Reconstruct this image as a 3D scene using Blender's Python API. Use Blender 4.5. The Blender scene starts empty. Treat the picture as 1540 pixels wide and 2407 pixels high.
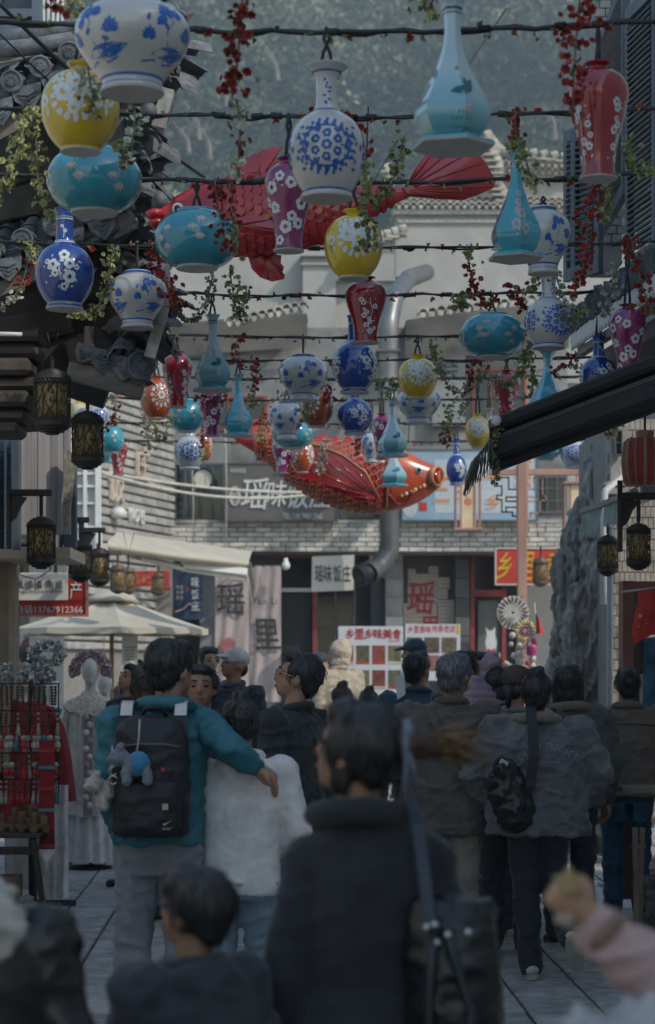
import bpy, bmesh, math, random
import numpy as np
from mathutils import Vector, Matrix, Euler, noise

random.seed(7)
R = math.radians
SC = bpy.context.scene
COL = SC.collection

# ---------------------------------------------------------------- camera, light, exposure
CAM_H = 1.6
cd = bpy.data.cameras.new('camera')
cam = bpy.data.objects.new('camera', cd)
COL.objects.link(cam)
cam.location = (0, 0, CAM_H)
cam.rotation_euler = (R(90), 0, 0)
cd.sensor_fit = 'AUTO'
cd.sensor_width = 36.0
cd.lens = 36.0 * 5000 / 2560
cd.shift_y = 390 / 2560
cd.clip_start = 0.05
cd.clip_end = 2000
cd.dof.use_dof = True
cd.dof.focus_distance = 10.5
cd.dof.aperture_fstop = 3.4
SC.camera = cam

SUN = Vector((0.60, -0.46, 0.66)).normalized()
SUN_EL = math.asin(SUN.z)
SUN_AZ = math.atan2(SUN.x, SUN.y)          # from +Y towards +X
wd = bpy.data.worlds.new('World')
SC.world = wd
wd.use_nodes = True
nt = wd.node_tree
for n in list(nt.nodes):
 nt.nodes.remove(n)
sky = nt.nodes.new('ShaderNodeTexSky')
sky.sky_type = 'NISHITA'
sky.sun_disc = False
sky.sun_elevation = SUN_EL
sky.sun_rotation = SUN_AZ
sky.air_density = 1.7
sky.dust_density = 1.2
sky.ozone_density = 3.0
bg = nt.nodes.new('ShaderNodeBackground')
bg.inputs['Strength'].default_value = 0.15
wo = nt.nodes.new('ShaderNodeOutputWorld')
nt.links.new(sky.outputs[0], bg.inputs[0])
nt.links.new(bg.outputs[0], wo.inputs[0])

sl = bpy.data.lights.new('sun', 'SUN')
sl.energy = 2.2
sl.angle = R(0.53)
sl.color = (1.0, 0.93, 0.81)
so = bpy.data.objects.new('sun', sl)
COL.objects.link(so)
so.rotation_euler = SUN.to_track_quat('Z', 'Y').to_euler()
so.location = SUN * 60

vs = SC.view_settings
vs.view_transform = 'Standard'
vs.look = 'None'
vs.exposure = 0.28
vs.gamma = 1.0
vs.use_curve_mapping = False
SC.render.engine = 'CYCLES'
SC.cycles.use_denoising = True
SC.cycles.max_bounces = 7
SC.cycles.diffuse_bounces = 4
SC.cycles.glossy_bounces = 3
SC.cycles.transmission_bounces = 4
SC.cycles.transparent_max_bounces = 8
SC.cycles.volume_bounces = 0
SC.cycles.caustics_reflective = False
SC.cycles.caustics_refractive = False
SC.cycles.sample_clamp_indirect = 4.0

# ---------------------------------------------------------------- helpers
F = 5000 / (2560 / 2407)                   # focal length in pixels of a 1540 x 2407 view


def S(u, v, d):
 """the point at distance d seen at (u, v) of a 1540 x 2407 view"""
 return Vector(((u - 770) / F * d, d, CAM_H + (1570 - v) / F * d))


def px(n, d):
 return n / F * d


MATS = {}


def mat(name, col, rough=0.6, metal=0.0, var=0.12, scale=8.0, bump=0.0, bscale=40.0, col2=None, stretch=None,
  coat=0.0, spec=0.5, trans=0.0, sub=0.0, emit=None, estr=0.0, bdist=0.01, mottle=None, sheen=0.0):
 """procedural principled material: base colour broken by noise, fine relief by bump"""
 if name in MATS:
  return MATS[name]
 m = bpy.data.materials.new(name)
 m.use_nodes = True
 t = m.node_tree
 N = t.nodes
 L = t.links
 b = N['Principled BSDF']
 b.inputs['Roughness'].default_value = rough
 b.inputs['Metallic'].default_value = metal
 b.inputs['Specular IOR Level'].default_value = spec
 b.inputs['Coat Weight'].default_value = coat
 b.inputs['Coat Roughness'].default_value = 0.06
 if sheen:
  b.inputs['Sheen Weight'].default_value = sheen
 if trans:
  b.inputs['Transmission Weight'].default_value = trans
 tc = N.new('ShaderNodeTexCoord')
 oi = N.new('ShaderNodeObjectInfo')
 sh = N.new('ShaderNodeVectorMath')
 sh.operation = 'SCALE'
 sh.inputs[0].default_value = (17.3, 11.9, 23.1)
 L.new(oi.outputs['Random'], sh.inputs['Scale'])
 ad = N.new('ShaderNodeVectorMath')
 L.new(tc.outputs['Object'], ad.inputs[0])
 L.new(sh.outputs[0], ad.inputs[1])
 vec = ad.outputs[0]
 if stretch:
  mp = N.new('ShaderNodeMapping')
  mp.inputs['Scale'].default_value = stretch
  L.new(vec, mp.inputs[0])
  vec = mp.outputs[0]
 c1 = (*col, 1)
 if col2 is None:
  c2 = tuple(max(0, x * (1 - 2.2 * var)) for x in col) + (1,)
  c1 = tuple(min(1, x * (1 + var)) for x in col) + (1,)
 else:
  c2 = (*col2, 1)
 nz = N.new('ShaderNodeTexNoise')
 nz.inputs['Scale'].default_value = scale
 nz.inputs['Detail'].default_value = 6
 nz.inputs['Roughness'].default_value = 0.62
 L.new(vec, nz.inputs['Vector'])
 rp = N.new('ShaderNodeValToRGB')
 rp.color_ramp.elements[0].position = 0.32
 rp.color_ramp.elements[1].position = 0.68
 rp.color_ramp.elements[0].color = c2
 rp.color_ramp.elements[1].color = c1
 L.new(nz.outputs[0], rp.inputs[0])
 out = rp.outputs[0]
 if mottle:
  n2 = N.new('ShaderNodeTexNoise')
  n2.inputs['Scale'].default_value = mottle[1]
  n2.inputs['Detail'].default_value = 8
  L.new(tc.outputs['Object'], n2.inputs['Vector'])
  r2 = N.new('ShaderNodeValToRGB')
  r2.color_ramp.elements[0].position = mottle[2]
  r2.color_ramp.elements[1].position = mottle[2] + 0.16
  r2.color_ramp.elements[0].color = (0, 0, 0, 1)
  r2.color_ramp.elements[1].color = (1, 1, 1, 1)
  L.new(n2.outputs[0], r2.inputs[0])
  mx = N.new('ShaderNodeMix')
  mx.data_type = 'RGBA'
  L.new(r2.outputs[0], mx.inputs['Factor'])
  L.new(out, mx.inputs[6])
  mx.inputs[7].default_value = (*mottle[0], 1)
  out = mx.outputs[2]
 # each piece a little different
 mr = N.new('ShaderNodeMapRange')
 mr.inputs[3].default_value = 1 - var * 0.9
 mr.inputs[4].default_value = 1 + var * 0.5
 L.new(oi.outputs['Random'], mr.inputs[0])
 mm = N.new('ShaderNodeMix')
 mm.data_type = 'RGBA'
 mm.blend_type = 'MULTIPLY'
 mm.inputs['Factor'].default_value = 1
 L.new(out, mm.inputs[6])
 L.new(mr.outputs[0], mm.inputs[7])
 L.new(mm.outputs[2], b.inputs['Base Color'])
 if sub:
  b.inputs['Subsurface Weight'].default_value = sub
  b.inputs['Subsurface Radius'].default_value = (0.02, 0.008, 0.004)
 if bump:
  bn = N.new('ShaderNodeTexNoise')
  bn.inputs['Scale'].default_value = bscale
  bn.inputs['Detail'].default_value = 5
  L.new(vec, bn.inputs['Vector'])
  bp = N.new('ShaderNodeBump')
  bp.inputs['Strength'].default_value = bump
  bp.inputs['Distance'].default_value = bdist
  L.new(bn.outputs[0], bp.inputs['Height'])
  L.new(bp.outputs[0], b.inputs['Normal'])
 if emit:
  b.inputs['Emission Color'].default_value = (*emit, 1)
  b.inputs['Emission Strength'].default_value = estr
 MATS[name] = m
 return m


def link(name, me, m=None, parent=None):
 o = bpy.data.objects.new(name, me)
 COL.objects.link(o)
 if m is not None and not me.materials:
  me.materials.append(m)
 if parent is not None:
  o.parent = parent
 return o


def tag(o, label=None, cat=None, group=None, kind=None):
 if label:
  o['label'] = label
 if cat:
  o['category'] = cat
 if group:
  o['group'] = group
 if kind:
  o['kind'] = kind
 return o


def thing(name, label, cat, loc=(0, 0, 0), rz=0.0, group=None):
 o = bpy.data.objects.new(name, None)
 COL.objects.link(o)
 o.location = loc
 o.rotation_euler = (0, 0, rz)
 o.empty_display_size = 0.1
 return tag(o, label, cat, group)


def kids(o):
 return [c for c in COL.objects if c.parent == o]


def copy_tree(o, parent=None, names=None):
 c = o.copy()
 COL.objects.link(c)
 if parent is not None:
  c.parent = parent
 for k in list(o.children):
  copy_tree(k, c)
 return c


class MB:
 """collects shapes; build() links them as one mesh object"""

 def __init__(s):
  s.v = []
  s.f = []

 def add(s, vs_, fs):
  n = len(s.v)
  s.v.extend([tuple(q) for q in vs_])
  s.f.extend([tuple(i + n for i in f) for f in fs])
  return s

 def box(s, c, size, rot=None, bev=0.0):
  hx, hy, hz = size[0] / 2, size[1] / 2, size[2] / 2
  c = Vector(c)
  M = rot if isinstance(rot, Matrix) else (Euler(rot).to_matrix() if rot else Matrix.Identity(3))
  if bev <= 0:
   vs_ = [c + M @ Vector((x * hx, y * hy, z * hz)) for z in (-1, 1) for y in (-1, 1) for x in (-1, 1)]
   fs = [(0, 2, 3, 1), (4, 5, 7, 6), (0, 1, 5, 4), (2, 6, 7, 3), (0, 4, 6, 2), (1, 3, 7, 5)]
   return s.add(vs_, fs)
  b = min(bev, hx * .9, hy * .9, hz * .9)
  bm = bmesh.new()
  bmesh.ops.create_cube(bm, size=1)
  for v in bm.verts:
   v.co = Vector((v.co.x * hx * 2, v.co.y * hy * 2, v.co.z * hz * 2))
  bmesh.ops.bevel(bm, geom=bm.edges[:], offset=b, segments=1, affect='EDGES')
  s.bm(bm, c, M)
  return s

 def bm(s, bm, c=(0, 0, 0), M=None):
  M = M or Matrix.Identity(3)
  c = Vector(c)
  bm.verts.ensure_lookup_table()
  bm.verts.index_update()
  s.add([c + M @ v.co for v in bm.verts], [[v.index for v in f.verts] for f in bm.faces])
  bm.free()
  return s

 def beam(s, a, b, w, h=None, bev=0.0, up=(0, 0, 1)):
  """a rectangular bar from a to b"""
  a, b = Vector(a), Vector(b)
  h = h or w
  y = (b - a)
  ln = y.length
  y = y.normalized()
  x = y.cross(Vector(up))
  if x.length < 1e-4:
   x = Vector((1, 0, 0))
  x.normalize()
  z = x.cross(y)
  M = Matrix((x, y, z)).transposed()
  return s.box((a + b) / 2, (w, ln, h), M, bev)

 def tube(s, pts, r, n=8, cap=True, flat=1.0):
  pts = [Vector(p) for p in pts]
  k = len(pts)
  rs = r if isinstance(r, (list, tuple)) else [r] * k
  t0 = (pts[1] - pts[0]).normalized()
  ref = Vector((0, 0, 1)) if abs(t0.z) < .9 else Vector((1, 0, 0))
  u = t0.cross(ref).normalized()
  vs_ = []
  for i, p in enumerate(pts):
   t = (pts[min(i + 1, k - 1)] - pts[max(i - 1, 0)])
   t = t.normalized() if t.length > 1e-9 else t0
   u = (u - t * u.dot(t))
   u = u.normalized() if u.length > 1e-6 else t.orthogonal().normalized()
   w = t.cross(u)
   for j in range(n):
    a = 2 * math.pi * j / n
    vs_.append(p + (u * math.cos(a) + w * math.sin(a) * flat) * rs[i])
  fs = []
  for i in range(k - 1):
   for j in range(n):
    j2 = (j + 1) % n
    fs.append((i * n + j, i * n + j2, (i + 1) * n + j2, (i + 1) * n + j))
  if cap:
   fs.append(tuple(range(n))[::-1])
   fs.append(tuple((k - 1) * n + j for j in range(n)))
  return s.add(vs_, fs)

 def lathe(s, prof, n=24, c=(0, 0, 0), cap=True, power=None, rot=0.0, M=None):
  """prof: (r, z); power p squares the section"""
  c = Vector(c)
  vs_ = []
  for r, z in prof:
   for j in range(n):
    a = 2 * math.pi * j / n + rot
    k = 1.0
    if power:
     k = (abs(math.cos(a - rot)) ** power + abs(math.sin(a - rot)) ** power) ** (-1 / power)
    p = Vector((r * k * math.cos(a), r * k * math.sin(a), z))
    vs_.append(c + (M @ p if M else p))
  fs = []
  for i in range(len(prof) - 1):
   for j in range(n):
    j2 = (j + 1) % n
    fs.append((i * n + j, i * n + j2, (i + 1) * n + j2, (i + 1) * n + j))
  if cap:
   fs.append(tuple(range(n))[::-1])
   k = len(prof) - 1
   fs.append(tuple(k * n + j for j in range(n)))
  return s.add(vs_, fs)

 def ell(s, c, r, nu=12, nv=8, M=None):
  c = Vector(c)
  r = r if isinstance(r, (tuple, list, Vector)) else (r, r, r)
  vs_ = []
  for i in range(nv + 1):
   ph = math.pi * i / nv
   for j in range(nu):
    a = 2 * math.pi * j / nu
    p = Vector((r[0] * math.sin(ph) * math.cos(a), r[1] * math.sin(ph) * math.sin(a), r[2] * math.cos(ph)))
    vs_.append(c + (M @ p if M else p))
  fs = []
  for i in range(nv):
   for j in range(nu):
    j2 = (j + 1) % nu
    fs.append((i * nu + j, (i + 1) * nu + j, (i + 1) * nu + j2, i * nu + j2))
  return s.add(vs_, fs)

 def cap(s, a, b, r0, r1, n=10, sc=(1, 1, 1)):
  """tapered capsule from a to b"""
  a, b = Vector(a), Vector(b)
  t = b - a
  ln = max(t.length, 1e-5)
  t = t / ln
  q = t.to_track_quat('Z', 'Y').to_matrix()
  prof = []
  for i in range(4):
   an = math.pi / 2 * (1 - i / 3)
   prof.append((max(r0 * math.cos(an), 1e-4), -r0 * math.sin(an)))
  for i in range(4):
   an = math.pi / 2 * i / 3
   prof.append((max(r1 * math.cos(an), 1e-4), ln + r1 * math.sin(an)))
  return s.lathe(prof, n, a, True, M=q)

 def poly(s, pts, depth):
  """a flat outline (3-D points, one plane) given thickness along depth (vector)"""
  pts = [Vector(p) for p in pts]
  d = Vector(depth)
  n = len(pts)
  s.add(pts + [p + d for p in pts],
              [tuple(range(n))[::-1], tuple(range(n, 2 * n))] + [(i, (i + 1) % n, n + (i + 1) % n, n + i) for i in range(n)])
  return s

 def strip(s, rows):
  """grid from rows of points"""
  n = len(rows[0])
  vs_ = [p for r in rows for p in r]
  fs = [(i * n + j, i * n + j + 1, (i + 1) * n + j + 1, (i + 1) * n + j)
              for i in range(len(rows) - 1) for j in range(n - 1)]
  return s.add(vs_, fs)

 def mesh(s, name, m=None, smooth=False, angle=None):
  me = bpy.data.meshes.new(name)
  me.from_pydata(s.v, [], s.f)
  if m is not None:
   me.materials.append(m)
  bm = bmesh.new()
  bm.from_mesh(me)
  bmesh.ops.recalc_face_normals(bm, faces=bm.faces[:])
  bm.to_mesh(me)
  bm.free()
  if smooth:
   me.polygons.foreach_set('use_smooth', [True] * len(me.polygons))
  if angle:
   me.polygons.foreach_set('use_smooth', [True] * len(me.polygons))
   me.set_sharp_from_angle(angle=R(angle))
  me.update()
  return me

 def build(s, name, m, parent=None, smooth=False, angle=None, loc=None):
  o = link(name, s.mesh(name, m, smooth, angle), None, parent)
  if loc is not None:
   o.location = loc
  return o


def raw_mesh(name, v, f, m=None, smooth=False):
 me = bpy.data.meshes.new(name)
 me.from_pydata([tuple(p) for p in v], [], f)
 if m:
  me.materials.append(m)
 if smooth:
  me.polygons.foreach_set('use_smooth', [True] * len(me.polygons))
 me.update()
 return me


def blob_mesh(name, mb, voxel, m, smooth=4, fac=0.5, disp=None):
 """one continuous surface grown round overlapping shapes"""
 me = bpy.data.meshes.new(name + '_src')
 me.from_pydata(mb.v, [], mb.f)
 o = bpy.data.objects.new('tmp', me)
 COL.objects.link(o)
 md = o.modifiers.new('r', 'REMESH')
 md.mode = 'VOXEL'
 md.voxel_size = voxel
 md.use_smooth_shade = True
 if smooth:
  ms = o.modifiers.new('s', 'SMOOTH')
  ms.iterations = smooth
  ms.factor = fac
 dg = bpy.context.evaluated_depsgraph_get()
 out = bpy.data.meshes.new_from_object(o.evaluated_get(dg))
 out.name = name
 bpy.data.objects.remove(o)
 bpy.data.meshes.remove(me)
 out.materials.clear()
 out.materials.append(m)
 if disp:
  n = len(out.vertices)
  co = np.empty(n * 3)
  no = np.empty(n * 3)
  out.vertices.foreach_get('co', co)
  out.vertex_normals.foreach_get('vector', no)
  co = co.reshape(-1, 3)
  no = no.reshape(-1, 3)
  dd = disp(co, no)
  co += no * dd[:, None]
  out.vertices.foreach_set('co', co.ravel())
 out.polygons.foreach_set('use_smooth', [True] * len(out.polygons))
 out.update()
 return out


def nz3(co, sc, seed=0.0, oct=2):
 """noise per vertex"""
 s3 = sc if isinstance(sc, (tuple, list)) else (sc, sc, sc)
 return np.array([noise.fractal((p[0] * s3[0] + seed, p[1] * s3[1] + seed * 1.7, p[2] * s3[2] - seed), 1.0, 2.0, oct)
                     for p in co])


TXT = {}


def text_mesh(body, size=1.0, extrude=0.004, bold=0.0):
 """flat lettering turned to a mesh, centred, in the XZ plane facing -Y"""
 key = (body, extrude, bold)
 if key in TXT:
  return TXT[key].copy()
 c = bpy.data.curves.new('t', 'FONT')
 c.body = body
 c.align_x = 'CENTER'
 c.align_y = 'CENTER'
 c.extrude = extrude
 c.offset = bold * .32
 c.resolution_u = 2
 o = bpy.data.objects.new('t', c)
 COL.objects.link(o)
 dg = bpy.context.evaluated_depsgraph_get()
 dg.update()
 me = bpy.data.meshes.new_from_object(o.evaluated_get(dg))
 bpy.data.objects.remove(o)
 me.transform(Matrix.Rotation(R(90), 4, 'X'))
 me.name = 'lettering'
 TXT[key] = me
 return me.copy()


def lettering(body, c, w, h, m, parent, extrude=0.02, bold=0.0, rz=0.0, name='lettering', ry=0.0, slant=0.0):
 """lettering fitted to w x h, centred at c (world), turned rz about Z"""
 me = text_mesh(body, 1.0, extrude, bold)
 co = np.empty(len(me.vertices) * 3)
 me.vertices.foreach_get('co', co)
 co = co.reshape(-1, 3)
 if len(co) == 0:
  return None
 mn, mx_ = co.min(0), co.max(0)
 cc = (mn + mx_) / 2
 co -= cc
 sx = w / max(mx_[0] - mn[0], 1e-5)
 sz = h / max(mx_[2] - mn[2], 1e-5)
 co[:, 0] *= sx
 co[:, 2] *= sz
 co[:, 1] *= min(sx, sz)
 if slant:
  co[:, 0] += co[:, 2] * slant
 me.vertices.foreach_set('co', co.ravel())
 me.update()
 me.materials.clear()
 me.materials.append(m)
 o = link(name, me, None, None)
 o.parent = parent
 o.matrix_world = Matrix.Translation(c) @ Matrix.Rotation(rz, 4, 'Z') @ Matrix.Rotation(ry, 4, 'Y')
 if parent is not None:
  o.matrix_parent_inverse = Matrix.Identity(4)
  o.matrix_basis = pw(parent).inverted() @ (Matrix.Translation(c) @ Matrix.Rotation(rz, 4, 'Z') @ Matrix.Rotation(ry, 4, 'Y'))
 return o


def pw(o):
 """world matrix of an unevaluated chain of parents"""
 m = o.matrix_basis.copy()
 while o.parent is not None:
  o = o.parent
  m = o.matrix_basis @ m
 return m


def put(o, parent):
 """parent while keeping the world coordinates the mesh was written in"""
 o.parent = parent
 o.matrix_basis = pw(parent).inverted() @ o.matrix_basis
 return o


def WT(name, label, cat, group=None):
 """a thing whose parts are written in world coordinates"""
 return thing(name, label, cat, (0, 0, 0), 0, group)


def piece(name, me, parent, loc, rot=(0, 0, 0), sc=(1, 1, 1)):
 o = bpy.data.objects.new(name, me)
 COL.objects.link(o)
 o.parent = parent
 o.location = loc
 o.rotation_euler = rot
 o.scale = sc
 return o


def base_to(e, loc):
 """move a world-built thing's Empty to its base, keeping its parts where they are"""
 loc = Vector(loc)
 for c in e.children:
  c.location = Vector(c.location) - (loc - e.location)
 e.location = loc

# ---------------------------------------------------------------- materials of the setting
M_PLASTER = mat('plaster_white', (.44, .43, .41), .85, var=.08, scale=1.5, bump=.25, bscale=14, mottle=((.45, .43, .39), 1.1, .62))
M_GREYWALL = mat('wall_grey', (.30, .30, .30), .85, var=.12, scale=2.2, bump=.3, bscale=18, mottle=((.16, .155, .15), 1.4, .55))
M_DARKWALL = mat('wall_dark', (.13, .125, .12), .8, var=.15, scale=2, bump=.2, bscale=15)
M_BRICK = mat('brick_grey', (.66, .63, .58), .85, var=.2, scale=3, bump=.4, bscale=30, mottle=((.30, .28, .25), 2.3, .62))
M_MORTAR = mat('mortar', (.26, .25, .235), .9, var=.1)
M_CEMENT = mat('cement', (.42, .40, .37), .85, var=.14, scale=1.6, bump=.25, bscale=20, mottle=((.2, .185, .17), 1.7, .56))
M_TILE = mat('roof_tile', (.15, .165, .18), .7, var=.3, scale=9, bump=.5, bscale=45, mottle=((.24, .24, .23), 7, .63))
M_TILEPALE = mat('tile_pale', (.52, .49, .43), .85, var=.2, scale=5, bump=.3, bscale=30, mottle=((.25, .24, .22), 4, .6))
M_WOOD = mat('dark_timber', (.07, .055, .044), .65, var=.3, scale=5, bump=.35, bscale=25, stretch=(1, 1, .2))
M_WOODG = mat('weathered_timber', (.21, .18, .15), .75, var=.25, scale=6, bump=.4, bscale=30, stretch=(.25, 1, 1.6), mottle=((.26, .23, .2), 3, .66))
M_PALEWOOD = mat('pale_board', (.42, .40, .40), .8, var=.12, scale=6, bump=.2, bscale=25, stretch=(2.2, 2.2, .12), mottle=((.33, .26, .26), 2.0, .6))
M_REDWOOD = mat('red_lacquer', (.32, .055, .045), .5, var=.2, scale=4, bump=.1)
M_BROWN = mat('brown_lacquer', (.20, .075, .055), .5, var=.15, scale=4, bump=.1)
M_GLASS = mat('window_glass', (.03, .034, .038), .08, var=.1, scale=1, spec=.6)
M_FRAMEG = mat('frame_grey', (.12, .13, .14), .5, var=.1)
M_BLUEMETAL = mat('blue_steel', (.10, .13, .17), .5, var=.12, scale=3)
M_SHUTTER = mat('shutter_blue', (.11, .135, .165), .5, var=.15, scale=5, bump=.08)
M_WHITEMETAL = mat('white_paint_metal', (.72, .72, .70), .45, var=.05, scale=3)
M_PAVE = mat('paving_stone', (.42, .415, .405), .75, var=.2, scale=9, bump=.35, bscale=60, mottle=((.30, .295, .285), 5, .6))
M_JOINT = mat('joint_dirt', (.09, .085, .08), .95, var=.2)
M_ROCK = mat('scholar_rock', (.46, .44, .41), .85, var=.3, scale=3.4, bump=.9, bscale=14, stretch=(1.6, 1.6, .55), bdist=.05, mottle=((.20, .195, .19), 2.4, .63))


def rect(mb, u0, v0, u1, v1, d, th, bev=0.0):
 """box whose front face at distance d covers a view rectangle, th deep"""
 a, b = S(u0, v1, d), S(u1, v0, d)
 return mb.box(((a.x + b.x) / 2, d + th / 2, (a.z + b.z) / 2), (abs(b.x - a.x), th, abs(b.z - a.z)), None, bev)


def rpart(name, u0, v0, u1, v1, d, th, m, parent, bev=0.0):
 return rect(MB(), u0, v0, u1, v1, d, th, bev).build(name, m, parent)


# ---------------------------------------------------------------- ground and paving
AX = -0.0313                                            # the street leans this much to the left
ang = math.atan(-AX)
g = MB()
g.add([(-60, -30, -.03), (60, -30, -.03), (60, 46, -.03), (-60, 46, -.03)], [(0, 1, 2, 3)])
M_GRND = mat('ground_concrete', (.34, .33, .31), .9, var=.12)
ground = g.build('ground', M_GRND)
tag(ground, kind='structure')
pav = MB()
pav.add([(-7, -6, -.012), (7, -6, -.012), (5.5, 45, -.012), (-8.5, 45, -.012)], [(0, 1, 2, 3)])
street = pav.build('pavement', M_JOINT)
tag(street, kind='structure')


def slab_mesh(w, l, seed):
 rnd = random.Random(seed)
 mb = MB()
 mb.box((0, 0, -.02), (w, l, .04), None, .007)
 me = mb.mesh('paving_slab', M_PAVE)
 for v in me.vertices:
  if v.co.z > -.015:
   v.co.z += rnd.uniform(-.002, .002)
 return me


slabs = []
SM = {}
LEN = [.45, .55, .68, .8, .95]
WID = [.27, .34, .30]
rest = MB()
for ci in range(-17, 20):
 w = WID[ci % 3]
 xc = sum(WID[k % 3] + .018 for k in range(0, ci)) if ci >= 0 else -sum(WID[k % 3] + .018 for k in range(ci, 0))
 xc += w / 2 - .02
 y = 2.0 + random.uniform(0, .5)
 while y < 43:
  l = random.choice(LEN)
  yc = y + l / 2
  X = xc + AX * yc + .0
  key = (w, l, random.randrange(3))
  if key not in SM:
   SM[key] = slab_mesh(w, l, hash(key) % 999)
  vis = abs(X) < 0.168 * yc + .1 and yc > 8.2
  # what people and stalls leave open to view
  open_ = vis and ((X < -.85 and yc < 15.5) or (X > .35 and yc < 15))
  slabs.append((open_, yc, X, key))
  y += l + .018
vis = [s for s in slabs if s[0]]
vis.sort(key=lambda s: s[1])
for i, (o_, yc, X, key) in enumerate(slabs):
 z = random.uniform(-.004, .004)
 if o_ and (o_, yc, X, key) in vis[:290]:
  piece('paving_slab', SM[key], street, (X, yc, z), (random.uniform(-.004, .004), random.uniform(-.004, .004), ang))
 else:
  rest.box((X, yc, z - .02), (key[0], key[1], .04), (0, 0, ang))
o = rest.build('paving_slab', M_PAVE, street)
tag(o, kind='stuff')

# ---------------------------------------------------------------- the wooded mountain
M_SOIL = mat('mountain_soil', (.06, .065, .035), .95, var=.3, scale=.3)
mt = MB()


def mh(x, y):
 return max(-2, (y - 120) * .62 + 9 * noise.noise((x * .012 + 3, y * .012, 1)) + (abs(x) * .05))


rows = []
for iy in range(26):
 y = 112 + iy * 9
 rows.append([(ix * 9.0 - 135, y, mh(ix * 9.0 - 135, y)) for ix in range(31)])
mt.strip(rows)
mtn = mt.build('mountain', M_SOIL, smooth=True)
tag(mtn, kind='structure')


def foliage_mat(name, c1, c2, c3):
 m = bpy.data.materials.new(name)
 m.use_nodes = True
 N = m.node_tree.nodes
 L = m.node_tree.links
 b = N['Principled BSDF']
 b.inputs['Roughness'].default_value = .6
 b.inputs['Specular IOR Level'].default_value = .25
 at = N.new('ShaderNodeAttribute')
 at.attribute_name = 'tint'
 rp = N.new('ShaderNodeValToRGB')
 rp.color_ramp.elements[0].color = (*c1, 1)
 rp.color_ramp.elements[1].color = (*c3, 1)
 e = rp.color_ramp.elements.new(.5)
 e.color = (*c2, 1)
 L.new(at.outputs['Fac'], rp.inputs[0])
 L.new(rp.outputs[0], b.inputs['Base Color'])
 return m


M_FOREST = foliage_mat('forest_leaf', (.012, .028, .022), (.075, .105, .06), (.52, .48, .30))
rng = np.random.default_rng(5)


def forest(n_crowns, name):
 V = []
 T = []
 k = 0
 while k < n_crowns:
  y = rng.uniform(128, 262)
  half = .17 * y + 8
  x = rng.uniform(-half, half)
  z = mh(x, y)
  if z < 20:                      # hidden behind the houses
   continue
  k += 1
  r = rng.uniform(2.4, 5.4)
  hgt = r * rng.uniform(.9, 1.6)
  tint = np.clip(rng.normal(.42, .24), 0, 1)
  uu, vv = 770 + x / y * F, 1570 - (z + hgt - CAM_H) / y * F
  # sunlit patches of the hill, painted in as paler crown tint
  lit_patch = max(math.exp(-((uu - 690) / 190) ** 2 - ((vv - 90) / 120) ** 2), .8 * math.exp(-((uu - 980) / 90) ** 2 - ((vv - 60) / 90) ** 2), .5 * math.exp(-((uu - 470) / 80) ** 2 - ((vv - 60) / 120) ** 2))
  tint = np.clip(tint * .75 + .62 * lit_patch * rng.uniform(.3, 1.2) + .3 * noise.noise((x * .035, y * .035, 4)), 0, 1)
  nl = int(160 + 75 * r)
  # clumps on the crown
  nc = 12
  cd_ = rng.normal(size=(nc, 3))
  cd_ /= np.linalg.norm(cd_, axis=1)[:, None]
  cc = cd_ * np.array([r, r, hgt]) * rng.uniform(.5, .95, (nc, 1))
  which = rng.integers(0, nc, nl)
  pos = cc[which] + rng.normal(size=(nl, 3)) * r * .19 + np.array([x, y, z + hgt * .8])
  a = rng.normal(size=(nl, 3))
  a /= np.linalg.norm(a, axis=1)[:, None]
  b_ = np.cross(a, rng.normal(size=(nl, 3)))
  b_ /= np.linalg.norm(b_, axis=1)[:, None] + 1e-9
  s = rng.uniform(.25, .6, (nl, 1))
  q = np.stack([pos - a * s, pos + b_ * s * .55, pos + a * s, pos - b_ * s * .55], 1)
  V.append(q.reshape(-1, 3))
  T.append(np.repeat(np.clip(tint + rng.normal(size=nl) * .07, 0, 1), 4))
 V = np.concatenate(V)
 T = np.concatenate(T)
 nq = len(V) // 4
 me = bpy.data.meshes.new(name)
 me.vertices.add(len(V))
 me.vertices.foreach_set('co', V.ravel())
 me.loops.add(nq * 4)
 me.loops.foreach_set('vertex_index', np.arange(nq * 4))
 me.polygons.add(nq)
 me.polygons.foreach_set('loop_start', np.arange(nq) * 4)
 me.polygons.foreach_set('loop_total', np.full(nq, 4))
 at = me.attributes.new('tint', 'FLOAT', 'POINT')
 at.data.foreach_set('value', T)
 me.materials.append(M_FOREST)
 me.update(calc_edges=True)
 return link(name, me)


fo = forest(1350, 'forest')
tag(fo, kind='stuff')
# bare pale trunks that stand out of the canopy
M_TRUNK = mat('pale_trunk', (.33, .29, .24), .9, var=.2)
LB_T = ['slim pale bare trunk at the foot of the wooded slope nearest the tiled eave', 'bare pale trunk low on the slope just behind the red carp head',
  'tall bare pale trunk half way up the slope above the red carp back', 'short bare trunk high on the slope left of the red flower strand',
  'bare trunk highest on the slope beside the middle blue and white vase', 'bare trunk on the slope beside the dark blue shutters']
for u, v0, v1, d in ((430, 300, 360, 150), (480, 300, 375, 150), (455, 255, 330, 165), (520, 170, 250, 175), (640, 120, 190, 190), (1290, 250, 330, 150)):
 t = WT('bare_tree', LB_T.pop(0), 'tree', 'bare trees on the wooded slope')
 a, b = S(u + 14, v1, d), S(u - 8, v0, d)
 mb = MB()
 mb.tube([a, a.lerp(b, .5) + Vector((.3, 0, 0)), b], [.22, .16, .08], 6)
 for q in range(4):
  s = a.lerp(b, .4 + .15 * q)
  mb.tube([s, s + Vector((random.uniform(-1, 1), random.uniform(-.6, .6), random.uniform(.7, 1.5)))], [.07, .03], 5)
 mb.build('trunk', M_TRUNK, t)

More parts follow.
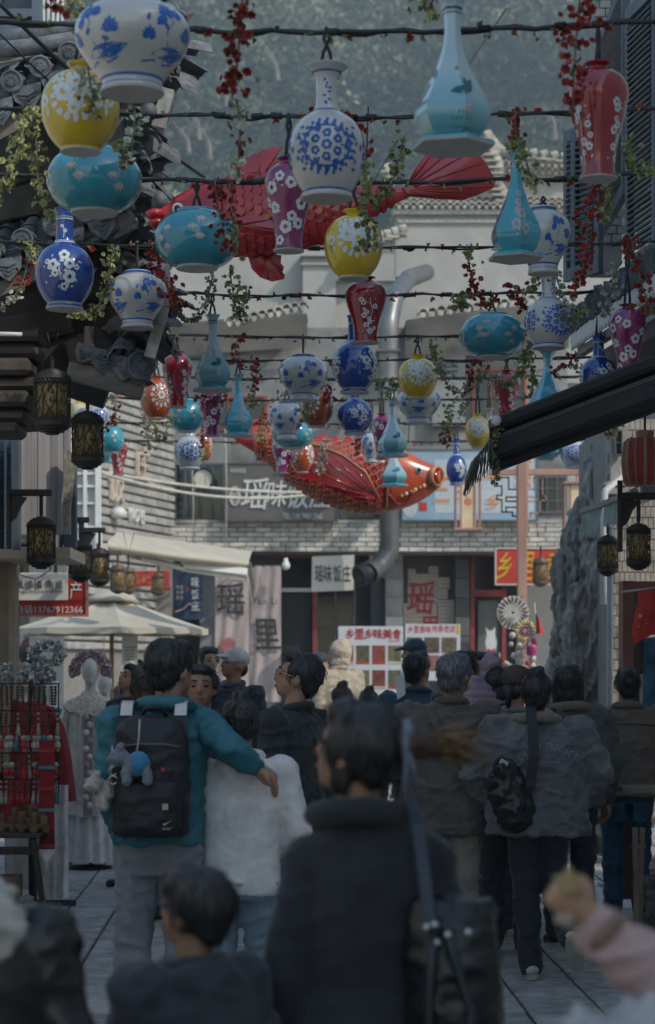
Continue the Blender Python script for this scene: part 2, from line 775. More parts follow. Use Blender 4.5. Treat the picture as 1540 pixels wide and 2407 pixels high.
# ---------------------------------------------------------------- the building that closes the street (31 m away)
D = 31.0
hb = WT('restaurant_building', 'grey two storey restaurant building with stone ledge closing the end of the street', 'building')
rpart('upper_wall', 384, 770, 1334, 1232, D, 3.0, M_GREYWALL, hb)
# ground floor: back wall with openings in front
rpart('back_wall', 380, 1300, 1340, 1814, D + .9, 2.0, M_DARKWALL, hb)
ledge = MB()
rect(ledge, 376, 1228, 1326, 1298, D - .36, .9)
lg = ledge.build('ledge', M_MORTAR, hb)
bw, bh = .262, .078
bmesh_b = MB().box((0, 0, 0), (bw - .012, .06, bh - .010), None, .006).mesh('brick', M_BRICK)
L0, L1 = S(378, 1297, D - .36), S(1326, 1228, D - .36)
nrow = 6
bhh = (L1.z - L0.z) / nrow
for r in range(nrow):
 x = L0.x + (0 if r % 2 else -bw / 2)
 while x < L1.x:
  xa, xb = max(x, L0.x), min(x + bw, L1.x)
  if xb - xa > .05:
   piece('brick', bmesh_b, lg, ((xa + xb) / 2, D - .37 + random.uniform(-.006, .006), L0.z + (r + .5) * bhh),
                  (0, 0, random.uniform(-.01, .01)), ((xb - xa) / bw, 1, bhh / bh))
  x += bw
rpart('coping', 372, 1222, 1330, 1229, D - .42, 1.0, M_CEMENT, hb)
# piers of the ground floor
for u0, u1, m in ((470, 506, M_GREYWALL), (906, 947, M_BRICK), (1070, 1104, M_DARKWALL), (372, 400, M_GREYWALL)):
 p = rpart('pier', u0, 1300, u1, 1814, D + .3, .6, m, hb)
 k = 0
 z = 0.0
 pa, pb = S(u0, 0, D + .3).x, S(u1, 0, D + .3).x
 if m is not M_GREYWALL:
  while z < 3.2:
   h = .3
   pc = MB().box((0, 0, 0), ((pb - pa) - .01, .03, h - .012), None, .006)
   q = pc.build('pier_stone', M_GREYWALL if m is M_BRICK else M_DARKWALL, p)
   q.location = ((pa + pb) / 2, D + .29, z + h / 2)
   z += h
rpart('poster_wall', 947, 1302, 1070, 1814, D + .62, .3, M_DARKWALL, hb)
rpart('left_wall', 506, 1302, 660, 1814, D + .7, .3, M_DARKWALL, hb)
rpart('grey_panel', 1224, 1370, 1300, 1814, D + .55, .2, mat('panel_grey', (.22, .22, .21), .7, var=.06), hb)


def window(parent, u0, v0, u1, v1, d, nx, ny, mf, name='window', fw=5, depth=.08, glass=M_GLASS):
 f = MB()
 rect(f, u0, v0, u1, v0 + fw, d, depth)
 rect(f, u0, v1 - fw, u1, v1, d, depth)
 rect(f, u0, v0 + fw, u0 + fw, v1 - fw, d, depth)
 rect(f, u1 - fw, v0 + fw, u1, v1 - fw, d, depth)
 for i in range(1, nx):
  uu = u0 + (u1 - u0) * i / nx
  rect(f, uu - fw * .35, v0 + fw, uu + fw * .35, v1 - fw, d + .004, depth - .008)
 for j in range(1, ny):
  vv = v0 + (v1 - v0) * j / ny
  rect(f, u0 + fw, vv - fw * .3, u1 - fw, vv + fw * .3, d + .006, depth - .012)
 o = f.build(name, mf, parent)
 for i in range(nx):
  for j in range(ny):
   a0 = u0 + (u1 - u0) * i / nx + fw * .5
   a1 = u0 + (u1 - u0) * (i + 1) / nx - fw * .5
   b0 = v0 + (v1 - v0) * j / ny + fw * .5
   b1 = v0 + (v1 - v0) * (j + 1) / ny - fw * .5
   rpart('pane', a0, b0, a1, b1, d + depth * .4, .012, glass, o)
 return o


window(hb, 386, 1088, 440, 1224, D - .05, 2, 2, M_FRAMEG)
window(hb, 444, 1088, 528, 1224, D - .05, 3, 2, M_BLUEMETAL)
window(hb, 1262, 1118, 1334, 1206, D - .05, 3, 3, M_FRAMEG)
window(hb, 800, 1090, 940, 1218, D - .05, 4, 1, M_FRAMEG)
window(hb, 492, 930, 628, 1012, D - .06, 3, 1, M_REDWOOD)
window(hb, 1072, 866, 1238, 1004, D - .06, 4, 1, mat('orange_red_frame', (.42, .09, .04), .5, var=.15))
window(hb, 742, 1312, 836, 1640, D + .5, 2, 2, M_FRAMEG)
# doors
dr = rpart('door', 664, 1392, 732, 1814, D + .6, .06, mat('door_black', (.03, .033, .037), .5, var=.1), hb)
rpart('lintel', 660, 1382, 736, 1391, D + .5, .12, M_WHITEMETAL, hb)
rpart('red_post', 735, 1302, 744, 1814, D + .45, .15, M_REDWOOD, hb)
rpart('red_beam', 640, 1301, 840, 1311, D + .4, .12, M_REDWOOD, hb)
rpart('transom_board', 868, 1300, 906, 1358, D + .5, .05, M_WHITEMETAL, hb)
dr = rpart('door', 872, 1366, 904, 1814, D + .56, .05, mat('door_slate', (.07, .08, .09), .5, var=.1), hb)
fr = MB()
rect(fr, 1106, 1302, 1116, 1814, D + .42, .16)
rect(fr, 1180, 1385, 1190, 1814, D + .42, .16)
rect(fr, 1116, 1386, 1180, 1402, D + .425, .15)
rect(fr, 1116, 1302, 1180, 1308, D + .425, .15)
fo_ = fr.build('door_frame', M_REDWOOD, hb)
rpart('transom_pane', 1116, 1308, 1180, 1386, D + .5, .02, M_GLASS, fo_)
rpart('pane', 1124, 1412, 1172, 1800, D + .5, .02, mat('milky_glass', (.16, .165, .16), .25, var=.08), fo_)
# concrete eaves over the upper storey with tile copings
def eave(pts_u, v_top, v_bot, d, depth, parent):
 rows_ = []
 for k in range(7):
  a = math.pi / 2 * k / 6
  rows_.append([S(u, v_top + (v_bot - v_top) * (1 - math.cos(a)) + dv, d) + Vector((0, -depth * math.cos(a) + depth, 0)) for u, dv in pts_u])
 mb = MB().strip(rows_)
 mb.strip([rows_[0], [p + Vector((0, 1.2, .05)) for p in rows_[0]]])
 return mb.build('eave', M_CEMENT, parent, smooth=True)


eave([(955, 40), (1060, 24), (1180, 10), (1350, 0)], 712, 800, D - .9, .7, hb)
eave([(395, 20), (520, 8), (640, 0), (722, -6)], 742, 806, D - .8, .6, hb)


def scallops(parent, p0, p1, n, r, m, name='coping_tile', depth=.35, lift=.5):
 """tile ends along a coping: each a short barrel with a drip below"""
 mb = MB()
 k = 9
 prof = [(math.cos(math.pi * i / (k - 1)) * r, math.sin(math.pi * i / (k - 1)) * r) for i in range(k)]
 inner = [(x * .72, z * .72) for x, z in prof]
 ring = prof + inner[::-1]
 mb.poly([(x, 0, z) for x, z in ring], (0, depth, 0))
 mb.poly([(-r * .55, -.004, -.002), (r * .55, -.004, -.002), (r * .3, -.004, -r * .75), (0, -.004, -r), (-r * .3, -.004, -r * .75)], (0, .03, 0))
 me = mb.mesh(name, m)
 p0, p1 = Vector(p0), Vector(p1)
 rz = math.atan2((p1 - p0).y, (p1 - p0).x)
 for i in range(n):
  t = (i + .5) / n
  piece(name, me, parent, p0.lerp(p1, t) + Vector((0, 0, random.uniform(-.012, .012))),
              (random.uniform(-.05, .05), random.uniform(-.06, .06), rz), (1, 1, random.uniform(.9, 1.12)))


scallops(hb, S(985, 735, D - .9), S(1345, 690, D - .9), 17, .085, M_TILEPALE)
scallops(hb, S(530, 758, D - .8), S(722, 716, D - .8), 10, .085, M_TILEPALE)

# stele shaped boards on the shaded wall
st = MB().poly([S(1016, 1000, D - .2), S(1016, 830, D - .2), S(1052, 796, D - .2), S(1094, 830, D - .2), S(1094, 1000, D - .2)], (0, .1, 0))
sb = st.build('wall_board', mat('board_grey', (.26, .27, .28), .7, var=.08), None)
e = WT('pointed_board', 'grey board with pointed top on the upper wall of the restaurant', 'board')
put(sb, e)
M_INK = mat('ink_black', (.03, .03, .032), .6, var=.05)
lettering('会', S(1056, 868, D - .21), .3, .32, M_INK, e, .004)

# ---------------------------------------------------------------- white stepped gable walls behind (36 m)
wb = WT('white_gable_house', 'white plastered house with stepped gable walls and tiled copings', 'building')
DW = 37.0
wall = MB()
rect(wall, 380, 560, 720, 900, DW, .5)
rect(wall, 712, 600, 790, 900, DW - .35, .9)
rect(wall, 788, 660, 940, 900, DW, .5)
rect(wall, 930, 500, 1420, 900, DW - .1, .6)
rect(wall, 1120, 420, 1420, 502, DW + .6, .5)
wall.build('wall', M_PLASTER, wb)
cor = MB()
rect(cor, 376, 552, 722, 562, DW - .12, .8)
rect(cor, 706, 590, 796, 601, DW - .5, 1.2)
rect(cor, 708, 616, 792, 622, DW - .42, 1.0)
rect(cor, 924, 492, 1424, 503, DW - .22, .9)
rect(cor, 936, 516, 1424, 523, DW - .16, .5)
rect(cor, 1112, 470, 1424, 479, DW + .5, .5)
rect(cor, 788, 650, 940, 660, DW - .1, .6)
cor.build('cornice', M_PLASTER, wb)
lf = MB()
rect(lf, 1112, 398, 1424, 420, DW + .45, .8)
lf.build('frieze', M_PLASTER, wb)
scallops(wb, S(930, 482, DW - .3), S(1340, 482, DW - .3), 24, .075, M_TILEPALE)
scallops(wb, S(930, 470, DW + .1), S(1340, 470, DW + .1), 24, .075, M_TILEPALE, 'ridge_tile')
scallops(wb, S(1130, 392, DW + .3), S(1345, 404, DW + .3), 14, .075, M_TILEPALE)
scallops(wb, S(1128, 372, DW + .6), S(1345, 388, DW + .6), 14, .075, M_TILEPALE, 'ridge_tile')
# the climbing ridge end with upturned tip
def rising(parent, pts, m, n, r):
 for i in range(n):
  t = i / (n - 1) * (len(pts) - 1)
  k = min(int(t), len(pts) - 2)
  p = pts[k].lerp(pts[k + 1], t - k)
  mb = MB().tube([(0, 0, 0), (.12, 0, .05)], [r, r * .7], 7)
  mb.box((0, 0, -r), (r * 2.4, r * 2.6, .03))
  mb.build('ridge_tile', m, parent, smooth=False, loc=p)


rising(wb, [S(1140, 318, DW + .2), S(1165, 352, DW + .2), S(1215, 358, DW + .2), S(1345, 372, DW + .2)], M_TILEPALE, 17, .09)
rising(wb, [S(1150, 352, DW), S(1168, 392, DW), S(1160, 425, DW), S(1180, 460, DW)], M_TILEPALE, 9, .11)
rising(wb, [S(820, 598, DW - .6), S(880, 560, DW - .6), S(940, 540, DW - .6)], M_TILEPALE, 8, .1)
rising(wb, [S(905, 395, DW - .2), S(910, 440, DW - .2), S(918, 470, DW - .2)], M_TILEPALE, 5, .08)
rpart('side_wall', 400, 470, 560, 556, DW + .8, .5, M_PLASTER, wb)
scallops(wb, S(380, 548, DW - .1), S(720, 548, DW - .1), 20, .075, M_TILEPALE)
scallops(wb, S(395, 462, DW + .6), S(600, 468, DW + .6), 12, .075, M_TILEPALE)
# filler houses behind so that no ground shows between the house and the hill
fh = WT('rear_house', 'plain plastered house hidden behind the stepped gables', 'building')
rpart('wall', 250, 560, 1500, 1500, 42, 4, M_PLASTER, fh)
rpart('roof', 250, 540, 1500, 560, 41.8, 4.4, M_TILE, fh)

# ---------------------------------------------------------------- left side: white brick house with raised letters, 26 to 29 m
lb = WT('white_brick_house', 'white house of long pale bricks with raised letters on its sunny wall', 'building')
# wall turned towards the street
WA, WB_ = S(150, 1300, 26.5), S(402, 1300, 30.2)
wdir = Vector((WB_.x - WA.x, WB_.y - WA.y, 0))
wl = wdir.length
wdir.normalize()
wn = Vector((wdir.y, -wdir.x, 0))
rzW = math.atan2(wdir.y, wdir.x)
zb, zt = 0.0, S(0, 880, 28.5).z
mb = MB()
mb.box(((WA.x + WB_.x) / 2 - wn.x * .25, (WA.y + WB_.y) / 2 - wn.y * .25, (zb + zt) / 2), (wl, .5, zt - zb), (0, 0, rzW))
wallb = mb.build('wall', M_MORTAR, lb)
M_WBRICK = mat('white_brick', (.42, .41, .385), .8, var=.16, scale=3, bump=.4, bscale=25, mottle=((.38, .36, .33), 2.5, .6))
bl, bhh = .9, .125
long_b = MB().box((0, 0, 0), (bl - .015, .07, bhh - .028), None, .012).mesh('brick', M_WBRICK)
z = 1.9
r = 0
while z < zt:
 x = -(.45 if r % 2 else 0)
 while x < wl:
  xa, xb = max(x, 0), min(x + bl, wl)
  if xb - xa > .08:
   c = Vector((WA.x, WA.y, 0)) + wdir * ((xa + xb) / 2) + wn * .03
   piece('brick', long_b, wallb, (c.x, c.y, z), (random.uniform(-.02, .03), 0, rzW), ((xb - xa) / bl, 1, random.uniform(.9, 1.05)))
  x += bl
 z += bhh
 r += 1
M_RAISED = mat('raised_letter', (.62, .50, .42), .6, var=.06)


def on_wall(u, v):
 """the point of the lettered wall seen at (u, v)"""
 dirv = Vector(((u - 770) / F, 1, (1570 - v) / F))
 dn = Vector((wn.x, wn.y, 0))
 t = (Vector((WA.x, WA.y, 0)) - Vector((0, 0, 0))).dot(dn) / dirv.dot(dn)
 return Vector((dirv.x * t, dirv.y * t, CAM_H + dirv.z * t))


sg = WT('raised_characters', 'raised pinkish characters and pale letters fixed to the white brick wall', 'sign')
for ch, u, v, s in (('庄', 320, 1092, .5), ('饭', 258, 1140, .5)):
 lettering(ch, on_wall(u, v) + wn * .1, s, s, M_RAISED, sg, .05, .012, rzW)
lettering('YAO LI', on_wall(305, 1212) + wn * .1, .6, .2, mat('letter_white', (.75, .74, .7), .5, var=.03), sg, .06, .02, rzW)
mbx = MB().lathe([(.02, 0), (.1, .02), (.13, .09), (.08, .15), (.03, .17)], 14, on_wall(255, 1212) + wn * .15 - Vector((0, 0, .05)))
mbx.build('white_emblem', M_WHITEMETAL, sg, smooth=True)
# white steel frame of the bay beside it
wf = WT('white_steel_bay', 'white painted steel framed bay window beside the white brick wall', 'window')
dB = 25.0
f = MB()
for u0, u1 in ((160, 170), (196, 204), (224, 236)):
 rect(f, u0, 1020, u1, 1300, dB, .12)
for v0 in (1040, 1090, 1110, 1140, 1180, 1235):
 rect(f, 170, v0, 224, v0 + 5, dB + .02, .08)
f.build('frame', M_WHITEMETAL, wf)
rpart('pane', 170, 1045, 224, 1235, dB + .08, .02, mat('pale_pane', (.42, .42, .40), .2, var=.05), wf)
rpart('panel', 165, 1240, 240, 1300, dB + .06, .05, M_WHITEMETAL, wf)
# shop fronts under it
sf = WT('left_shop_front', 'open shop front with red frames behind the cream parasol', 'shop')
rpart('wall', -60, 1300, 400, 1814, 29.5, .6, mat('shop_wall', (.26, .24, .22), .8, var=.12, scale=2), sf)
rpart('red_post', 313, 1385, 326, 1814, 29.3, .15, M_REDWOOD, sf)
rpart('red_post', 258, 1470, 268, 1814, 29.3, .15, M_REDWOOD, sf)
rpart('red_beam', 300, 1380, 400, 1388, 29.25, .15, M_REDWOOD, sf)
rpart('door', 268, 1490, 313, 1814, 29.4, .06, M_DARKWALL, sf)
rpart('beam', 0, 1310, 230, 1345, 28.4, .5, M_BROWN, sf)

# ---------------------------------------------------------------- near left: timber hall with tiled flying eaves
hall = WT('timber_hall', 'old dark timber hall with grey tiled upturned eaves at the upper left', 'building')


def poly_at(pts, t):
 """point and direction along a polyline, t in 0..1 by length"""
 seg = [(pts[i + 1] - pts[i]).length for i in range(len(pts) - 1)]
 L_ = sum(seg) * t
 for i, s in enumerate(seg):
  if L_ <= s or i == len(seg) - 1:
   return pts[i].lerp(pts[i + 1], L_ / s), (pts[i + 1] - pts[i]).normalized()
  L_ -= s


disc = MB().lathe([(.0, -.012), (.03, -.012), (.034, -.005), (.046, -.005), (.05, -.014), (.06, -.012), (.06, .03)], 18,
                  M=Matrix.Rotation(R(90), 3, 'X').inverted())
for k in range(7):
 a = 2 * math.pi * k / 7
 disc.ell((.021 * math.cos(a), -.012, .021 * math.sin(a)), .006, 6, 4)
disc_me = disc.mesh('end_disc', M_TILE, angle=40)
bar = MB()
k = 9
for s in range(6):
 y0 = .03 + s * .3
 prof = [(math.cos(math.pi * i / (k - 1)) * (.06 - .001 * (s % 2)), math.sin(math.pi * i / (k - 1)) * .06 + y0 * .42) for i in range(k)]
 bar.strip([[(x, y0, z) for x, z in prof], [(x * .93, y0 + .3, z * .93 + .125) for x, z in prof]])
bar_me = bar.mesh('cover_tile', M_TILE, smooth=True)
pan = MB()
for s in range(9):
 y0 = s * .055
 top = [(math.cos(math.pi * i / 8) * .085, -math.sin(math.pi * i / 8) * .05 + .05 + y0 * .55) for i in range(9)]
 pan.poly([(x, y0, z) for x, z in top] + [(x * 1.0, y0, z + .013) for x, z in top[::-1]], (0, .09, .0))
pan_me = pan.mesh('pan_tile', M_TILE)
drip = MB().poly([(-.085, 0, .02), (.085, 0, .02), (.07, 0, -.05), (.035, 0, -.085), (0, 0, -.115), (-.035, 0, -.085), (-.07, 0, -.05)], (0, .016, 0))
for k_ in range(3):
 drip.tube([(-.05 + .012 * k_, -.004, -.02 - .02 * k_), (0, -.008, -.035 - .025 * k_), (.05 - .012 * k_, -.004, -.02 - .02 * k_)], .006, 5)
drip_me = drip.mesh('drip_tile', M_TILE)


def tier(pts, n, board, bh_, name_board='eave_board', depth=1.7):
 for i in range(n):
  p, t = poly_at(pts, (i + .5) / n)
  tilt = math.atan2(t.z, t.x)
  rot = (random.uniform(-.05, .05), -tilt * .5, random.uniform(-.03, .03))
  piece('end_disc', disc_me, hall, p + Vector((0, 0, .03)), rot)
  piece('cover_tile', bar_me, hall, p + Vector((0, .02, -.005)), (0, -tilt * .3, 0))
  if i < n - 1:
   q, t = poly_at(pts, (i + 1) / n)
   piece('pan_tile', pan_me, hall, q + Vector((0, .03, -.06)), (0, -tilt * .6, random.uniform(-.04, .04)))
   piece('drip_tile', drip_me, hall, q + Vector((0, .0, -.05)), (random.uniform(-.15, .05), -tilt * .5, 0))
 # roof bed
 MB().strip([[p + Vector((0, .02, -.07)) for p in pts], [p + Vector((0, depth, depth * .42 - .07)) for p in pts]]).strip(
  [[p + Vector((0, .02, -.11)) for p in pts], [p + Vector((0, depth, depth * .42 - .12)) for p in pts]]).build('roof_bed', M_DARKWALL, hall)
 fr_ = MB()
 top, bot = [], []
 for a, b in board:
  top.append(a)
  bot.append(b)
 fr_.strip([top, bot])
 fr_.strip([[p + Vector((0, .06, 0)) for p in top], [p + Vector((0, .06, 0)) for p in bot]])
 fr_.strip([bot, [p + Vector((0, .06, 0)) for p in bot]])
 fr_.strip([top, [p + Vector((0, .06, 0)) for p in top]])
 fr_.build(name_board, M_WOODG, hall)


dU = 10.5
eu = [S(u, v, dU) for u, v in ((-70, 262), (8, 214), (79, 178), (157, 140), (240, 100), (330, 66), (410, 44))]
bu = [(S(u, v, dU + .05), S(u, v + 38, dU + .05)) for u, v in ((-70, 322), (0, 290), (62, 256), (130, 214), (210, 168), (300, 125), (395, 95))]
tier(eu, 7, bu, 38)
dL = 10.9
el = [S(u, v, dL) for u, v in ((-60, 618), (17, 592), (85, 560), (160, 528), (235, 495), (310, 458))]
blw = [(S(u, v, dL + .05), S(u, v + 36, dL + .05)) for u, v in ((-60, 684), (0, 661), (93, 617), (180, 554), (250, 515), (345, 465))]
tier(el, 5, blw, 36)
dT = 11.2
# lowest eave, seen from its end
MB().beam(S(160, 872, dT), S(336, 918, dT), .07, .10).build('eave_board', M_WOODG, hall)
for u, v, sc_ in ((205, 846, .8), (246, 856, 1), (297, 872, 1.05), (265, 862, .7), (228, 851, .7), (330, 890, .9)):
 piece('drip_tile', drip_me, hall, S(u, v, dT - .06) + Vector((0, 0, .06)), (random.uniform(-.3, .1), random.uniform(.1, .5), random.uniform(-.3, .3)), (sc_, 1, sc_))
piece('end_disc', disc_me, hall, S(331, 858, dT - .1), (0, .1, .3), (1.35, 1.35, 1.35))
# corner stacks of broken tiles running down the right hand edge
def chunk(seed):
 rnd = random.Random(seed)
 mb = MB()
 k = 7
 r = .085
 prof = [(math.cos(math.pi * i / (k - 1)) * r, math.sin(math.pi * i / (k - 1)) * r * .8) for i in range(k)]
 ring = prof + [(x * .8, z * .75) for x, z in prof[::-1]]
 mb.poly([(x, 0, z) for x, z in ring], (0, .22, 0))
 me = mb.mesh('ridge_tile', M_TILE)
 for v in me.vertices:
  v.co += Vector((rnd.uniform(-1, 1), rnd.uniform(-1, 1), rnd.uniform(-1, 1))) * .008
 return me


CH = [chunk(i) for i in range(5)]


def stack(path, n, d, wd_=.2):
 pp = [S(u, v, d) for u, v in path]
 for i in range(n):
  p, t = poly_at(pp, i / (n - 1))
  for q in range(2):
   piece('ridge_tile', random.choice(CH), hall, p + Vector((random.uniform(-wd_, .01), random.uniform(-.05, .25), random.uniform(-.03, .03))),
                  (random.uniform(-.5, .5), random.uniform(-.7, .7), random.uniform(-.9, .9)), [random.uniform(.75, 1.15)] * 3)


stack([(408, 60), (413, 146), (402, 195), (374, 262), (355, 351), (336, 430), (326, 500)], 17, dU + .2, .1)
stack([(330, 520), (345, 590), (376, 650), (391, 694), (374, 765), (350, 810), (330, 862)], 18, dL + .25, .16)
core = MB()
core.poly([S(u, v, dU + .42) for u, v in ((330, 70), (402, 60), (402, 150), (392, 195), (362, 265), (342, 350), (322, 430), (315, 505), (250, 560), (250, 200))], (0, .5, 0))
core.poly([S(u, v, dL + .5) for u, v in ((312, 505), (322, 520), (336, 590), (364, 650), (380, 694), (362, 765), (335, 815), (322, 870), (280, 850), (280, 540))], (0, .5, 0))
core.build('corner_bed', M_TILE, hall)
for u, v in ((366, 168), (346, 232), (350, 262), (376, 474)):
 MB().ell((0, 0, 0), (.045, .06, .05), 10, 7).build('ridge_knob', M_TILE, hall, smooth=True, loc=S(u, v, dU))
rp = MB()
rp.beam(S(402, 66, dU + .1), S(408, 150, dU + .1), .05, .07)
rp.beam(S(395, 210, dU + .1), S(372, 300, dU + .1), .05, .07)
rp.beam(S(386, 620, dL + .1), S(388, 720, dL + .1), .04, .06)
rp.beam(S(386, 720, dL + .1), S(352, 840, dL + .1), .04, .06)
tag(rp.build('verge_edge', mat('lime_edge', (.36, .35, .33), .85, var=.25, scale=12), hall), kind='stuff')
# timber soffits and walls behind the boards
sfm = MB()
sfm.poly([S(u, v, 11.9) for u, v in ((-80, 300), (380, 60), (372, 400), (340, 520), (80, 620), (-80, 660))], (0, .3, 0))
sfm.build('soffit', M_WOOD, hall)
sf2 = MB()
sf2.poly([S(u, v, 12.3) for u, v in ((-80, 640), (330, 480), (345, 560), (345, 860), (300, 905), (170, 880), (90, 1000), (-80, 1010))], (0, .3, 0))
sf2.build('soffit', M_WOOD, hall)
for (u0, v0, u1, v1, w, d) in ((30, 420, 330, 330, .07, 11.6), (-40, 510, 330, 430, .09, 11.7), (60, 620, 350, 500, .1, 11.4), (-60, 760, 300, 640, .11, 11.9),
                               (350, 430, 336, 520, .09, 11.1), (80, 740, 330, 640, .07, 11.7), (100, 800, 300, 720, .08, 11.8), (-60, 800, 170, 745, .12, 11.6),
                               (300, 545, 220, 690, .07, 11.5), (218, 770, 290, 850, .05, 11.6), (286, 770, 288, 856, .03, 11.35), (212, 768, 206, 858, .05, 11.35),
                               (-60, 880, 100, 862, .1, 11.5), (180, 800, 330, 842, .07, 11.6), (160, 905, 250, 935, .1, 11.7)):
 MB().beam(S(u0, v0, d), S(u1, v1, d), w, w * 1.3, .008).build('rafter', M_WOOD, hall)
rpart('panel', 222, 775, 284, 850, 11.65, .04, mat('brown_board', (.085, .06, .045), .6, var=.25, scale=5, stretch=(1, 1, .3)), hall)
# stepped bracket set at far left
for q, (u1, v0, v1) in enumerate(((100, 765, 800), (86, 800, 838), (72, 838, 880), (92, 880, 915), (70, 915, 955), (60, 955, 990), (46, 990, 1022))):
 mb = MB()
 a, b = S(-80, v1, 11.2), S(u1, v0, 11.2)
 mb.box(((a.x + b.x) / 2, 11.2 + .15 + (q % 2) * .05, (a.z + b.z) / 2), (b.x - a.x, .3, (b.z - a.z) * .94), None, .025)
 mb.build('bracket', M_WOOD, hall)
MB().tube([S(-20, 784, 10.9), S(52, 786, 10.9)], .012, 8).build('light_tube', M_WHITEMETAL, hall, smooth=True)
# body of the hall behind and beside the camera side (outside the picture, walls made pale to bounce light into the lane)
hb_ = MB()
hb_.box((-4.9, 12.4, 2.2), (4.4, 5.4, 4.4))
hb_.box((-4.6, 3.0, 2.1), (3.6, 13, 4.2))
hb_.build('body_wall', mat('plaster_bounce', (.72, .70, .66)), hall)
# upper storey shutters far up left
for (u0, v0, u1, v1) in ((0, 0, 68, 70),):
 f = MB()
 rect(f, -20, -40, -2, 90, 12.0, .1)
 rect(f, 75, -40, 98, 90, 12.0, .1)
 rect(f, -2, 20, 75, 38, 12.0, .08)
 rect(f, -2, 58, 75, 76, 12.02, .08)
 wn_ = f.build('window', M_BLUEMETAL, hall)
 rpart('pane', -2, -40, 75, 90, 12.1, .03, M_GLASS, wn_)
 for i in range(5):
  rpart('slat', 100 + i * 11, -40, 106 + i * 11, 60, 12.05, .03, M_WHITEMETAL, hall)
MB().tube([S(-60, 100, 10.9), S(60, 88, 10.8), S(200, 62, 10.8)], .05, 10).build('ridge_roll', M_TILE, hall, smooth=True)
MB().tube([S(-60, 120, 10.8), S(60, 112, 10.7), S(200, 90, 10.7)], .045, 10).build('ridge_roll', M_TILE, hall, smooth=True)
MB().strip([[S(-60, 178, 10.75), S(60, 140, 10.75), S(140, 108, 10.75), S(250, 80, 10.75)], [S(-60, 150, 10.9), S(60, 118, 10.9), S(140, 92, 10.9), S(250, 60, 10.9)],
   [S(-60, 150, 11.4), S(60, 118, 11.4), S(140, 92, 11.4), S(250, 60, 11.4)]]).build('ridge_plaster', M_CEMENT, hall, smooth=True)

# pale boarded shop wall and blue steel lattice under the hall
lw = WT('boarded_shop_wall', 'pale vertical boarded wall with blue steel frame under the dark eaves', 'wall')
for i in range(8):
 u0 = 44 + i * 15.2
 rpart('board', u0, 985, u0 + 14.6, 1256, 14.0 + random.uniform(-.004, .004), .05, M_PALEWOOD, lw)
f = MB()
rect(f, -40, 1030, -6, 1290, 13.6, .1)
rect(f, 26, 1030, 44, 1290, 13.7, .12)
rect(f, 10, 1030, 15, 1290, 13.72, .04)
for v in (1060, 1110, 1155, 1200, 1245):
 rect(f, -6, v, 26, v + 4, 13.75, .04)
f.build('steel_frame', M_BLUEMETAL, lw)
rpart('pane', -6, 1035, 26, 1290, 13.85, .03, mat('blue_glass', (.05, .10, .16), .15, var=.2, scale=2), lw)
rpart('post', 150, 1090, 178, 1285, 14.1, .1, M_BLUEMETAL, lw)
MB().poly([S(150, 1060, 13.9), S(162, 1058, 13.9), S(180, 1075, 13.9), S(160, 1240, 13.9), S(148, 1240, 13.9)], (0, .03, 0)).build('leaning_board', mat('gold_fleck_board', (.40, .37, .30), .6, var=.3, scale=22), lw)
rpart('canopy', -60, 1286, 165, 1312, 14.3, .9, mat('cream_canopy', (.62, .52, .40), .7, var=.06), lw)
for i in range(7):
 rpart('roof_strip', -60, 1238 + i * 6, 40 + i * 9, 1243 + i * 6, 14.6 - i * .05, .3, M_TILEPALE, lw)
rpart('side_wall', -60, 1312, 20, 1814, 14.8, .5, mat('tan_wall', (.36, .28, .2), .8, var=.1), lw)

# ---------------------------------------------------------------- right side: shuttered house
rh = WT('shuttered_house', 'tall house with dark blue louvred shutters above a tiled lean-to roof on the right', 'building')
body = MB()
body.box((3.86, 4.2, 3.7), (3.0, 18.2, 7.4), (0, 0, 0))  # unseen bulk, sized to block the sun from the near lane
body.build('wall', mat('plaster_bounce', (.72, .70, .66), .85, var=.06), rh)  # unseen wall, made pale to throw fill light into the lane
pw_ = rpart('pier', 1408, -60, 1462, 620, 13.9, .5, M_GREYWALL, rh)
mb_ = MB().box((0, 0, 0), (.075, .03, .018), None, .003).mesh('brick', M_WBRICK)
a0, a1 = S(1410, 560, 13.88), S(1452, -40, 13.88)
zz = a0.z
r = 0
mb2 = MB()
while zz < a1.z:
 xx = a0.x - (.04 if r % 2 else 0)
 while xx < a1.x:
  mb2.box((xx + .04, 13.89, zz), (.07, .04, .05))
  xx += .078
 zz += .058
 r += 1
tag(mb2.build('brick', M_WBRICK, pw_), kind='stuff')
MB().tube([S(1456, -60, 13.7), S(1456, 300, 13.7)], .022, 8).build('downpipe', M_WHITEMETAL, rh, smooth=True)


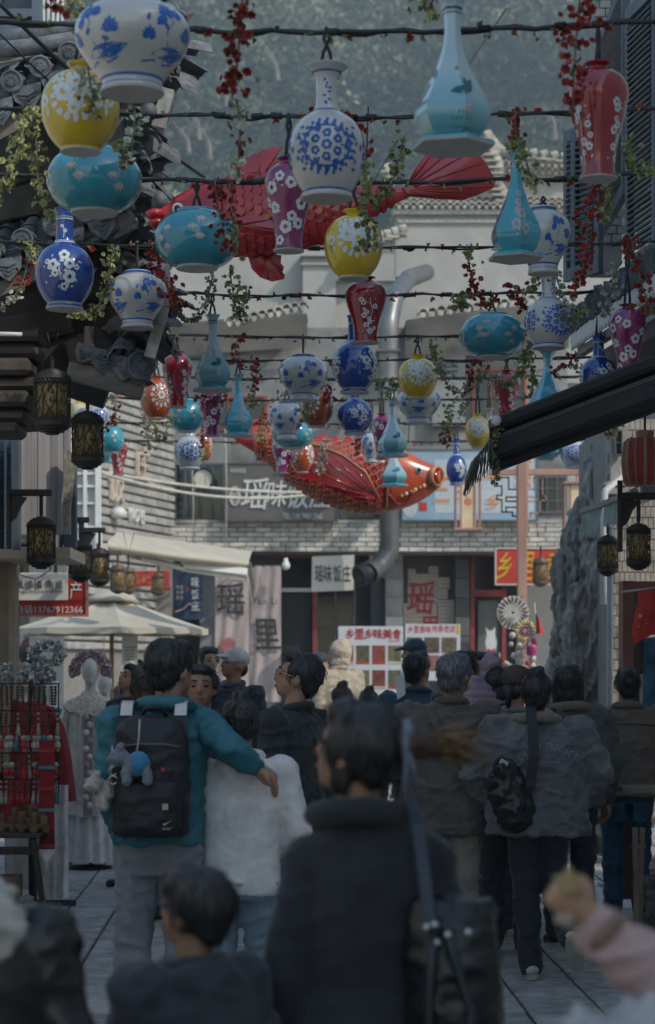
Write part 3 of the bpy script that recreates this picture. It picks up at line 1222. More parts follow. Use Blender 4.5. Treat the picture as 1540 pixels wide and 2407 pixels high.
def shutter(p00, p10, ztop, n, parent, tilt=.6, stile=.045):
 """a louvred leaf standing on the base line p00-p10"""
 p00, p10 = Vector(p00), Vector(p10)
 ax = (p10 - p00)
 w = ax.length
 ax.normalize()
 rz = math.atan2(ax.y, ax.x)
 M = Matrix.Rotation(rz, 3, 'Z')
 h = ztop - p00.z
 c = (p00 + p10) / 2 + Vector((0, 0, h / 2))
 f = MB()
 for t in (-1, 1):
  f.box(c + M @ Vector((t * (w / 2 - stile / 2), 0, 0)), (stile, .045, h), M, .004)
 f.box(c + Vector((0, 0, h / 2 - .04)), (w - stile * 2, .04, .08), M)
 f.box(c - Vector((0, 0, h / 2 - .04)), (w - stile * 2, .04, .08), M)
 o = f.build('shutter', M_SHUTTER, parent)
 sm = MB().box((0, 0, 0), (w - stile * 2, .075, .012), (tilt, 0, 0)).mesh('slat', M_SHUTTER)
 for i in range(n):
  q = p00 + Vector((0, 0, .1 + (h - .2) * (i + .5) / n))
  piece('slat', sm, o, (p00 + p10) / 2 + Vector((0, 0, .1 + (h - .2) * (i + .5) / n)), (random.uniform(-.03, .03), 0, rz))
 return o


shutter(S(1330, 660, 13.4), S(1412, 640, 13.0), S(0, 288, 13.2).z, 22, rh, -.55)
shutter(S(1346, 660, 12.9), S(1412, 640, 12.7), S(0, 300, 12.8).z, 20, rh, .3)
shutter(S(1470, 420, 12.4), S(1408, 600, 13.7), S(0, -40, 12.8).z, 34, rh, .6)
shutter(S(1478, 620, 11.9), S(1545, 620, 11.4), S(0, -40, 11.6).z, 40, rh, .45)
# lean-to tiled roof along the lane
M_TILED = mat('roof_tile_dark', (.075, .09, .10), .6, var=.35, scale=14, bump=.5, bscale=60)
E0, E1 = S(1548, 640, 10.6), S(1345, 785, 13.2)
R0, R1 = E0 + Vector((.75, .2, .48)), E1 + Vector((.75, .2, .48))
MB().strip([[E0, E1], [R0, R1]]).strip([[E0 - Vector((0, 0, .05)), E1 - Vector((0, 0, .05))], [R0 - Vector((0, 0, .05)), R1 - Vector((0, 0, .05))]]).build('lean_to_roof', M_TILED, rh)
tb = MB()
for s in range(5):
 k = 6
 r = .035
 prof = [(math.cos(math.pi * i / (k - 1)) * r, math.sin(math.pi * i / (k - 1)) * r) for i in range(k)]
 tb.poly([(x, s * .17, z + s * .01) for x, z in prof], (0, .2, 0))
tb_me = tb.mesh('roof_tile', M_TILED)
up_me = MB().poly([(-.03, 0, -.02), (.03, 0, -.02), (.036, 0, .07), (.02, 0, .13), (-.02, 0, .12), (-.036, 0, .06)], (.015, .05, 0)).mesh('eave_tile', M_TILED)
dirE = (E1 - E0)
up = (R0 - E0).normalized()
n = 30
xE = dirE.normalized()
nE = xE.cross(up).normalized()
if nE.z < 0:
 nE = -nE
Mt = Matrix((up.cross(nE), up, nE)).transposed().to_euler()
for i in range(n):
 piece('roof_tile', tb_me, rh, E0.lerp(E1, (i + .5) / n) + nE * .01, (Mt.x, Mt.y, Mt.z + random.uniform(-.03, .03)))
for i in range(58):
 for q in range(2):
  piece('eave_tile', up_me, rh, E0.lerp(E1, (i + random.random()) / 58) + Vector((.03 + .05 * q, 0, .02 + .03 * q)), (random.uniform(-.3, .3), random.uniform(-.3, .3), math.atan2(dirE.y, dirE.x) + random.uniform(-.5, .5)), (1, 1, random.uniform(.8, 1.25)))
# row of upright drip ends and white fascia
dm = MB().poly([(-.04, 0, .03), (.04, 0, .03), (.03, 0, -.05), (0, 0, -.085), (-.03, 0, -.05)], (0, .012, 0)).mesh('drip_tile', M_WHITEMETAL)
rzE = math.atan2(dirE.y, dirE.x)
for i in range(36):
 piece('drip_tile', dm, rh, E0.lerp(E1, (i + .5) / 36) + Vector((0, 0, -.03)), (0, 0, rzE))
MB().beam(E0 + Vector((.06, 0, -.12)), E1 + Vector((.06, 0, -.12)), .05, .05).build('fascia', M_CEMENT, rh)
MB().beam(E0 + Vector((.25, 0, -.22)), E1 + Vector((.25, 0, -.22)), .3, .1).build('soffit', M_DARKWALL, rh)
# beige tiled corner house behind it
cw = WT('beige_corner_house', 'beige tiled corner house wall with white sills behind the grey rock', 'building')
wl_ = rpart('wall', 1432, 985, 1640, 1814, 16.5, 2.0, M_MORTAR, cw)
tl = MB()
a0, a1 = S(1432, 1640, 16.48), S(1545, 990, 16.48)
zz, r = a0.z, 0
while zz < a1.z:
 xx = a0.x + (.02 if r % 2 else 0)
 while xx < a1.x:
  tl.box((xx, 16.49, zz), (.038, .02, .082))
  xx += .043
 zz += .09
 r += 1
M_BEIGE = mat('beige_tile', (.44, .39, .34), .5, var=.22, scale=4, bump=.15, mottle=((.3, .25, .22), 2, .6))
tag(tl.build('wall_tile', M_BEIGE, wl_), kind='stuff')
tlm = MB()
rpart('sill', 1420, 1146, 1478, 1160, 16.3, .25, M_CEMENT, cw)
rpart('sill', 1422, 1130, 1478, 1140, 16.34, .2, M_CEMENT, cw)
rpart('pier', 1436, 1000, 1476, 1130, 16.4, .3, M_CEMENT, cw)
MB().tube([S(1464, 1100, 16.1), S(1462, 1120, 16.1), S(1424, 1152, 16.0), S(1419, 1188, 16.0), S(1419, 1420, 16.0)], .028, 8).build('downpipe', M_WHITEMETAL, cw, smooth=True)
window(cw, 1446, 1010, 1464, 1070, 16.3, 1, 2, M_FRAMEG, fw=3)
# brown shop frame, right edge
bf = WT('brown_shop_frame', 'brown lacquered shop door frame on the right with blue drinks poster inside', 'door')
f = MB()
dF = 13.2
rect(f, 1464, 1365, 1490, 1814 + 300, dF, .2)
rect(f, 1490, 1366, 1600, 1382, dF + .005, .18)
f.build('frame', M_BROWN, bf)
rpart('poster', 1512, 1500, 1600, 1700, dF + .3, .02, mat('blue_poster', (.06, .22, .42), .4, var=.4, scale=6), bf)
rpart('panel', 1490, 1382, 1512, 1814, dF + .32, .05, M_DARKWALL, bf)
rpart('grille_bar', 1492, 1480, 1520, 1483, dF + .2, .02, M_FRAMEG, bf)
rpart('pale_frame', 1505, 1585, 1511, 1700, dF + .22, .02, M_WHITEMETAL, bf)


# ---------------------------------------------------------------- tall scholar rock
rk = MB()
dR_ = 17.6
for (u, v, r, k) in ((1420, 1068, .05, .9), (1408, 1110, .09, 1), (1402, 1170, .12, 1), (1392, 1230, .17, 1), (1376, 1290, .22, 1), (1362, 1350, .27, 1), (1362, 1430, .27, 1), (1366, 1510, .27, 1), (1370, 1590, .3, 1)):
 rk.ell(S(u, v, dR_), (r, r * .9, .28), 12, 8)
a = S(1372, 1600, dR_)
rk.cap(a, (a.x, dR_, -.2), .34, .42)
rk.cap(S(1330, 1320, dR_ - .1), S(1345, 1500, dR_ - .1), .13, .15)
rk.cap(S(1395, 1240, dR_ - .2), S(1402, 1600, dR_ - .25), .1, .16)
rk.cap(S(1350, 1400, dR_ - .25), S(1362, 1640, dR_ - .25), .09, .13)


def rock_disp(co, no):
 a = nz3(co + nz3(co, 3, 7, 1)[:, None] * .08, (7, 7, 1.7), 3, 4)
 b = nz3(co, (2.2, 2.2, 1.2), 9, 2)
 return (np.abs(a) * -.2 + .045) + b * .07 + .03 * np.abs(nz3(co, (14, 14, 5), 21, 2))


rock = link('standing_rock', blob_mesh('standing_rock', rk, .018, M_ROCK, 1, .4, rock_disp))
tag(rock, 'tall jagged grey standing rock beside the metal pole', 'rock')
rk2 = MB().ell((0, 0, .3), (.42, .35, .5), 12, 8).ell((.3, .05, .2), (.3, .3, .35), 10, 7)
o = link('boulder', blob_mesh('boulder', rk2, .03, M_ROCK, 1, .4, rock_disp))
o.location = (2.25, 16.3, .45)
tag(o, 'dark rugged boulder at the foot of the tall rock', 'rock')

# ---------------------------------------------------------------- cage lanterns
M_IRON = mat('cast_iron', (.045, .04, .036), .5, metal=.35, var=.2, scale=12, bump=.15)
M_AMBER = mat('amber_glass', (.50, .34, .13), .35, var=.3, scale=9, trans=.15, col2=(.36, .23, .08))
M_AMBERL = mat('amber_glass_suntint', (.55, .38, .16), .35, var=.2, scale=9, col2=(.42, .26, .08))  # lighter copy of the amber glass, sunlight put into the colour
M_IRONL = mat('cast_iron_suntint', (.16, .115, .085), .5, metal=.2, var=.2, scale=12)  # iron copy with the sunlight painted into its colour


def lantern_meshes(ms, ma, seed=3):
 """unit lantern: 1 wide, about 1.75 tall, hanging down from z = 0"""
 rnd = random.Random(seed)
 top = MB().lathe([(.05, 0), (.05, -.06), (.16, -.06), (.16, -.11), (.30, -.11), (.32, -.17), (.40, -.17), (.42, -.24), (.48, -.25), (.5, -.34), (.47, -.35), (.47, -.42)], 12)
 bot = MB().lathe([(.47, -1.42), (.5, -1.44), (.5, -1.56), (.44, -1.57), (.42, -1.63), (.34, -1.64), (.32, -1.70), (.2, -1.71), (.18, -1.76), (.05, -1.77)], 12)
 band = MB()
 for zc in (-.38, -1.38):
  for i in range(30):
   a = 2 * math.pi * i / 30
   p = Vector((.485 * math.cos(a), .485 * math.sin(a), zc))
   for s in (-1, 1):
    q = Vector((.485 * math.cos(a + s * .1), .485 * math.sin(a + s * .1), zc - .05))
    band.tube([p + Vector((0, 0, .05)), q], .012, 4, False)
  band.lathe([(.475, zc - .06), (.5, zc - .06), (.5, zc - .045), (.475, zc - .045)], 16)
 glass = MB().lathe([(.40, -.40), (.41, -.9), (.40, -1.42)], 16)
 tr = MB()

 def on(a, z):
  return Vector((.47 * math.cos(a), .47 * math.sin(a), z))
 for i in range(8):                                    # uprights
  a = 2 * math.pi * i / 8 + .39
  tr.tube([on(a, -.4), on(a, -1.42)], .02, 4, False)
 for i in range(8):                                    # scrolling vine in every face
  a0 = 2 * math.pi * i / 8 + .39
  for s in (1, -1):
   pts = []
   for k in range(9):
    t = k / 8
    pts.append(on(a0 + .39 + s * .30 * math.sin(t * 5.2 + i), -1.40 + t * .98))
   tr.tube(pts, .015, 4, False)
  for q in range(3):                                # curls and leaves
   zc = -1.2 + q * .3 + rnd.uniform(-.05, .05)
   ac = a0 + .39 + rnd.uniform(-.15, .15)
   cr = []
   for k in range(8):
    th = k * .85
    rr = .02 + .018 * k
    cr.append(on(ac + rr * math.cos(th) * 1.6, zc + rr * math.sin(th)))
   tr.tube(cr, .012, 4, False)
   for s in range(3):
    c = on(ac + rnd.uniform(-.25, .25), zc + rnd.uniform(-.14, .14))
    tr.ell(c, (.035, .035, .022), 5, 3)
 return (top.mesh('top_cap', ms, angle=35), bot.mesh('base', ms, angle=35), band.mesh('pierced_band', ms),
   glass.mesh('glass', ma, smooth=True), tr.mesh('tracery', ms))


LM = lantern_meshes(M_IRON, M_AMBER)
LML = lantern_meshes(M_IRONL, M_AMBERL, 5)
GL = 'cage lanterns hung along the lane'


def lantern(label, u, v0, v1, w, d, sun_tint=False, arm=None, wire=None, rz=0.0):
 p = S(u, v0, d)
 k = px(w, d)
 kz = px(v1 - v0, d) / 1.77
 t = thing('cage_lantern', label, 'lantern', p, rz, GL)
 for me in (LML if sun_tint else LM):
  o_ = piece(me.name.split('.')[0], me, t, (0, 0, 0), (0, 0, 0), (k, k, kz))
  if me.name.startswith('pierced') or me.name.startswith('tracery'):
   o_['kind'] = 'stuff'
 h = MB()
 if arm:
  ua, va, ub = arm
  rod = px(v0 - va, d)
  h.tube([(0, 0, 0), (0, 0, rod)], .013, 8)
  ob = h.build('rod', LM[0].materials[0] if not sun_tint else M_IRONL, t)
  b = thing('lantern_bracket', label.replace('lantern', 'lantern bracket', 1) if False else 'iron bracket arm above the ' + label.replace('cage ', ''), 'bracket', S(ua, va, d), 0, 'iron lantern brackets')
  a2 = MB().beam((0, 0, 0), (px(ub - ua, d), 0, 0), .035, .045, .006)
  a2.build('arm', M_IRONL if sun_tint else M_IRON, b)
  c2 = MB()
  c2.poly([(0, 0, -.01), (.11, 0, -.03), (.07, 0, -.09), (.04, 0, -.16), (.0, 0, -.2)], (0, .03, 0))
  c2.build('scroll_plate', M_IRONL if sun_tint else M_IRON, b)
  MB().beam((-.01, .015, .1), (-.01, .015, -.35), .03).build('wall_plate', M_IRONL if sun_tint else M_IRON, b)
 elif wire:
  h.tube([(0, 0, 0), (0, 0, px(26, d))], .012, 6)
  h.build('rod', M_IRON, t)
  MB().tube([(-px(12, d), 0, px(80, d)), (0, 0, px(26, d)), (px(14, d), 0, px(80, d))], .004, 5).build('hanging_wire', M_IRON, t)
 return t


lantern('amber cage lantern hung by a wire from the dark eaves, biggest of all', 123, 862, 1022, 90, 11.0, wire=True)
lantern('black cage lantern below and right of the biggest one by the hanging vases', 206, 962, 1104, 77, 11.4, wire=True, rz=.3)
lantern('cage lantern under a black arm before the pale boarded wall', 97, 1210, 1338, 70, 13.2, arm=(24, 1158, 122))
lantern('cage lantern on the second arm above the phone sign', 189, 1266, 1369, 58, 15.5, arm=(146, 1222, 210), rz=.2)
lantern('cage lantern half hidden right of the phone sign one', 234, 1284, 1379, 48, 17.5, arm=(196, 1246, 248), rz=.5)
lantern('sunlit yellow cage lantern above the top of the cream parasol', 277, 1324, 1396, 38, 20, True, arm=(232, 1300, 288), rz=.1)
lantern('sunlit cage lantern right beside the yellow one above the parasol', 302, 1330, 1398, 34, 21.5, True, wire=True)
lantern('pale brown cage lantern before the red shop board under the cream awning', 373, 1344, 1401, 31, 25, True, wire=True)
lantern('dark cage lantern on the grey metal pole beside the standing rock', 1429, 1254, 1355, 50, 14.4, wire=True, rz=.2)
lantern('dark cage lantern right of the grey pole lantern', 1501, 1226, 1341, 58, 12.6, arm=(1462, 1166, 1545), rz=.35)
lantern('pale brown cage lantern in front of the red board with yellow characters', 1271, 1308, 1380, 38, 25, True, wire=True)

# ---------------------------------------------------------------- metal pole, wooden lamp post
M_GALV = mat('galvanised_pole', (.36, .36, .36), .45, metal=.3, var=.08, scale=6)
t = WT('metal_pole', 'slim grey metal pole standing before the rock on the right', 'pole')
a = S(1434, 1350, 14.7)
MB().tube([(a.x, a.y, 0), (a.x, a.y, a.z + .35)], px(7.5, 14.7), 12).build('shaft', M_GALV, t, smooth=True)
MB().box((a.x, a.y, .01), (.16, .16, .02)).build('foot_plate', M_GALV, t)
M_ROSE = mat('rosewood_paint', (.42, .24, .19), .5, var=.12, scale=5, bump=.1, stretch=(1, 1, .2))
t = WT('lamp_post', 'reddish brown wooden lamp post with cross arm and two square lanterns', 'lamp post')
dP = 24.0
a, b = S(1227, 1078, dP), S(1382, 1108, dP)
MB().box((a.x, dP, a.z / 2), (px(22, dP), .11, a.z), None, .006).build('post', M_ROSE, t)
MB().box((S(1217, 0, dP).x, dP - .015, S(0, 1180, dP).z), (px(6, dP), .06, px(165, dP)), None, .004).build('side_rail', M_ROSE, t)
MB().box((S(1238, 0, dP).x, dP - .015, S(0, 1180, dP).z), (px(5, dP), .06, px(165, dP)), None, .004).build('side_rail', M_ROSE, t)
for u0, u1 in ((1150, 1216), (1239, 1383)):
 rpart('cross_arm', u0, 1102, u1, 1116, dP - .04, .08, M_ROSE, t, .004)


def fret(segs, mirror=False):
 mb = MB()
 for (u0, v0, u1, v1) in segs:
  rect(mb, min(u0, u1) - 1.6, min(v0, v1) - 1.6, max(u0, u1) + 1.6, max(v0, v1) + 1.6, dP, .03)
 return mb


path = [(1216, 1213), (1205, 1213), (1205, 1203), (1180, 1203), (1180, 1174), (1168, 1174), (1168, 1164), (1180, 1164), (1180, 1142), (1163, 1142), (1163, 1122), (1196, 1122), (1196, 1150), (1216, 1150)]
fret([path[i] + path[i + 1] for i in range(len(path) - 1)] + [(1190, 1168, 1216, 1168), (1190, 1168, 1190, 1178), (1190, 1178, 1216, 1178), (1190, 1192, 1216, 1192), (1190, 1192, 1190, 1203)]).build('fretwork', M_IRON, t)
pr = [(1240, 1150), (1256, 1150), (1256, 1122), (1276, 1122), (1276, 1164), (1284, 1164), (1284, 1176), (1270, 1176), (1270, 1205), (1248, 1205), (1248, 1216)]
fret([pr[i] + pr[i + 1] for i in range(len(pr) - 1)] + [(1240, 1168, 1262, 1168), (1262, 1168, 1262, 1178), (1240, 1178, 1262, 1178)]).build('fretwork', M_ROSE, t)
M_PARCH = mat('parchment_panel', (.70, .54, .36), .6, var=.08, scale=4)
M_CINN = mat('cinnabar', (.55, .2, .1), .6, var=.1)


def square_lantern(label, u0, v0, u1, v1):
 t2 = WT('square_lantern', label, 'lantern', 'square lanterns on the wooden lamp post')
 a, b = S(u0, v1, dP), S(u1, v0, dP)
 cx, w, h = (a.x + b.x) / 2, b.x - a.x, b.z - a.z
 MB().box((cx, dP - .02, (a.z + b.z) / 2), (w * .52, w * .5, h * .94)).build('paper_body', M_PARCH, t2)
 MB().lathe([(.0, -.003), (px(9, dP), -.003), (px(9, dP), .003), (0, .003)], 20, (cx, dP - .02 - w * .25, (a.z + b.z) / 2 + .02), M=Matrix.Rotation(R(90), 3, 'X')).build('round_emblem', M_CINN, t2)
 MB().box((cx, dP - .02, b.z), (w * 1.05, w * .8, .03), None, .004).build('top_board', M_ROSE, t2)
 MB().box((cx, dP - .02, a.z), (w * 1.08, w * .8, .03), None, .004).build('base_board', M_ROSE, t2)
 for s in (-1, 1):
  for y in (-1, 1):
   MB().box((cx + s * w * .46, dP - .02 + y * w * .3, (a.z + b.z) / 2), (.018, .018, h - .03)).build('corner_post', M_ROSE, t2)
  MB().box((cx + s * w * .27, dP - .02 - w * .26, (a.z + b.z) / 2), (.022, .022, h - .03)).build('corner_post', M_ROSE, t2)
 MB().tube([(cx, dP - .02, b.z + .015), (cx, dP - .02, S(0, 1114, dP).z)], .012, 6).build('hanger', M_ROSE, t2)


square_lantern('sunlit square paper lantern left of the wooden lamp post', 1068, 1124, 1130, 1245)
square_lantern('sunlit square paper lantern on the right arm beside the rock', 1323, 1137, 1388, 1247)

# ---------------------------------------------------------------- the dark retracted awning on the right
M_BLACKFAB = mat('black_canvas', (.028, .028, .03), .75, var=.2, scale=4, bump=.15, bscale=60, stretch=(.3, 1, 3))
M_GREYFAB = mat('grey_canvas', (.085, .085, .082), .8, var=.15, bump=.15, bscale=50)
t = WT('black_awning', 'black folded awning reaching out from the right over the lane', 'awning')
A0, A1 = S(1168, 1022, 11.6), S(1560, 872, 10.5)
dA = (A1 - A0).normalized()
MB().beam(A0 + Vector((0, 0, .045)), A1 + Vector((0, 0, .045)), .16, px(34, 11), .02).build('cassette', M_BLACKFAB, t)
MB().beam(A0 + Vector((.01, .02, -.04)), A1 + Vector((.01, .02, -.04)), .13, px(22, 11), .008).build('folded_cloth', M_GREYFAB, t)
MB().beam(A0 + Vector((.0, 0, -.115)), A1 + Vector((.0, 0, -.115)), .17, px(42, 11), .02).build('front_bar', M_BLACKFAB, t)
for k in range(4):
 MB().beam(A0 + Vector((0, -.085, .08 - .055 * k)), A1 + Vector((0, -.085, .08 - .055 * k)), .012, .012).build('seam', M_GREYFAB, t)
MB().beam(S(1165, 1098, 11.6), S(1560, 948, 10.6), .06, .05, .008).build('arm', M_BLACKFAB, t)
MB().lathe([(.0, -.02), (.022, -.018), (.03, -.005), (.03, .02), (0, .022)], 16, S(1166, 989, 11.45), M=Matrix.Rotation(R(90), 3, 'X')).build('end_cap', M_WHITEMETAL, t, smooth=True)
rpart('end_bracket', 1152, 1000, 1172, 1100, 11.55, .05, M_BLACKFAB, t)
M_FRINGE = mat('grey_fringe', (.16, .165, .16), .9, var=.3, scale=20, bump=.3, bscale=80, stretch=(3, 3, .2))
for i in range(22):
 s = i / 21
 a = S(1156 - 46 * s, 1030 + 56 * s, 11.5 - .25 * s)
 b = S(1158 - 72 * s + random.uniform(-3, 3), 1105 + 62 * s + random.uniform(-9, 9), 11.48 - .28 * s)
 mid = a.lerp(b, .5) + Vector((.012 * math.sin(i * 2.1), .015 * math.cos(i * 1.7), 0))
 mb = MB().tube([a, mid, b], [.013, .014, .006], 5, True, .4)
 mb.build('fringe_strand', M_FRINGE, t, smooth=True)
# small grey green awning by the pole
t = WT('green_awning', 'small folded grey green awning with scalloped valance above the lantern on the pole', 'awning')
M_SAGE = mat('sage_canvas', (.30, .39, .36), .85, var=.15, bump=.2, bscale=40)
M_SAGEB = mat('canvas_binding', (.34, .30, .27), .7, var=.1)


def scalloped(p, n=6):
 """four-cornered cloth with a scalloped lower edge: (tl, tr, br, bl)"""
 tl, tr, br, bl = p
 low = [bl.lerp(br, i / (n * 4)) + Vector((0, 0, -.03 * abs(math.sin(math.pi * i / 4)))) for i in range(n * 4 + 1)]
 return MB().poly([tl, tr] + low[::-1], (0, .012, 0))


scalloped([S(1420, 1188, 14.4), S(1484, 1162, 13.6), S(1476, 1226, 13.6), S(1418, 1230, 14.4)]).build('valance', M_SAGE, t)
scalloped([S(1366, 1206, 15.2), S(1418, 1190, 14.6), S(1400, 1258, 14.6), S(1368, 1252, 15.2)], 4).build('valance', M_SAGE, t)
MB().beam(S(1366, 1202, 15.2), S(1418, 1186, 14.6), .03, .04, .005).build('front_bar', M_SAGEB, t)
MB().beam(S(1418, 1184, 14.4), S(1488, 1158, 13.5), .03, .04, .005).build('front_bar', M_SAGEB, t)
MB().lathe([(0, -.02), (.03, -.02), (.03, .03), (0, .03)], 14, S(1490, 1158, 13.4), M=Matrix.Rotation(R(90), 3, 'X')).build('end_cap', mat('grey_cap', (.25, .27, .28), .5), t)
MB().beam(S(1482, 1190, 13.4), S(1528, 1170, 12.9), .02, .03).build('arm', mat('gilt_arm', (.45, .37, .24), .4, metal=.4), t)
MB().box(S(1528, 1150, 12.9), (.12, .1, .1), None, .01).build('arm_hinge', mat('grey_cap', (.25, .27, .28)), t)
# red drum lantern, upper right
t = WT('red_drum_lantern', 'big red ribbed drum lantern at the right edge under the black awning', 'lantern')
M_REDSILK = mat('red_silk', (.38, .035, .03), .55, var=.15, scale=6, sheen=.3, bump=.1)
M_GILT = mat('gilt_band', (.40, .22, .13), .5, var=.1)
c = S(1516, 1086, 12.0)
rr, hh = px(52, 12), px(112, 12)
prof = [(.3, -.5), (.72, -.49), (.9, -.42), (.97, -.2), (1, 0), (.97, .2), (.9, .42), (.72, .49), (.3, .5)]
MB().lathe([(r * rr, z * hh) for r, z in prof], 28, c).build('silk_body', M_REDSILK, t, smooth=True)
for i in range(14):
 a = 2 * math.pi * i / 14 + .1
 MB().tube([c + Vector((r * rr * 1.015 * math.cos(a), r * rr * 1.015 * math.sin(a), z * hh)) for r, z in prof[1:-1]], .006 if i % 2 else .011, 5, False).build('rib', M_GILT, t, smooth=True)
MB().lathe([(rr * .4, 0), (rr * .42, .04), (rr * .3, .045)], 18, c + Vector((0, 0, hh * .5))).build('top_ring', M_GILT, t)
MB().tube([c + Vector((0, 0, hh * .5)), c + Vector((0, 0, hh * .5 + .25))], .008, 6).build('cord', M_IRON, t)

# ---------------------------------------------------------------- cream folding awning and parasol, left middle
M_CREAM = mat('cream_canvas', (.50, .45, .36), .8, var=.05, scale=3, bump=.1, bscale=30)
M_CREAMM = mat('cream_metal', (.60, .56, .48), .5, var=.06)
t = WT('cream_awning', 'long cream folding awning sloping down across the left of the street', 'awning')
q0, q1, q2, q3 = S(255, 1272, 22.0), S(586, 1316, 24.5), S(586, 1338, 24.5), S(255, 1296, 22)
roll = MB()
rows_ = []
for k in range(7):
 s = k / 6
 rows_.append([q0.lerp(q3, s) + Vector((0, -.12 * math.sin(math.pi * s), 0)), q0.lerp(q1, .5).lerp(q3.lerp(q2, .5), s) + Vector((0, -.13 * math.sin(math.pi * s), -.015)), q1.lerp(q2, s) + Vector((0, -.12 * math.sin(math.pi * s), 0))])
rows_.append([q3 + Vector((0, .4, .04)), q3.lerp(q2, .5) + Vector((0, .4, .04)), q2 + Vector((0, .4, .04))])
rows_.insert(0, [q0 + Vector((0, .9, .16)), q0.lerp(q1, .5) + Vector((0, .9, .16)), q1 + Vector((0, .9, .16))])
roll.strip(rows_)
roll.build('canvas', M_CREAM, t, smooth=True)
MB().beam(S(300, 1304, 22.6), S(430, 1334, 23.6), .05, .06).build('arm', M_CREAMM, t)
MB().beam(S(428, 1326, 23.5), S(580, 1344, 24.4), .05, .09, .01).build('front_bar', M_WHITEMETAL, t)
MB().beam(S(430, 1338, 23.6), S(582, 1360, 24.5), .04, .05).build('arm', M_CREAMM, t)
MB().beam(S(330, 1312, 22.7), S(432, 1338, 23.5), .04, .04).build('arm', M_CREAMM, t)
rows_ = [[S(u, v, 24.4 + .04 * math.sin(k * 2)) for k, (u, v) in enumerate(r)] for r in
         (((574, 1318), (584, 1318), (591, 1322)), ((576, 1340), (587, 1342), (594, 1342)), ((585, 1365), (592, 1365), (597, 1372)), ((588, 1385), (594, 1384), (601, 1380)), ((590, 1403), (594, 1404), (598, 1398)))]
MB().strip(rows_).build('hanging_flap', M_CREAM, t, smooth=True)

t = WT('parasol', 'large sunlit cream market parasol on a wooden pole', 'parasol')
dPa = 21.0
ap = S(245, 1394, dPa)
rad = px(228, dPa)
zr = S(0, 1478, dPa).z
can = MB()
nseg = 8
apex = Vector((ap.x + .08, dPa, ap.z))
ring = []
for i in range(nseg * 4):
 a = 2 * math.pi * i / (nseg * 4) + .2
 k = i % 4
 edge = math.cos(math.pi / nseg) / math.cos((k / 4 - .5) * 2 * math.pi / nseg)
 rr_ = rad * edge
 ring.append(Vector((math.cos(a) * rr_, math.sin(a) * rr_ * 1.0, 0)))
nr = len(ring)
rows_ = []
for s in (0.06, .18, .35, .55, .78, 1):
 rows_.append([apex + Vector((p.x * s, p.y * s, -(apex.z - zr) * (s ** .92) - .03 * math.sin(math.pi * s) * (1 if i % 4 else .2))) for i, p in enumerate(ring)] )
rows_.append([Vector((p.x * 1.005, p.y * 1.005, 0)) + Vector((apex.x, apex.y, zr - px(13, dPa) - .012 * (i % 2))) for i, p in enumerate(ring)])
rows_ = [r + [r[0]] for r in rows_]
can.strip(rows_)
can.build('canopy', M_CREAM, t)
v_ = MB().lathe([(.02, .02), (.22, -.05), (.3, -.11)], 16, apex + Vector((0, 0, .02)))
v_.build('vent_cap', M_CREAM, t, smooth=True)
for i in range(nseg):
 p = ring[i * 4]
 MB().beam(apex - Vector((0, 0, .09)), Vector((apex.x + p.x, apex.y + p.y, zr - .02)), .02, .025).build('rib', M_CREAMM, t)
MB().tube([(apex.x, apex.y, 0), (apex.x, apex.y, apex.z - .02)], .024, 10).build('pole', mat('pine_pole', (.42, .27, .14), .55, var=.15), t, smooth=True)
MB().lathe([(.02, .12), (.05, .1), (.26, .07), (.28, 0)], 20, (apex.x, apex.y, 0)).build('foot', M_IRON, t)
# price card hanging from it
t = WT('hanging_card', 'white card hung on a string from the rim of the cream parasol', 'card')
rpart('card', 287, 1494, 324, 1565, 20.4, .006, mat('card_white', (.7, .66, .55), .6, var=.06), t)
for i in range(5):
 rpart('print_line', 293, 1520 + i * 7, 318, 1523 + i * 7, 20.396, .002, mat('print_grey', (.3, .28, .24)), t)
MB().tube([S(305, 1494, 20.4), S(307, 1484, 20.42)], .003, 5).build('string', M_IRON, t)

# ---------------------------------------------------------------- cables slung between the houses
M_CABW = mat('pale_cable', (.55, .52, .45), .6, var=.1)
M_CABD = mat('black_cable', (.025, .027, .03), .6, var=.2)


def sag(a, b, n, drop, jit=.0):
 return [a.lerp(b, i / n) + Vector((random.uniform(-jit, jit), 0, -drop * 4 * (i / n) * (1 - i / n) + random.uniform(-jit, jit))) for i in range(n + 1)]


for (p, q, dr, lb) in (((236, 1108, 26), (790, 1155, 30), .10, 'pale cable slung from the brick house to the dark restaurant sign, upper one'),
                       ((240, 1112, 26), (800, 1150, 30), .22, 'pale cable sagging lower beneath the other pale cable at the restaurant sign')):
 o = MB().tube(sag(S(*p), S(*q), 16, dr), .022, 6).build('overhead_cable', M_CABW, smooth=True)
 tag(o, lb, 'cable', 'cables slung between the houses')
for (p, q, dr, r, lb) in (((-30, -20, 9.6), (480, 416, 12.5), .05, .011, 'black cable running slantwise down from the top left past the eaves'),
                          ((-20, 60, 9.9), (400, 420, 12), .04, .005, 'thin grey wire running slantwise beside the black cable at the eaves'),
                          ((1090, 170, 30), (1190, 20, 20), .0, .008, 'thin dark wire rising to the top right before the wooded slope'),
                          ((870, 440, 30), (935, 330, 26), .0, .012, 'short dark wire rising behind the middle blue and white vase')):
 o = MB().tube(sag(S(*p), S(*q), 12, dr), r, 6).build('overhead_cable', M_CABD, smooth=True)
 tag(o, lb, 'cable', 'cables slung between the houses')
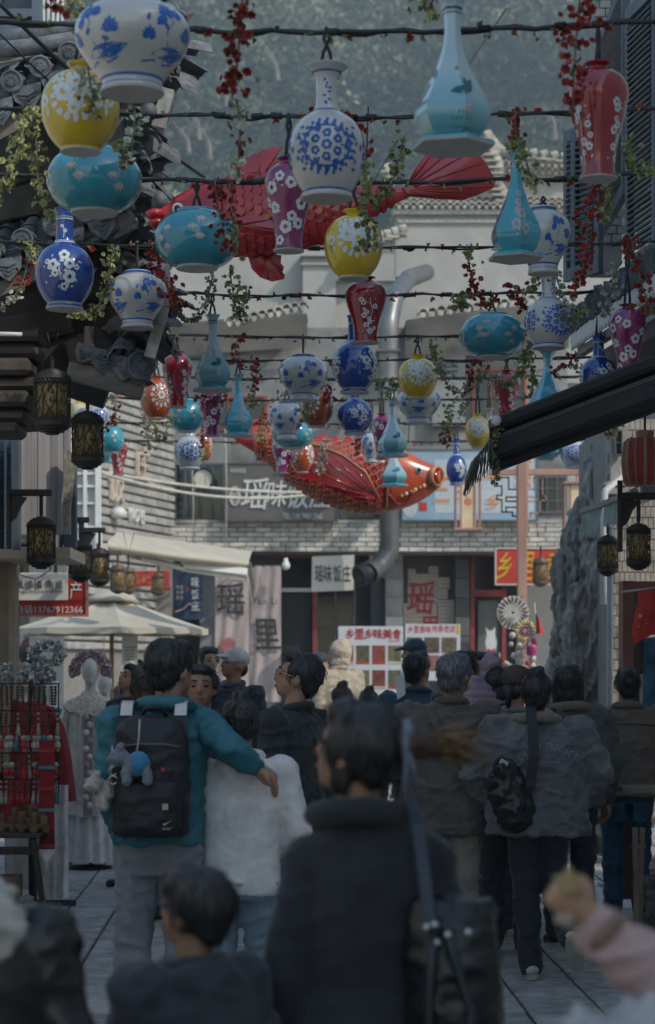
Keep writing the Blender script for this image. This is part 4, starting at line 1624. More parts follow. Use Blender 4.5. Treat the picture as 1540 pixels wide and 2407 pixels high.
for (u, v0, v1, lb) in ((452, 1096, 1290, 'thin pale wire hanging down left of the round clock'), (530, 1000, 1330, 'thin pale wire hanging right of the round clock')):
 o = MB().tube([S(u, v0, 30.2), S(u + 3, (v0 + v1) / 2, 30.2), S(u, v1, 30.2)], .008, 5).build('hanging_wire', M_CABW, smooth=True)
 tag(o, lb, 'wire', 'cables slung between the houses')

# ---------------------------------------------------------------- ribbed exhaust duct
t = WT('exhaust_duct', 'long ribbed metal exhaust duct bending down the restaurant front', 'duct')
M_DUCT = mat('duct_foil', (.25, .25, .25), .4, metal=.55, var=.15, scale=3, bump=.2)
M_DUCTD = mat('duct_foil_shade', (.10, .105, .11), .5, metal=.3, var=.2, scale=3, bump=.2)  # same duct lower down, its shade put into a darker colour


def duct(path, rad, m, name, per=.06):
 pts = []
 rs = []
 tot = sum((path[i + 1] - path[i]).length for i in range(len(path) - 1))
 n = int(tot / per) * 2
 for i in range(n + 1):
  p, _ = poly_at(path, i / n)
  pts.append(p)
  rs.append(rad * (1.0 if i % 2 else .93))
 # round the corners
 for _ in range(8):
  pts = [pts[0]] + [(pts[i - 1] + pts[i] * 2 + pts[i + 1]) / 4 for i in range(1, len(pts) - 1)] + [pts[-1]]
 return MB().tube(pts, rs, 14, False).build(name, m, t, smooth=True)


dD = 29.4
duct([S(1003, 640, 36.4), S(960, 655, 33), S(925, 700, 29.6), S(914, 760, dD), S(912, 900, dD), S(914, 1190, dD)], px(24, dD), M_DUCT, 'ribbed_pipe')
duct([S(914, 1180, dD), S(917, 1260, dD), S(915, 1300, dD), S(890, 1335, dD - .1), S(868, 1346, dD - .3)], px(25, dD), M_DUCTD, 'ribbed_pipe')
mb = MB().lathe([(px(25, dD), 0), (px(27, dD), .02), (px(26, dD), .34), (px(22, dD), .35), (px(20, dD), .05)], 20, S(886, 1338, dD - .12),
    False, M=Matrix.Rotation(R(-112), 3, 'Y') @ Matrix.Rotation(R(30), 3, 'X'))
mb.build('outlet_hood', mat('duct_black', (.04, .042, .045), .35, metal=.4, var=.15), t, smooth=True)
for v in (820, 980, 1140):
 rpart('pipe_clamp', 884, v, 942, v + 5, dD - .2, 1.6, M_FRAMEG, t)

# ---------------------------------------------------------------- hanging porcelain
def smooth_prof(p, n=3):
 out = []
 for i in range(len(p) - 1):
  p0, p1, p2, p3 = p[max(i - 1, 0)], p[i], p[i + 1], p[min(i + 2, len(p) - 1)]
  for k in range(n):
   t = k / n
   f = lambda a, b, c, d: .5 * (2 * b + (c - a) * t + (2 * a - 5 * b + 4 * c - d) * t * t + (3 * b - a - 3 * c + d) * t ** 3)
   out.append((max(f(p0[0], p1[0], p2[0], p3[0]), .01), f(p0[1], p1[1], p2[1], p3[1])))
 out.append(p[-1])
 return out


PROF = {
 'jar': (.80, [(.22, .80), (.235, .79), (.23, .755), (.24, .745), (.34, .72), (.45, .64), (.50, .52), (.48, .40), (.40, .27), (.31, .16), (.265, .09), (.262, .05), (.275, .02), (.275, 0)]),
 'globe': (1.16, [(.175, 1.16), (.17, 1.145), (.125, 1.10), (.125, 1.07), (.20, 1.045), (.36, .95), (.47, .78), (.50, .60), (.48, .40), (.40, .20), (.30, .07), (.255, .035), (.255, 0)]),
 'oblate': (.66, [(.22, .66), (.24, .655), (.245, .63), (.30, .615), (.42, .53), (.49, .41), (.50, .33), (.48, .22), (.41, .11), (.30, .035), (.25, .02), (.245, 0)]),
 'bottle': (1.70, [(.175, 1.70), (.17, 1.68), (.15, 1.62), (.142, 1.42), (.148, 1.22), (.17, 1.13), (.24, 1.07), (.38, .96), (.48, .76), (.50, .58), (.46, .36), (.36, .17), (.29, .085), (.285, .065), (.31, .05), (.315, 0)]),
 'flared': (1.73, [(.275, 1.73), (.27, 1.71), (.19, 1.64), (.148, 1.54), (.138, 1.36), (.155, 1.20), (.20, 1.11), (.35, 1.0), (.47, .80), (.50, .58), (.46, .35), (.37, .17), (.31, .09), (.31, .06), (.335, .045), (.335, 0)]),
 'pear': (1.66, [(.20, 1.66), (.19, 1.64), (.125, 1.56), (.10, 1.42), (.098, 1.27), (.125, 1.08), (.21, .86), (.35, .61), (.445, .42), (.45, .30), (.39, .18), (.33, .115), (.34, .10), (.43, .07), (.50, .04), (.50, 0)]),
 'meiping': (1.88, [(.235, 1.88), (.235, 1.86), (.155, 1.83), (.135, 1.80), (.15, 1.775), (.28, 1.73), (.43, 1.61), (.50, 1.43), (.485, 1.22), (.40, .88), (.31, .53), (.275, .25), (.28, .09), (.285, .045), (.315, .035), (.315, 0)]),
}


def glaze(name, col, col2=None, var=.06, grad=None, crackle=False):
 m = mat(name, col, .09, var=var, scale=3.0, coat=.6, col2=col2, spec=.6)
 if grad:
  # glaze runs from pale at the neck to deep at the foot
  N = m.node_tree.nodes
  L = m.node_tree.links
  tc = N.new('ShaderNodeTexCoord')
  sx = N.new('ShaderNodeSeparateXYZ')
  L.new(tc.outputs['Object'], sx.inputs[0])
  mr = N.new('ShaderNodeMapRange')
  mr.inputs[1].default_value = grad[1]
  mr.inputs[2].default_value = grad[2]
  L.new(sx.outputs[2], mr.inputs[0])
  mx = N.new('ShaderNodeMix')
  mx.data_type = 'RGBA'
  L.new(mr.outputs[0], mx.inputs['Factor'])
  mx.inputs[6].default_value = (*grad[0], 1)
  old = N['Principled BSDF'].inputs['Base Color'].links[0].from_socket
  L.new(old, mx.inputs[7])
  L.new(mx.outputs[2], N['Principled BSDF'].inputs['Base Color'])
 return m


G_WHITE = glaze('glaze_white', (.50, .49, .465), var=.04)
G_YELL = glaze('glaze_yellow', (.62, .42, .01), var=.06)
G_TURQ = glaze('glaze_turquoise', (.035, .28, .36), var=.10)
G_BLUE = glaze('glaze_cobalt', (.012, .055, .27), var=.10)
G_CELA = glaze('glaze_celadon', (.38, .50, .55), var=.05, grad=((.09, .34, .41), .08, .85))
G_TPEAR = glaze('glaze_turquoise_pear', (.06, .36, .46), var=.06)
G_RED = glaze('glaze_red', (.30, .012, .022), var=.10)
G_MAG = glaze('glaze_magenta', (.23, .012, .105), var=.10)
G_ORAN = glaze('glaze_orange', (.42, .085, .02), var=.08)
G_FOOT = mat('bare_foot', (.50, .47, .43), .6, var=.08)
D_WHITE = mat('paint_white', (.66, .68, .68), .25, var=.12, scale=30, spec=.4)
D_PINK = mat('paint_pinkish', (.48, .47, .46), .25, var=.15, scale=30, spec=.4)
D_BLUE = mat('paint_blue', (.018, .085, .36), .22, var=.35, scale=26, spec=.5, col2=(.03, .16, .5))
D_TEAL = mat('paint_teal', (.02, .16, .19), .22, var=.25, scale=30, spec=.4)


class Paint:
 """flat motifs wrapped on a turned body"""

 def __init__(s, prof, n=32, hexa=False):
  s.z = np.array([p[1] for p in prof][::-1])
  s.r = np.array([p[0] for p in prof][::-1])
  s.mb = MB()
  s.hexa = hexa

 def at(s, a, z, e=.0035):
  r = float(np.interp(z, s.z, s.r)) + e
  if s.hexa:
   r *= math.cos(math.pi / 6) / math.cos(((a - HEX0) % (math.pi / 3)) - math.pi / 6)
   r += .002
  return (r * math.cos(a), r * math.sin(a), z)

 def shape(s, a, z, pts, e=.0035):
  r = max(float(np.interp(z, s.z, s.r)), .05)
  c = s.at(a, z, e)
  ring = [s.at(a + x / r, z + y, e) for x, y in pts]
  n = len(ring)
  s.mb.add([c] + ring, [(0, 1 + i, 1 + (i + 1) % n) for i in range(n)])

 def dot(s, a, z, w, h=None, rot=0.0, n=9, e=.0035):
  h = h or w
  s.shape(a, z, [(w * math.cos(t) * math.cos(rot) - h * math.sin(t) * math.sin(rot), w * math.cos(t) * math.sin(rot) + h * math.sin(t) * math.cos(rot))
                       for t in [2 * math.pi * i / n for i in range(n)]], e)

 def petal(s, a, z, ln, wd, rot):
  """a pointed leaf from (a, z) out along rot"""
  pts = []
  for i in range(5):
   t = i / 4
   pts.append((ln * t, wd * math.sin(math.pi * t ** .8)))
  for i in range(3, 0, -1):
   t = i / 4
   pts.append((ln * t, -wd * math.sin(math.pi * t ** .8)))
  c, q = math.cos(rot), math.sin(rot)
  r = max(float(np.interp(z, s.z, s.r)), .05)
  mid = (ln * .5 * c, ln * .5 * q)
  s.shape(a + mid[0] / r, z + mid[1], [(x * c - y * q - mid[0], x * q + y * c - mid[1]) for x, y in pts])

 def flower(s, a, z, r, k=5, rot=0.0):
  for i in range(k):
   t = 2 * math.pi * i / k + rot
   rr = max(float(np.interp(z, s.z, s.r)), .05)
   s.dot(a + r * .62 * math.cos(t) / rr, z + r * .62 * math.sin(t), r * .46, r * .36, t + math.pi / 2, 8)

 def lotus(s, a, z, r, k=7):
  for i in range(k):
   s.petal(a, z, r * (1.0 - .12 * abs(i - k // 2)), r * .2, math.pi * (.06 + .88 * i / (k - 1)))

 def line(s, pts, w):
  """pts: (a, z)"""
  L_ = []
  for i, (a, z) in enumerate(pts):
   a2, z2 = pts[min(i + 1, len(pts) - 1)]
   a1, z1 = pts[max(i - 1, 0)]
   r = max(float(np.interp(z, s.z, s.r)), .05)
   dx, dz = (a2 - a1) * r, z2 - z1
   l = math.hypot(dx, dz) or 1
   L_.append((s.at(a - dz / l * w / r, z + dx / l * w), s.at(a + dz / l * w / r, z - dx / l * w)))
  s.mb.strip(L_)

 def band(s, z0, z1, n=32):
  n = 6 if s.hexa else n
  off = HEX0 if s.hexa else 0
  s.mb.strip([[s.at(2 * math.pi * i / n + off + 1e-6, z) for i in range(n + 1)] for z in (z0, (z0 + z1) / 2, z1)])

 def mesh(s, name, m):
  return s.mb.mesh(name, m)


HEX0 = math.pi / 6


def vase_parts(kind):
 """list of (name, mesh) for one kind of vase, 1 wide, standing on z = 0"""
 rnd = random.Random(kind)
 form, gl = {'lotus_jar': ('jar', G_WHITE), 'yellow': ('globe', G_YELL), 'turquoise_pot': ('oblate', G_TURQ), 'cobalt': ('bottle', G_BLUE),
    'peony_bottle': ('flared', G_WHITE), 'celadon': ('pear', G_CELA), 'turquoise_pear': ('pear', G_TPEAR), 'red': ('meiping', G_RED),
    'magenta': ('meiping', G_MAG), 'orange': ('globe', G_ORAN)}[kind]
 H, pr = PROF[form]
 pr = smooth_prof(pr)
 hexa = form == 'pear'
 mb = MB().lathe(pr, 6 if hexa else 32, cap=True, rot=HEX0 if hexa else 0)
 out = [('body', mb.mesh('body', gl, angle=38))]
 fr_ = pr[-1][0]
 out.append(('foot', MB().lathe([(fr_ * .99, .012), (fr_ * 1.015, .008), (fr_ * 1.0, -.012), (fr_ * .8, -.012)], 6 if hexa else 24, rot=HEX0 if hexa else 0).mesh('foot', G_FOOT)))
 P = Paint(pr, hexa=hexa)
 Q = None
 if kind == 'lotus_jar':
  P.band(.755, .785)
  P.band(.085, .105)
  P.band(.04, .048)
  for k in range(4):
   a = k * math.pi / 2 + .5
   P.line([(a + .1, .20), (a + .05, .3), (a - .08, .42), (a + .05, .5), (a - .1, .56)], .006)
   P.line([(a + .1, .22), (a + .3, .3), (a + .28, .42), (a + .42, .5)], .006)
   P.lotus(a - .1, .55, .13)
   P.lotus(a + .45, .40, .12)
   P.lotus(a - .42, .35, .10)
   P.dot(a - .2, .50, .055, .04, .4)
   P.dot(a + .15, .58, .06, .045, -.3)
   P.petal(a - .35, .24, .42, .045, .15)
   P.petal(a + .1, .22, .26, .04, .3)
   P.line([(a - .5, .18), (a - .2, .2), (a + .2, .18), (a + .5, .21)], .007)
   for q in range(5):
    P.petal(a + rnd.uniform(-.5, .5), rnd.uniform(.26, .5), .08, .018, rnd.uniform(0, 6.28))
 elif kind == 'yellow':
  for k in range(2):
   a = -math.pi / 2 + k * math.pi
   for i in range(16):
    t = 2 * math.pi * i / 16
    P.dot(a + .62 * math.cos(t), .62 + .30 * math.sin(t), .055, .04, t, 8)
   for q in range(3):
    P.flower(a + (-.32, .02, .34)[q], (.66, .60, .68)[q], .14, 6, q)
   P.flower(a, .80, .10, 5)
   P.flower(a - .05, .44, .09, 5)
   for q in range(20):
    P.petal(a + rnd.uniform(-.75, .75), rnd.uniform(.36, .9), .09, .03, rnd.uniform(0, 6.28))
   for s in (-1, 1):
    P.line([(a + s * (.2 + .5 * math.sin(t)), .3 + .5 * t / 3.1) for t in [i * .3 for i in range(11)]], .006)
    P.flower(a + s * .95, .58, .09)
    P.petal(a + s * .85, .5, .14, .03, -1.57)
 elif kind == 'turquoise_pot':
  for k in range(7):
   a = k * 2 * math.pi / 7 - .25
   zc = .42 if k % 2 else .33
   P.line([(a, zc - .16), (a + .03, zc), (a - .02, zc + .1)], .004)
   for q in range(3):
    zq = zc + .09 - q * .1
    aq = a + (.12, -.1, .06)[q]
    for i in range(5):
     P.petal(aq, zq, .095, .013, -math.pi / 2 + (i - 2) * .45)
 elif kind == 'cobalt':
  for z0, z1 in ((1.10, 1.12), (1.135, 1.142), (1.50, 1.515), (1.54, 1.547), (.06, .075), (.085, .09)):
   P.band(z0, z1)
  for k in range(3):
   a = -math.pi / 2 + k * 2 * math.pi / 3
   P.line([(a - .1, .28), (a, .45), (a - .06, .62), (a + .12, .8)], .010)
   P.line([(a, .4), (a + .28, .5), (a + .42, .66)], .007)
   P.line([(a - .05, .55), (a - .35, .66), (a - .5, .6)], .007)
   for da, z, r in ((.12, .83, .10), (-.28, .66, .11), (.3, .68, .10), (.3, .46, .12), (-.2, .52, .07), (.12, .30, .07), (.55, .62, .05), (-.5, .72, .05)):
    P.flower(a + da, z, r, 5, rnd.random() * 3)
   for q in range(22):
    P.petal(a + rnd.uniform(-.7, .7), rnd.uniform(.28, .82), .06, .015, rnd.uniform(0, 6.28))
   P.line([(a, 1.18), (a + .1, 1.28), (a - .05, 1.4)], .006)
   P.flower(a + .2, 1.3, .035)
   P.flower(a - .2, 1.38, .03)
 elif kind == 'peony_bottle':
  P.band(1.115, 1.135)
  P.band(1.62, 1.64)
  P.band(.055, .085)
  for k in range(4):
   a = -math.pi / 2 + k * math.pi / 2
   for q in range(6):
    t_ = math.pi * q / 3 + .5
    r0 = .45
    P.flower(a + .15 * math.cos(t_) / r0, .58 + .15 * math.sin(t_), .062, 5, t_)
    P.dot(a + .235 * math.cos(t_ + .5) / r0, .58 + .235 * math.sin(t_ + .5), .036, .05, t_ + .5, 6)
   P.flower(a, .58, .075, 6, .2)
   if k % 2 == 0:
    for rr in (.262, .275):
     P.line([(a + rr * math.cos(2 * math.pi * i / 26) / .42, .58 + rr * math.sin(2 * math.pi * i / 26)) for i in range(27)], .008)
   for ring, (rr, n, w) in enumerate(((.20, 9, .022), (.30, 18, .046), (.35, 22, .030))):
    for i in range(n):
     t = 2 * math.pi * i / n + ring * .2
     r0 = max(float(np.interp(.58 + rr * math.sin(t), P.z, P.r)), .2)
     if k % 2 == 0 or ring < 1:
      P.dot(a + rr * math.cos(t) / r0, .58 + rr * math.sin(t), w, w * .75, t, 6)
   for q in range(9):
    P.petal(a + rnd.uniform(-.12, .12), 1.18 + q * .045, .06, .016, rnd.uniform(0, 6.28))
   for i in range(10):
    P.petal(a + .785 + .06 * math.sin(i * 1.3), .3 + i * .06, .08, .022, i * 1.4)
 elif kind == 'celadon':
  P.band(1.46, 1.475)
  P.band(1.50, 1.53)
  P.band(.055, .08)
  for k in range(3):
   a = -math.pi / 2 + k * 2 * math.pi / 3
   P.petal(a - .42, .53, .34, .05, .1)
   P.petal(a + .02, .50, .30, .06, .75)
   P.petal(a + .25, .58, .18, .05, 2.2)
   for q in range(4):
    P.line([(a - .2 + q * .13, .14), (a - .15 + q * .1, .3), (a - .12 + q * .08, .5)], .005)
   for q in range(6):
    P.line([(a - .35 + q * .13, .13), (a - .33 + q * .13, .24)], .006)
  Q = Paint(pr, hexa=True)
  for k in range(3):
   a = -math.pi / 2 + k * 2 * math.pi / 3
   Q.lotus(a + .1, .30, .11)
   Q.lotus(a - .05, .80, .08)
 elif kind == 'turquoise_pear':
  for z0, z1 in ((1.34, 1.36), (1.42, 1.45), (1.58, 1.60)):
   P.band(z0, z1)
  for k in range(3):
   a = -math.pi / 2 + k * 2 * math.pi / 3
   P.line([(a, .16), (a + .1, .35), (a - .08, .55), (a + .05, .8)], .007)
   for da, z, r in ((.12, .62, .09), (-.2, .45, .10), (.22, .38, .09), (0, .8, .07), (-.15, .66, .06), (.05, .95, .05)):
    P.flower(a + da, z, r, 5, rnd.random())
   for q in range(16):
    P.petal(a + rnd.uniform(-.35, .35), rnd.uniform(.16, .9), .10, .016, rnd.uniform(.8, 2.4))
 elif kind == 'red':
  for k in range(3):
   a = -math.pi / 2 + k * 2 * math.pi / 3 + .15
   P.line([(a + .1, .18), (a - .05, .5), (a + .15, .85), (a - .05, 1.15), (a + .05, 1.4)], .008)
   for q in range(11):
    P.flower(a + rnd.uniform(-.55, .55), .3 + q * .085, rnd.uniform(.05, .085), 5, rnd.random() * 3)
   for q in range(16):
    P.dot(a + rnd.uniform(-.6, .6), rnd.uniform(.25, 1.4), .018, .018, 0, 6)
 elif kind == 'magenta':
  for k in range(9):
   a = k * 2.4
   z = .2 + k * .155
   P.flower(a, z, .125 if k % 3 else .16, 5, k)
   P.flower(a + 1.5, z + .08, .14, 5, k * 2)
   P.flower(a + 3.4, z - .02, .11, 5, k * 3)
   for q in range(4):
    P.dot(a + rnd.uniform(-.9, .9), z + rnd.uniform(-.1, .1), .022, .022, 0, 6)
 elif kind == 'orange':
  for k in range(3):
   a = -math.pi / 2 + .75 + k * 2 * math.pi / 3
   for i in range(12):
    t = 2 * math.pi * i / 12
    P.dot(a + .56 * math.cos(t), .60 + .28 * math.sin(t), .062, .05, t, 8)
    P.dot(a + .36 * math.cos(t + .2), .60 + .18 * math.sin(t + .2), .028, .022, t, 6)
   P.flower(a, .60, .13, 6)
   for q in range(6):
    P.petal(a + rnd.uniform(-.6, .6), rnd.uniform(.25, .95), .07, .02, rnd.uniform(0, 6))
   P.dot(a + 1.02, .6, .04, .04, 0, 8)
   P.dot(a + 1.02, .74, .025, .025, 0, 8)
 pm = {'lotus_jar': D_BLUE, 'peony_bottle': D_BLUE, 'celadon': D_TEAL, 'turquoise_pot': D_PINK, 'turquoise_pear': D_PINK}.get(kind, D_WHITE)
 out.append(('painted_motif', P.mesh('painted_motif', pm)))
 if Q:
  out.append(('painted_lotus', Q.mesh('painted_lotus', D_PINK)))
 return H, out


VP = {}
DESC = {'lotus_jar': 'white jar with blue lotus', 'yellow': 'yellow globe vase with white peonies', 'turquoise_pot': 'flat round turquoise pot', 'cobalt': 'cobalt bottle vase with white blossom',
  'peony_bottle': 'white bottle vase with blue medallion', 'celadon': 'celadon pear vase with lotus leaf', 'turquoise_pear': 'turquoise pear vase with pale blossom', 'red': 'red shouldered vase with white plum',
  'magenta': 'magenta shouldered vase with white flowers', 'orange': 'orange globe vase with medallion'}
ROWS = {'0': -110, 'A': 64, 'B': 266, 'C': 420, 'D': 576, 'E': 688, 'F': 786, 'G': 842, 'H': 885, 'I': 935, 'J': 992, 'K': 1035}
RD = {k: F * 2.3 / (1570 - v) for k, v in ROWS.items()}


def vase(kind, row, u, v0, v1, w, where, rz=0.0, dd=0.0, no_cord=False, tilt=0.0):
 """hang a vase under its cable: centre u, top v0, foot v1, width w in view units"""
 if kind not in VP:
  VP[kind] = vase_parts(kind)
 H, parts = VP[kind]
 d = RD[row] + dd
 k = px(w, d)
 kz = px(v1 - v0, d) / H
 p = S(u, v1, d)
 t = thing('porcelain_vase', DESC[kind] + ' ' + where, 'vase', p, rz, 'porcelain vases hung over the lane')
 t.rotation_euler = (0, tilt, rz)
 for nm, me in parts:
  o_ = piece(nm, me, t, (0, 0, 0), (0, 0, 0), (k, k, kz))
  if nm.startswith('painted'):
   o_['kind'] = 'stuff'
 zt = H * kz
 zc = CAM_H + 2.3 - p.z
 cb = MB()
 if zc > zt + .02:
  for s in (-1, 1):
   cb.tube([(s * .03 * k / .35, 0, zt - .02), (s * .012, .004 * s, zt + (zc - zt) * .35), (-s * .01, 0, zt + (zc - zt) * .7), (0, 0, zc)], .007, 5)
  cb.build('hanging_cord', M_CABD, t, smooth=True)
 return t


vase('lotus_jar', '0', 311, 0, 218, 272, 'cut by the top edge, largest jar', 1.9)
vase('celadon', '0', 1064, -8, 346, 200, 'cut by the top edge before the red tail', .28)
vase('yellow', 'A', 189, 150, 356, 184, 'before the tiled eaves at the left', 0)
vase('peony_bottle', 'A', 768, 155, 466, 182, 'at the top middle, in front of the red carp', 0)
vase('red', 'A', 1406, 149, 420, 143, 'before the dark blue shutters', .9)
vase('turquoise_pot', 'B', 222, 346, 500, 224, 'directly under the large yellow vase', .2)
vase('magenta', 'B', 679, 372, 590, 115, 'before the upper red carp', .6)
vase('turquoise_pear', 'B', 1213, 345, 608, 134, 'under the celadon vase at the right', .12)
vase('cobalt', 'C', 152, 490, 726, 138, 'before the dark eaves, largest blue one', 0)
vase('turquoise_pot', 'C', 463, 494, 630, 200, 'under the head of the upper carp', .55)
vase('yellow', 'C', 831, 494, 655, 138, 'under the upper carp with a green strand', .12)
vase('lotus_jar', 'C', 1277, 488, 642, 130, 'half hidden behind a turquoise pear vase at the right', 0, .35)
vase('lotus_jar', 'D', 323, 638, 770, 140, 'beside the broken corner tiles at the left', 1.6)
vase('peony_bottle', 'D', 1290, 640, 818, 115, 'at the right before the tiled lean-to', .5)
vase('red', 'D', 860, 652, 806, 97, 'beside the ribbed duct in the middle', .1)
vase('celadon', 'E', 500, 740, 918, 96, 'left of middle, above a magenta vase', .3)
vase('turquoise_pot', 'E', 1157, 738, 840, 156, 'at the right above the black awning', .1)
vase('cobalt', 'E', 834, 742, 923, 108, 'in the middle, taller of the two there', .8, .2)
vase('magenta', 'D', 1475, 716, 880, 88, 'at the right edge above the black awning', .3)
vase('red', 'F', 417, 826, 957, 71, 'at the left in front of an orange one', .9)
vase('lotus_jar', 'F', 713, 834, 940, 116, 'left of the middle cobalt vase', 1.4)
vase('yellow', 'F', 982, 834, 936, 93, 'above a blue lotus jar right of middle', .1)
vase('turquoise_pear', 'F', 1288, 824, 990, 104, 'cut by the black awning at the right', .5)
vase('cobalt', 'E', 1407, 790, 935, 90, 'cut by the black awning near the right edge', .4)
vase('orange', 'G', 368, 884, 984, 78, 'below the corner tiles at the left', -.35)
vase('magenta', 'G', 497, 910, 1025, 62, 'below the left celadon vase, wrapped in red flowers', .2, .1)
vase('turquoise_pear', 'G', 560, 880, 1025, 78, 'left of middle above the lower carp tail', .3)
vase('orange', 'G', 744, 905, 1003, 80, 'in the middle right of a blue lotus jar', .9, .1)
vase('cobalt', 'G', 835, 896, 1020, 84, 'in the middle, lower of the two there', .2, .1)
vase('lotus_jar', 'G', 984, 910, 994, 104, 'below the yellow vase right of middle', .7, .15)
vase('red', 'G', 1191, 871, 985, 68, 'above the tip of the black awning', .5)
vase('turquoise_pot', 'H', 439, 938, 1014, 84, 'left, under the red shouldered vase', .9, .2)
vase('lotus_jar', 'H', 675, 944, 1032, 84, 'above a turquoise pot over the lower carp', .2)
vase('celadon', 'H', 923, 940, 1072, 76, 'right of middle over the lower carp head', .35)
vase('yellow', 'H', 1123, 972, 1052, 58, 'small, left of the awning tip', 0)
vase('magenta', 'H', 898, 972, 1080, 50, 'hidden behind the celadon vase over the lower carp', .4, .3)
vase('peony_bottle', 'H', 1150, 960, 1062, 44, 'hidden behind the end of the black awning', .4, .2)
vase('lotus_jar', 'I', 874, 1014, 1086, 52, 'small, left of the magenta vase over the lower carp', .5, .2)
vase('peony_bottle', 'I', 446, 985, 1102, 72, 'over the round clock, small', .2)
vase('orange', 'I', 478, 1010, 1085, 44, 'half hidden by the bottle over the clock', .7, .4)
vase('turquoise_pot', 'I', 689, 985, 1054, 100, 'under the blue lotus jar over the lower carp', .4, .2)
vase('magenta', 'J', 664, 1022, 1112, 50, 'under the turquoise pot over the lower carp', .1)
vase('orange', 'J', 711, 1030, 1110, 56, 'right of the magenta vase over the lower carp', .3)
vase('celadon', 'J', 925, 1040, 1142, 72, 'lowest of all, before the head of the lower carp', .2)
vase('cobalt', 'J', 1073, 1032, 1140, 48, 'beside the mouth of the lower carp', .3)
vase('peony_bottle', 'J', 1351, 1004, 1100, 66, 'at the right before the top of the rock', 0)
vase('turquoise_pot', 'J', 1283, 1022, 1081, 76, 'at the right below the black awning', .3, .1)
vase('turquoise_pot', 'I', 1490, 915, 966, 84, 'at the right edge below the black awning', .7, .1)
vase('magenta', 'I', 1478, 945, 1029, 52, 'at the right edge above the red drum lantern', .5)
vase('peony_bottle', 'I', 231, 920, 1012, 56, 'behind the second cage lantern at the left', .3)
vase('turquoise_pot', 'J', 262, 1000, 1064, 62, 'behind the second cage lantern at the left', .8)
vase('turquoise_pear', 'J', 244, 1010, 1086, 40, 'just right of the second cage lantern', .3, .2)
vase('red', 'K', 278, 1034, 1116, 44, 'at the left before the raised characters', .3)
vase('yellow', 'I', 186, 940, 1005, 50, 'hidden behind the second cage lantern', .3, .2)

# ---------------------------------------------------------------- cables of the rows, with their small flowers
M_PET_R = mat('petal_red', (.40, .05, .03), .6, var=.3, col2=(.24, .02, .02), scale=30)
M_PET_G = mat('petal_green', (.30, .33, .11), .65, var=.3, scale=30, col2=(.42, .40, .22))
M_PET_W = mat('petal_white', (.55, .53, .50), .65, var=.25, scale=30, col2=(.42, .45, .28))
M_LEAF = mat('garland_leaf', (.14, .21, .05), .6, var=.35, scale=25)
M_STEMG = mat('garland_stem', (.20, .18, .14), .7, var=.2)


def bloom(mb, c, r, rnd):
 """a small open rose: two cups of petals"""
 ax = Vector((rnd.gauss(0, 1), rnd.gauss(-.6, 1), rnd.gauss(0, 1))).normalized()
 q = ax.to_track_quat('Z', 'Y').to_matrix()
 for ring, (n, rr, h) in enumerate(((6, 1.0, .25), (4, .58, .6))):
  for i in range(n):
   a = 2 * math.pi * i / n + ring * .5 + rnd.random() * .3
   da = math.pi / n * 1.15
   p = [Vector((0, 0, 0)), Vector((rr * .75 * math.cos(a - da), rr * .75 * math.sin(a - da), h)),
                 Vector((rr * math.cos(a), rr * math.sin(a), h * 1.15)), Vector((rr * .75 * math.cos(a + da), rr * .75 * math.sin(a + da), h))]
   mb.add([c + q @ (v * r) for v in p], [(0, 1, 2, 3)])


def leaf(mb, c, r, rnd):
 a = Vector((rnd.gauss(0, 1), rnd.gauss(0, 1), rnd.gauss(-.2, 1))).normalized()
 b = a.orthogonal().normalized() * .42
 n = a.cross(b) * .5
 mb.add([c, c + (a * .5 + b + n) * r, c + a * r, c + (a * .5 - b + n) * r], [(0, 1, 2), (0, 2, 3)])


rnd = random.Random(21)
for row, v in ROWS.items():
 if row == '0':
  continue
 d = RD[row]
 x0, x1 = S(-120, v, d), S(1660, v, d)
 x0.z += .02
 x1.z += .02
 label = {'A': 'topmost black cable across the lane', 'B': 'black cable across the lane, second from the top', 'C': 'thick black cable crossing before the upper carp',
             'D': 'black cable crossing under the upper carp', 'E': 'black cable just below the upper carp and its fins', 'F': 'black cable above the left red shouldered vase',
             'G': 'black cable at the height of the orange red window', 'H': 'black cable just below the orange red window', 'I': 'black cable second from lowest of the rows',
             'J': 'black cable just above the lower carp', 'K': 'lowest black cable, behind the lower carp'}[row]
 t = WT('cable_row', label + ' carrying vases', 'cable', 'cables carrying the hanging vases')
 n = 40
 pts = [x0.lerp(x1, i / n) + Vector((0, 0, -.05 * math.sin(math.pi * i / n) + .012 * noise.noise((i * .5, d, 0)) + .012)) for i in range(n + 1)]
 MB().tube(pts, .009 if row in 'AC' else .0065, 6).build('cable', M_CABD, t, smooth=True)
 MB().tube([p + Vector((0, .012, .012 * math.sin(i * 1.1))) for i, p in enumerate(pts)], .006, 5).build('wire', M_CABD, t, smooth=True)
 lash = MB()
 for i in range(9):
  a = rnd.randrange(2, n - 2)
  lash.tube([pts[a], pts[a].lerp(pts[a + 1], .6)], .014, 6)
 tag(lash.build('tape', M_CABD, t, smooth=True), kind='stuff')
 fr_, fl = MB(), MB()
 x = 0.0
 while x < 1:
  x += rnd.uniform(.012, .035) * 9 / d
  p, _ = poly_at(pts, min(x, 1))
  c = p + Vector((rnd.uniform(-.02, .02), rnd.uniform(-.02, .01), rnd.uniform(-.03, .01)))
  if rnd.random() < .55:
   bloom(fr_, c, rnd.uniform(.014, .022), rnd)
  for _ in range(2):
   leaf(fl, c, rnd.uniform(.02, .035), rnd)
 tag(fr_.build('small_bloom', M_PET_R, t), kind='stuff')
 tag(fl.build('small_leaf', M_LEAF, t), kind='stuff')

GN = [0]


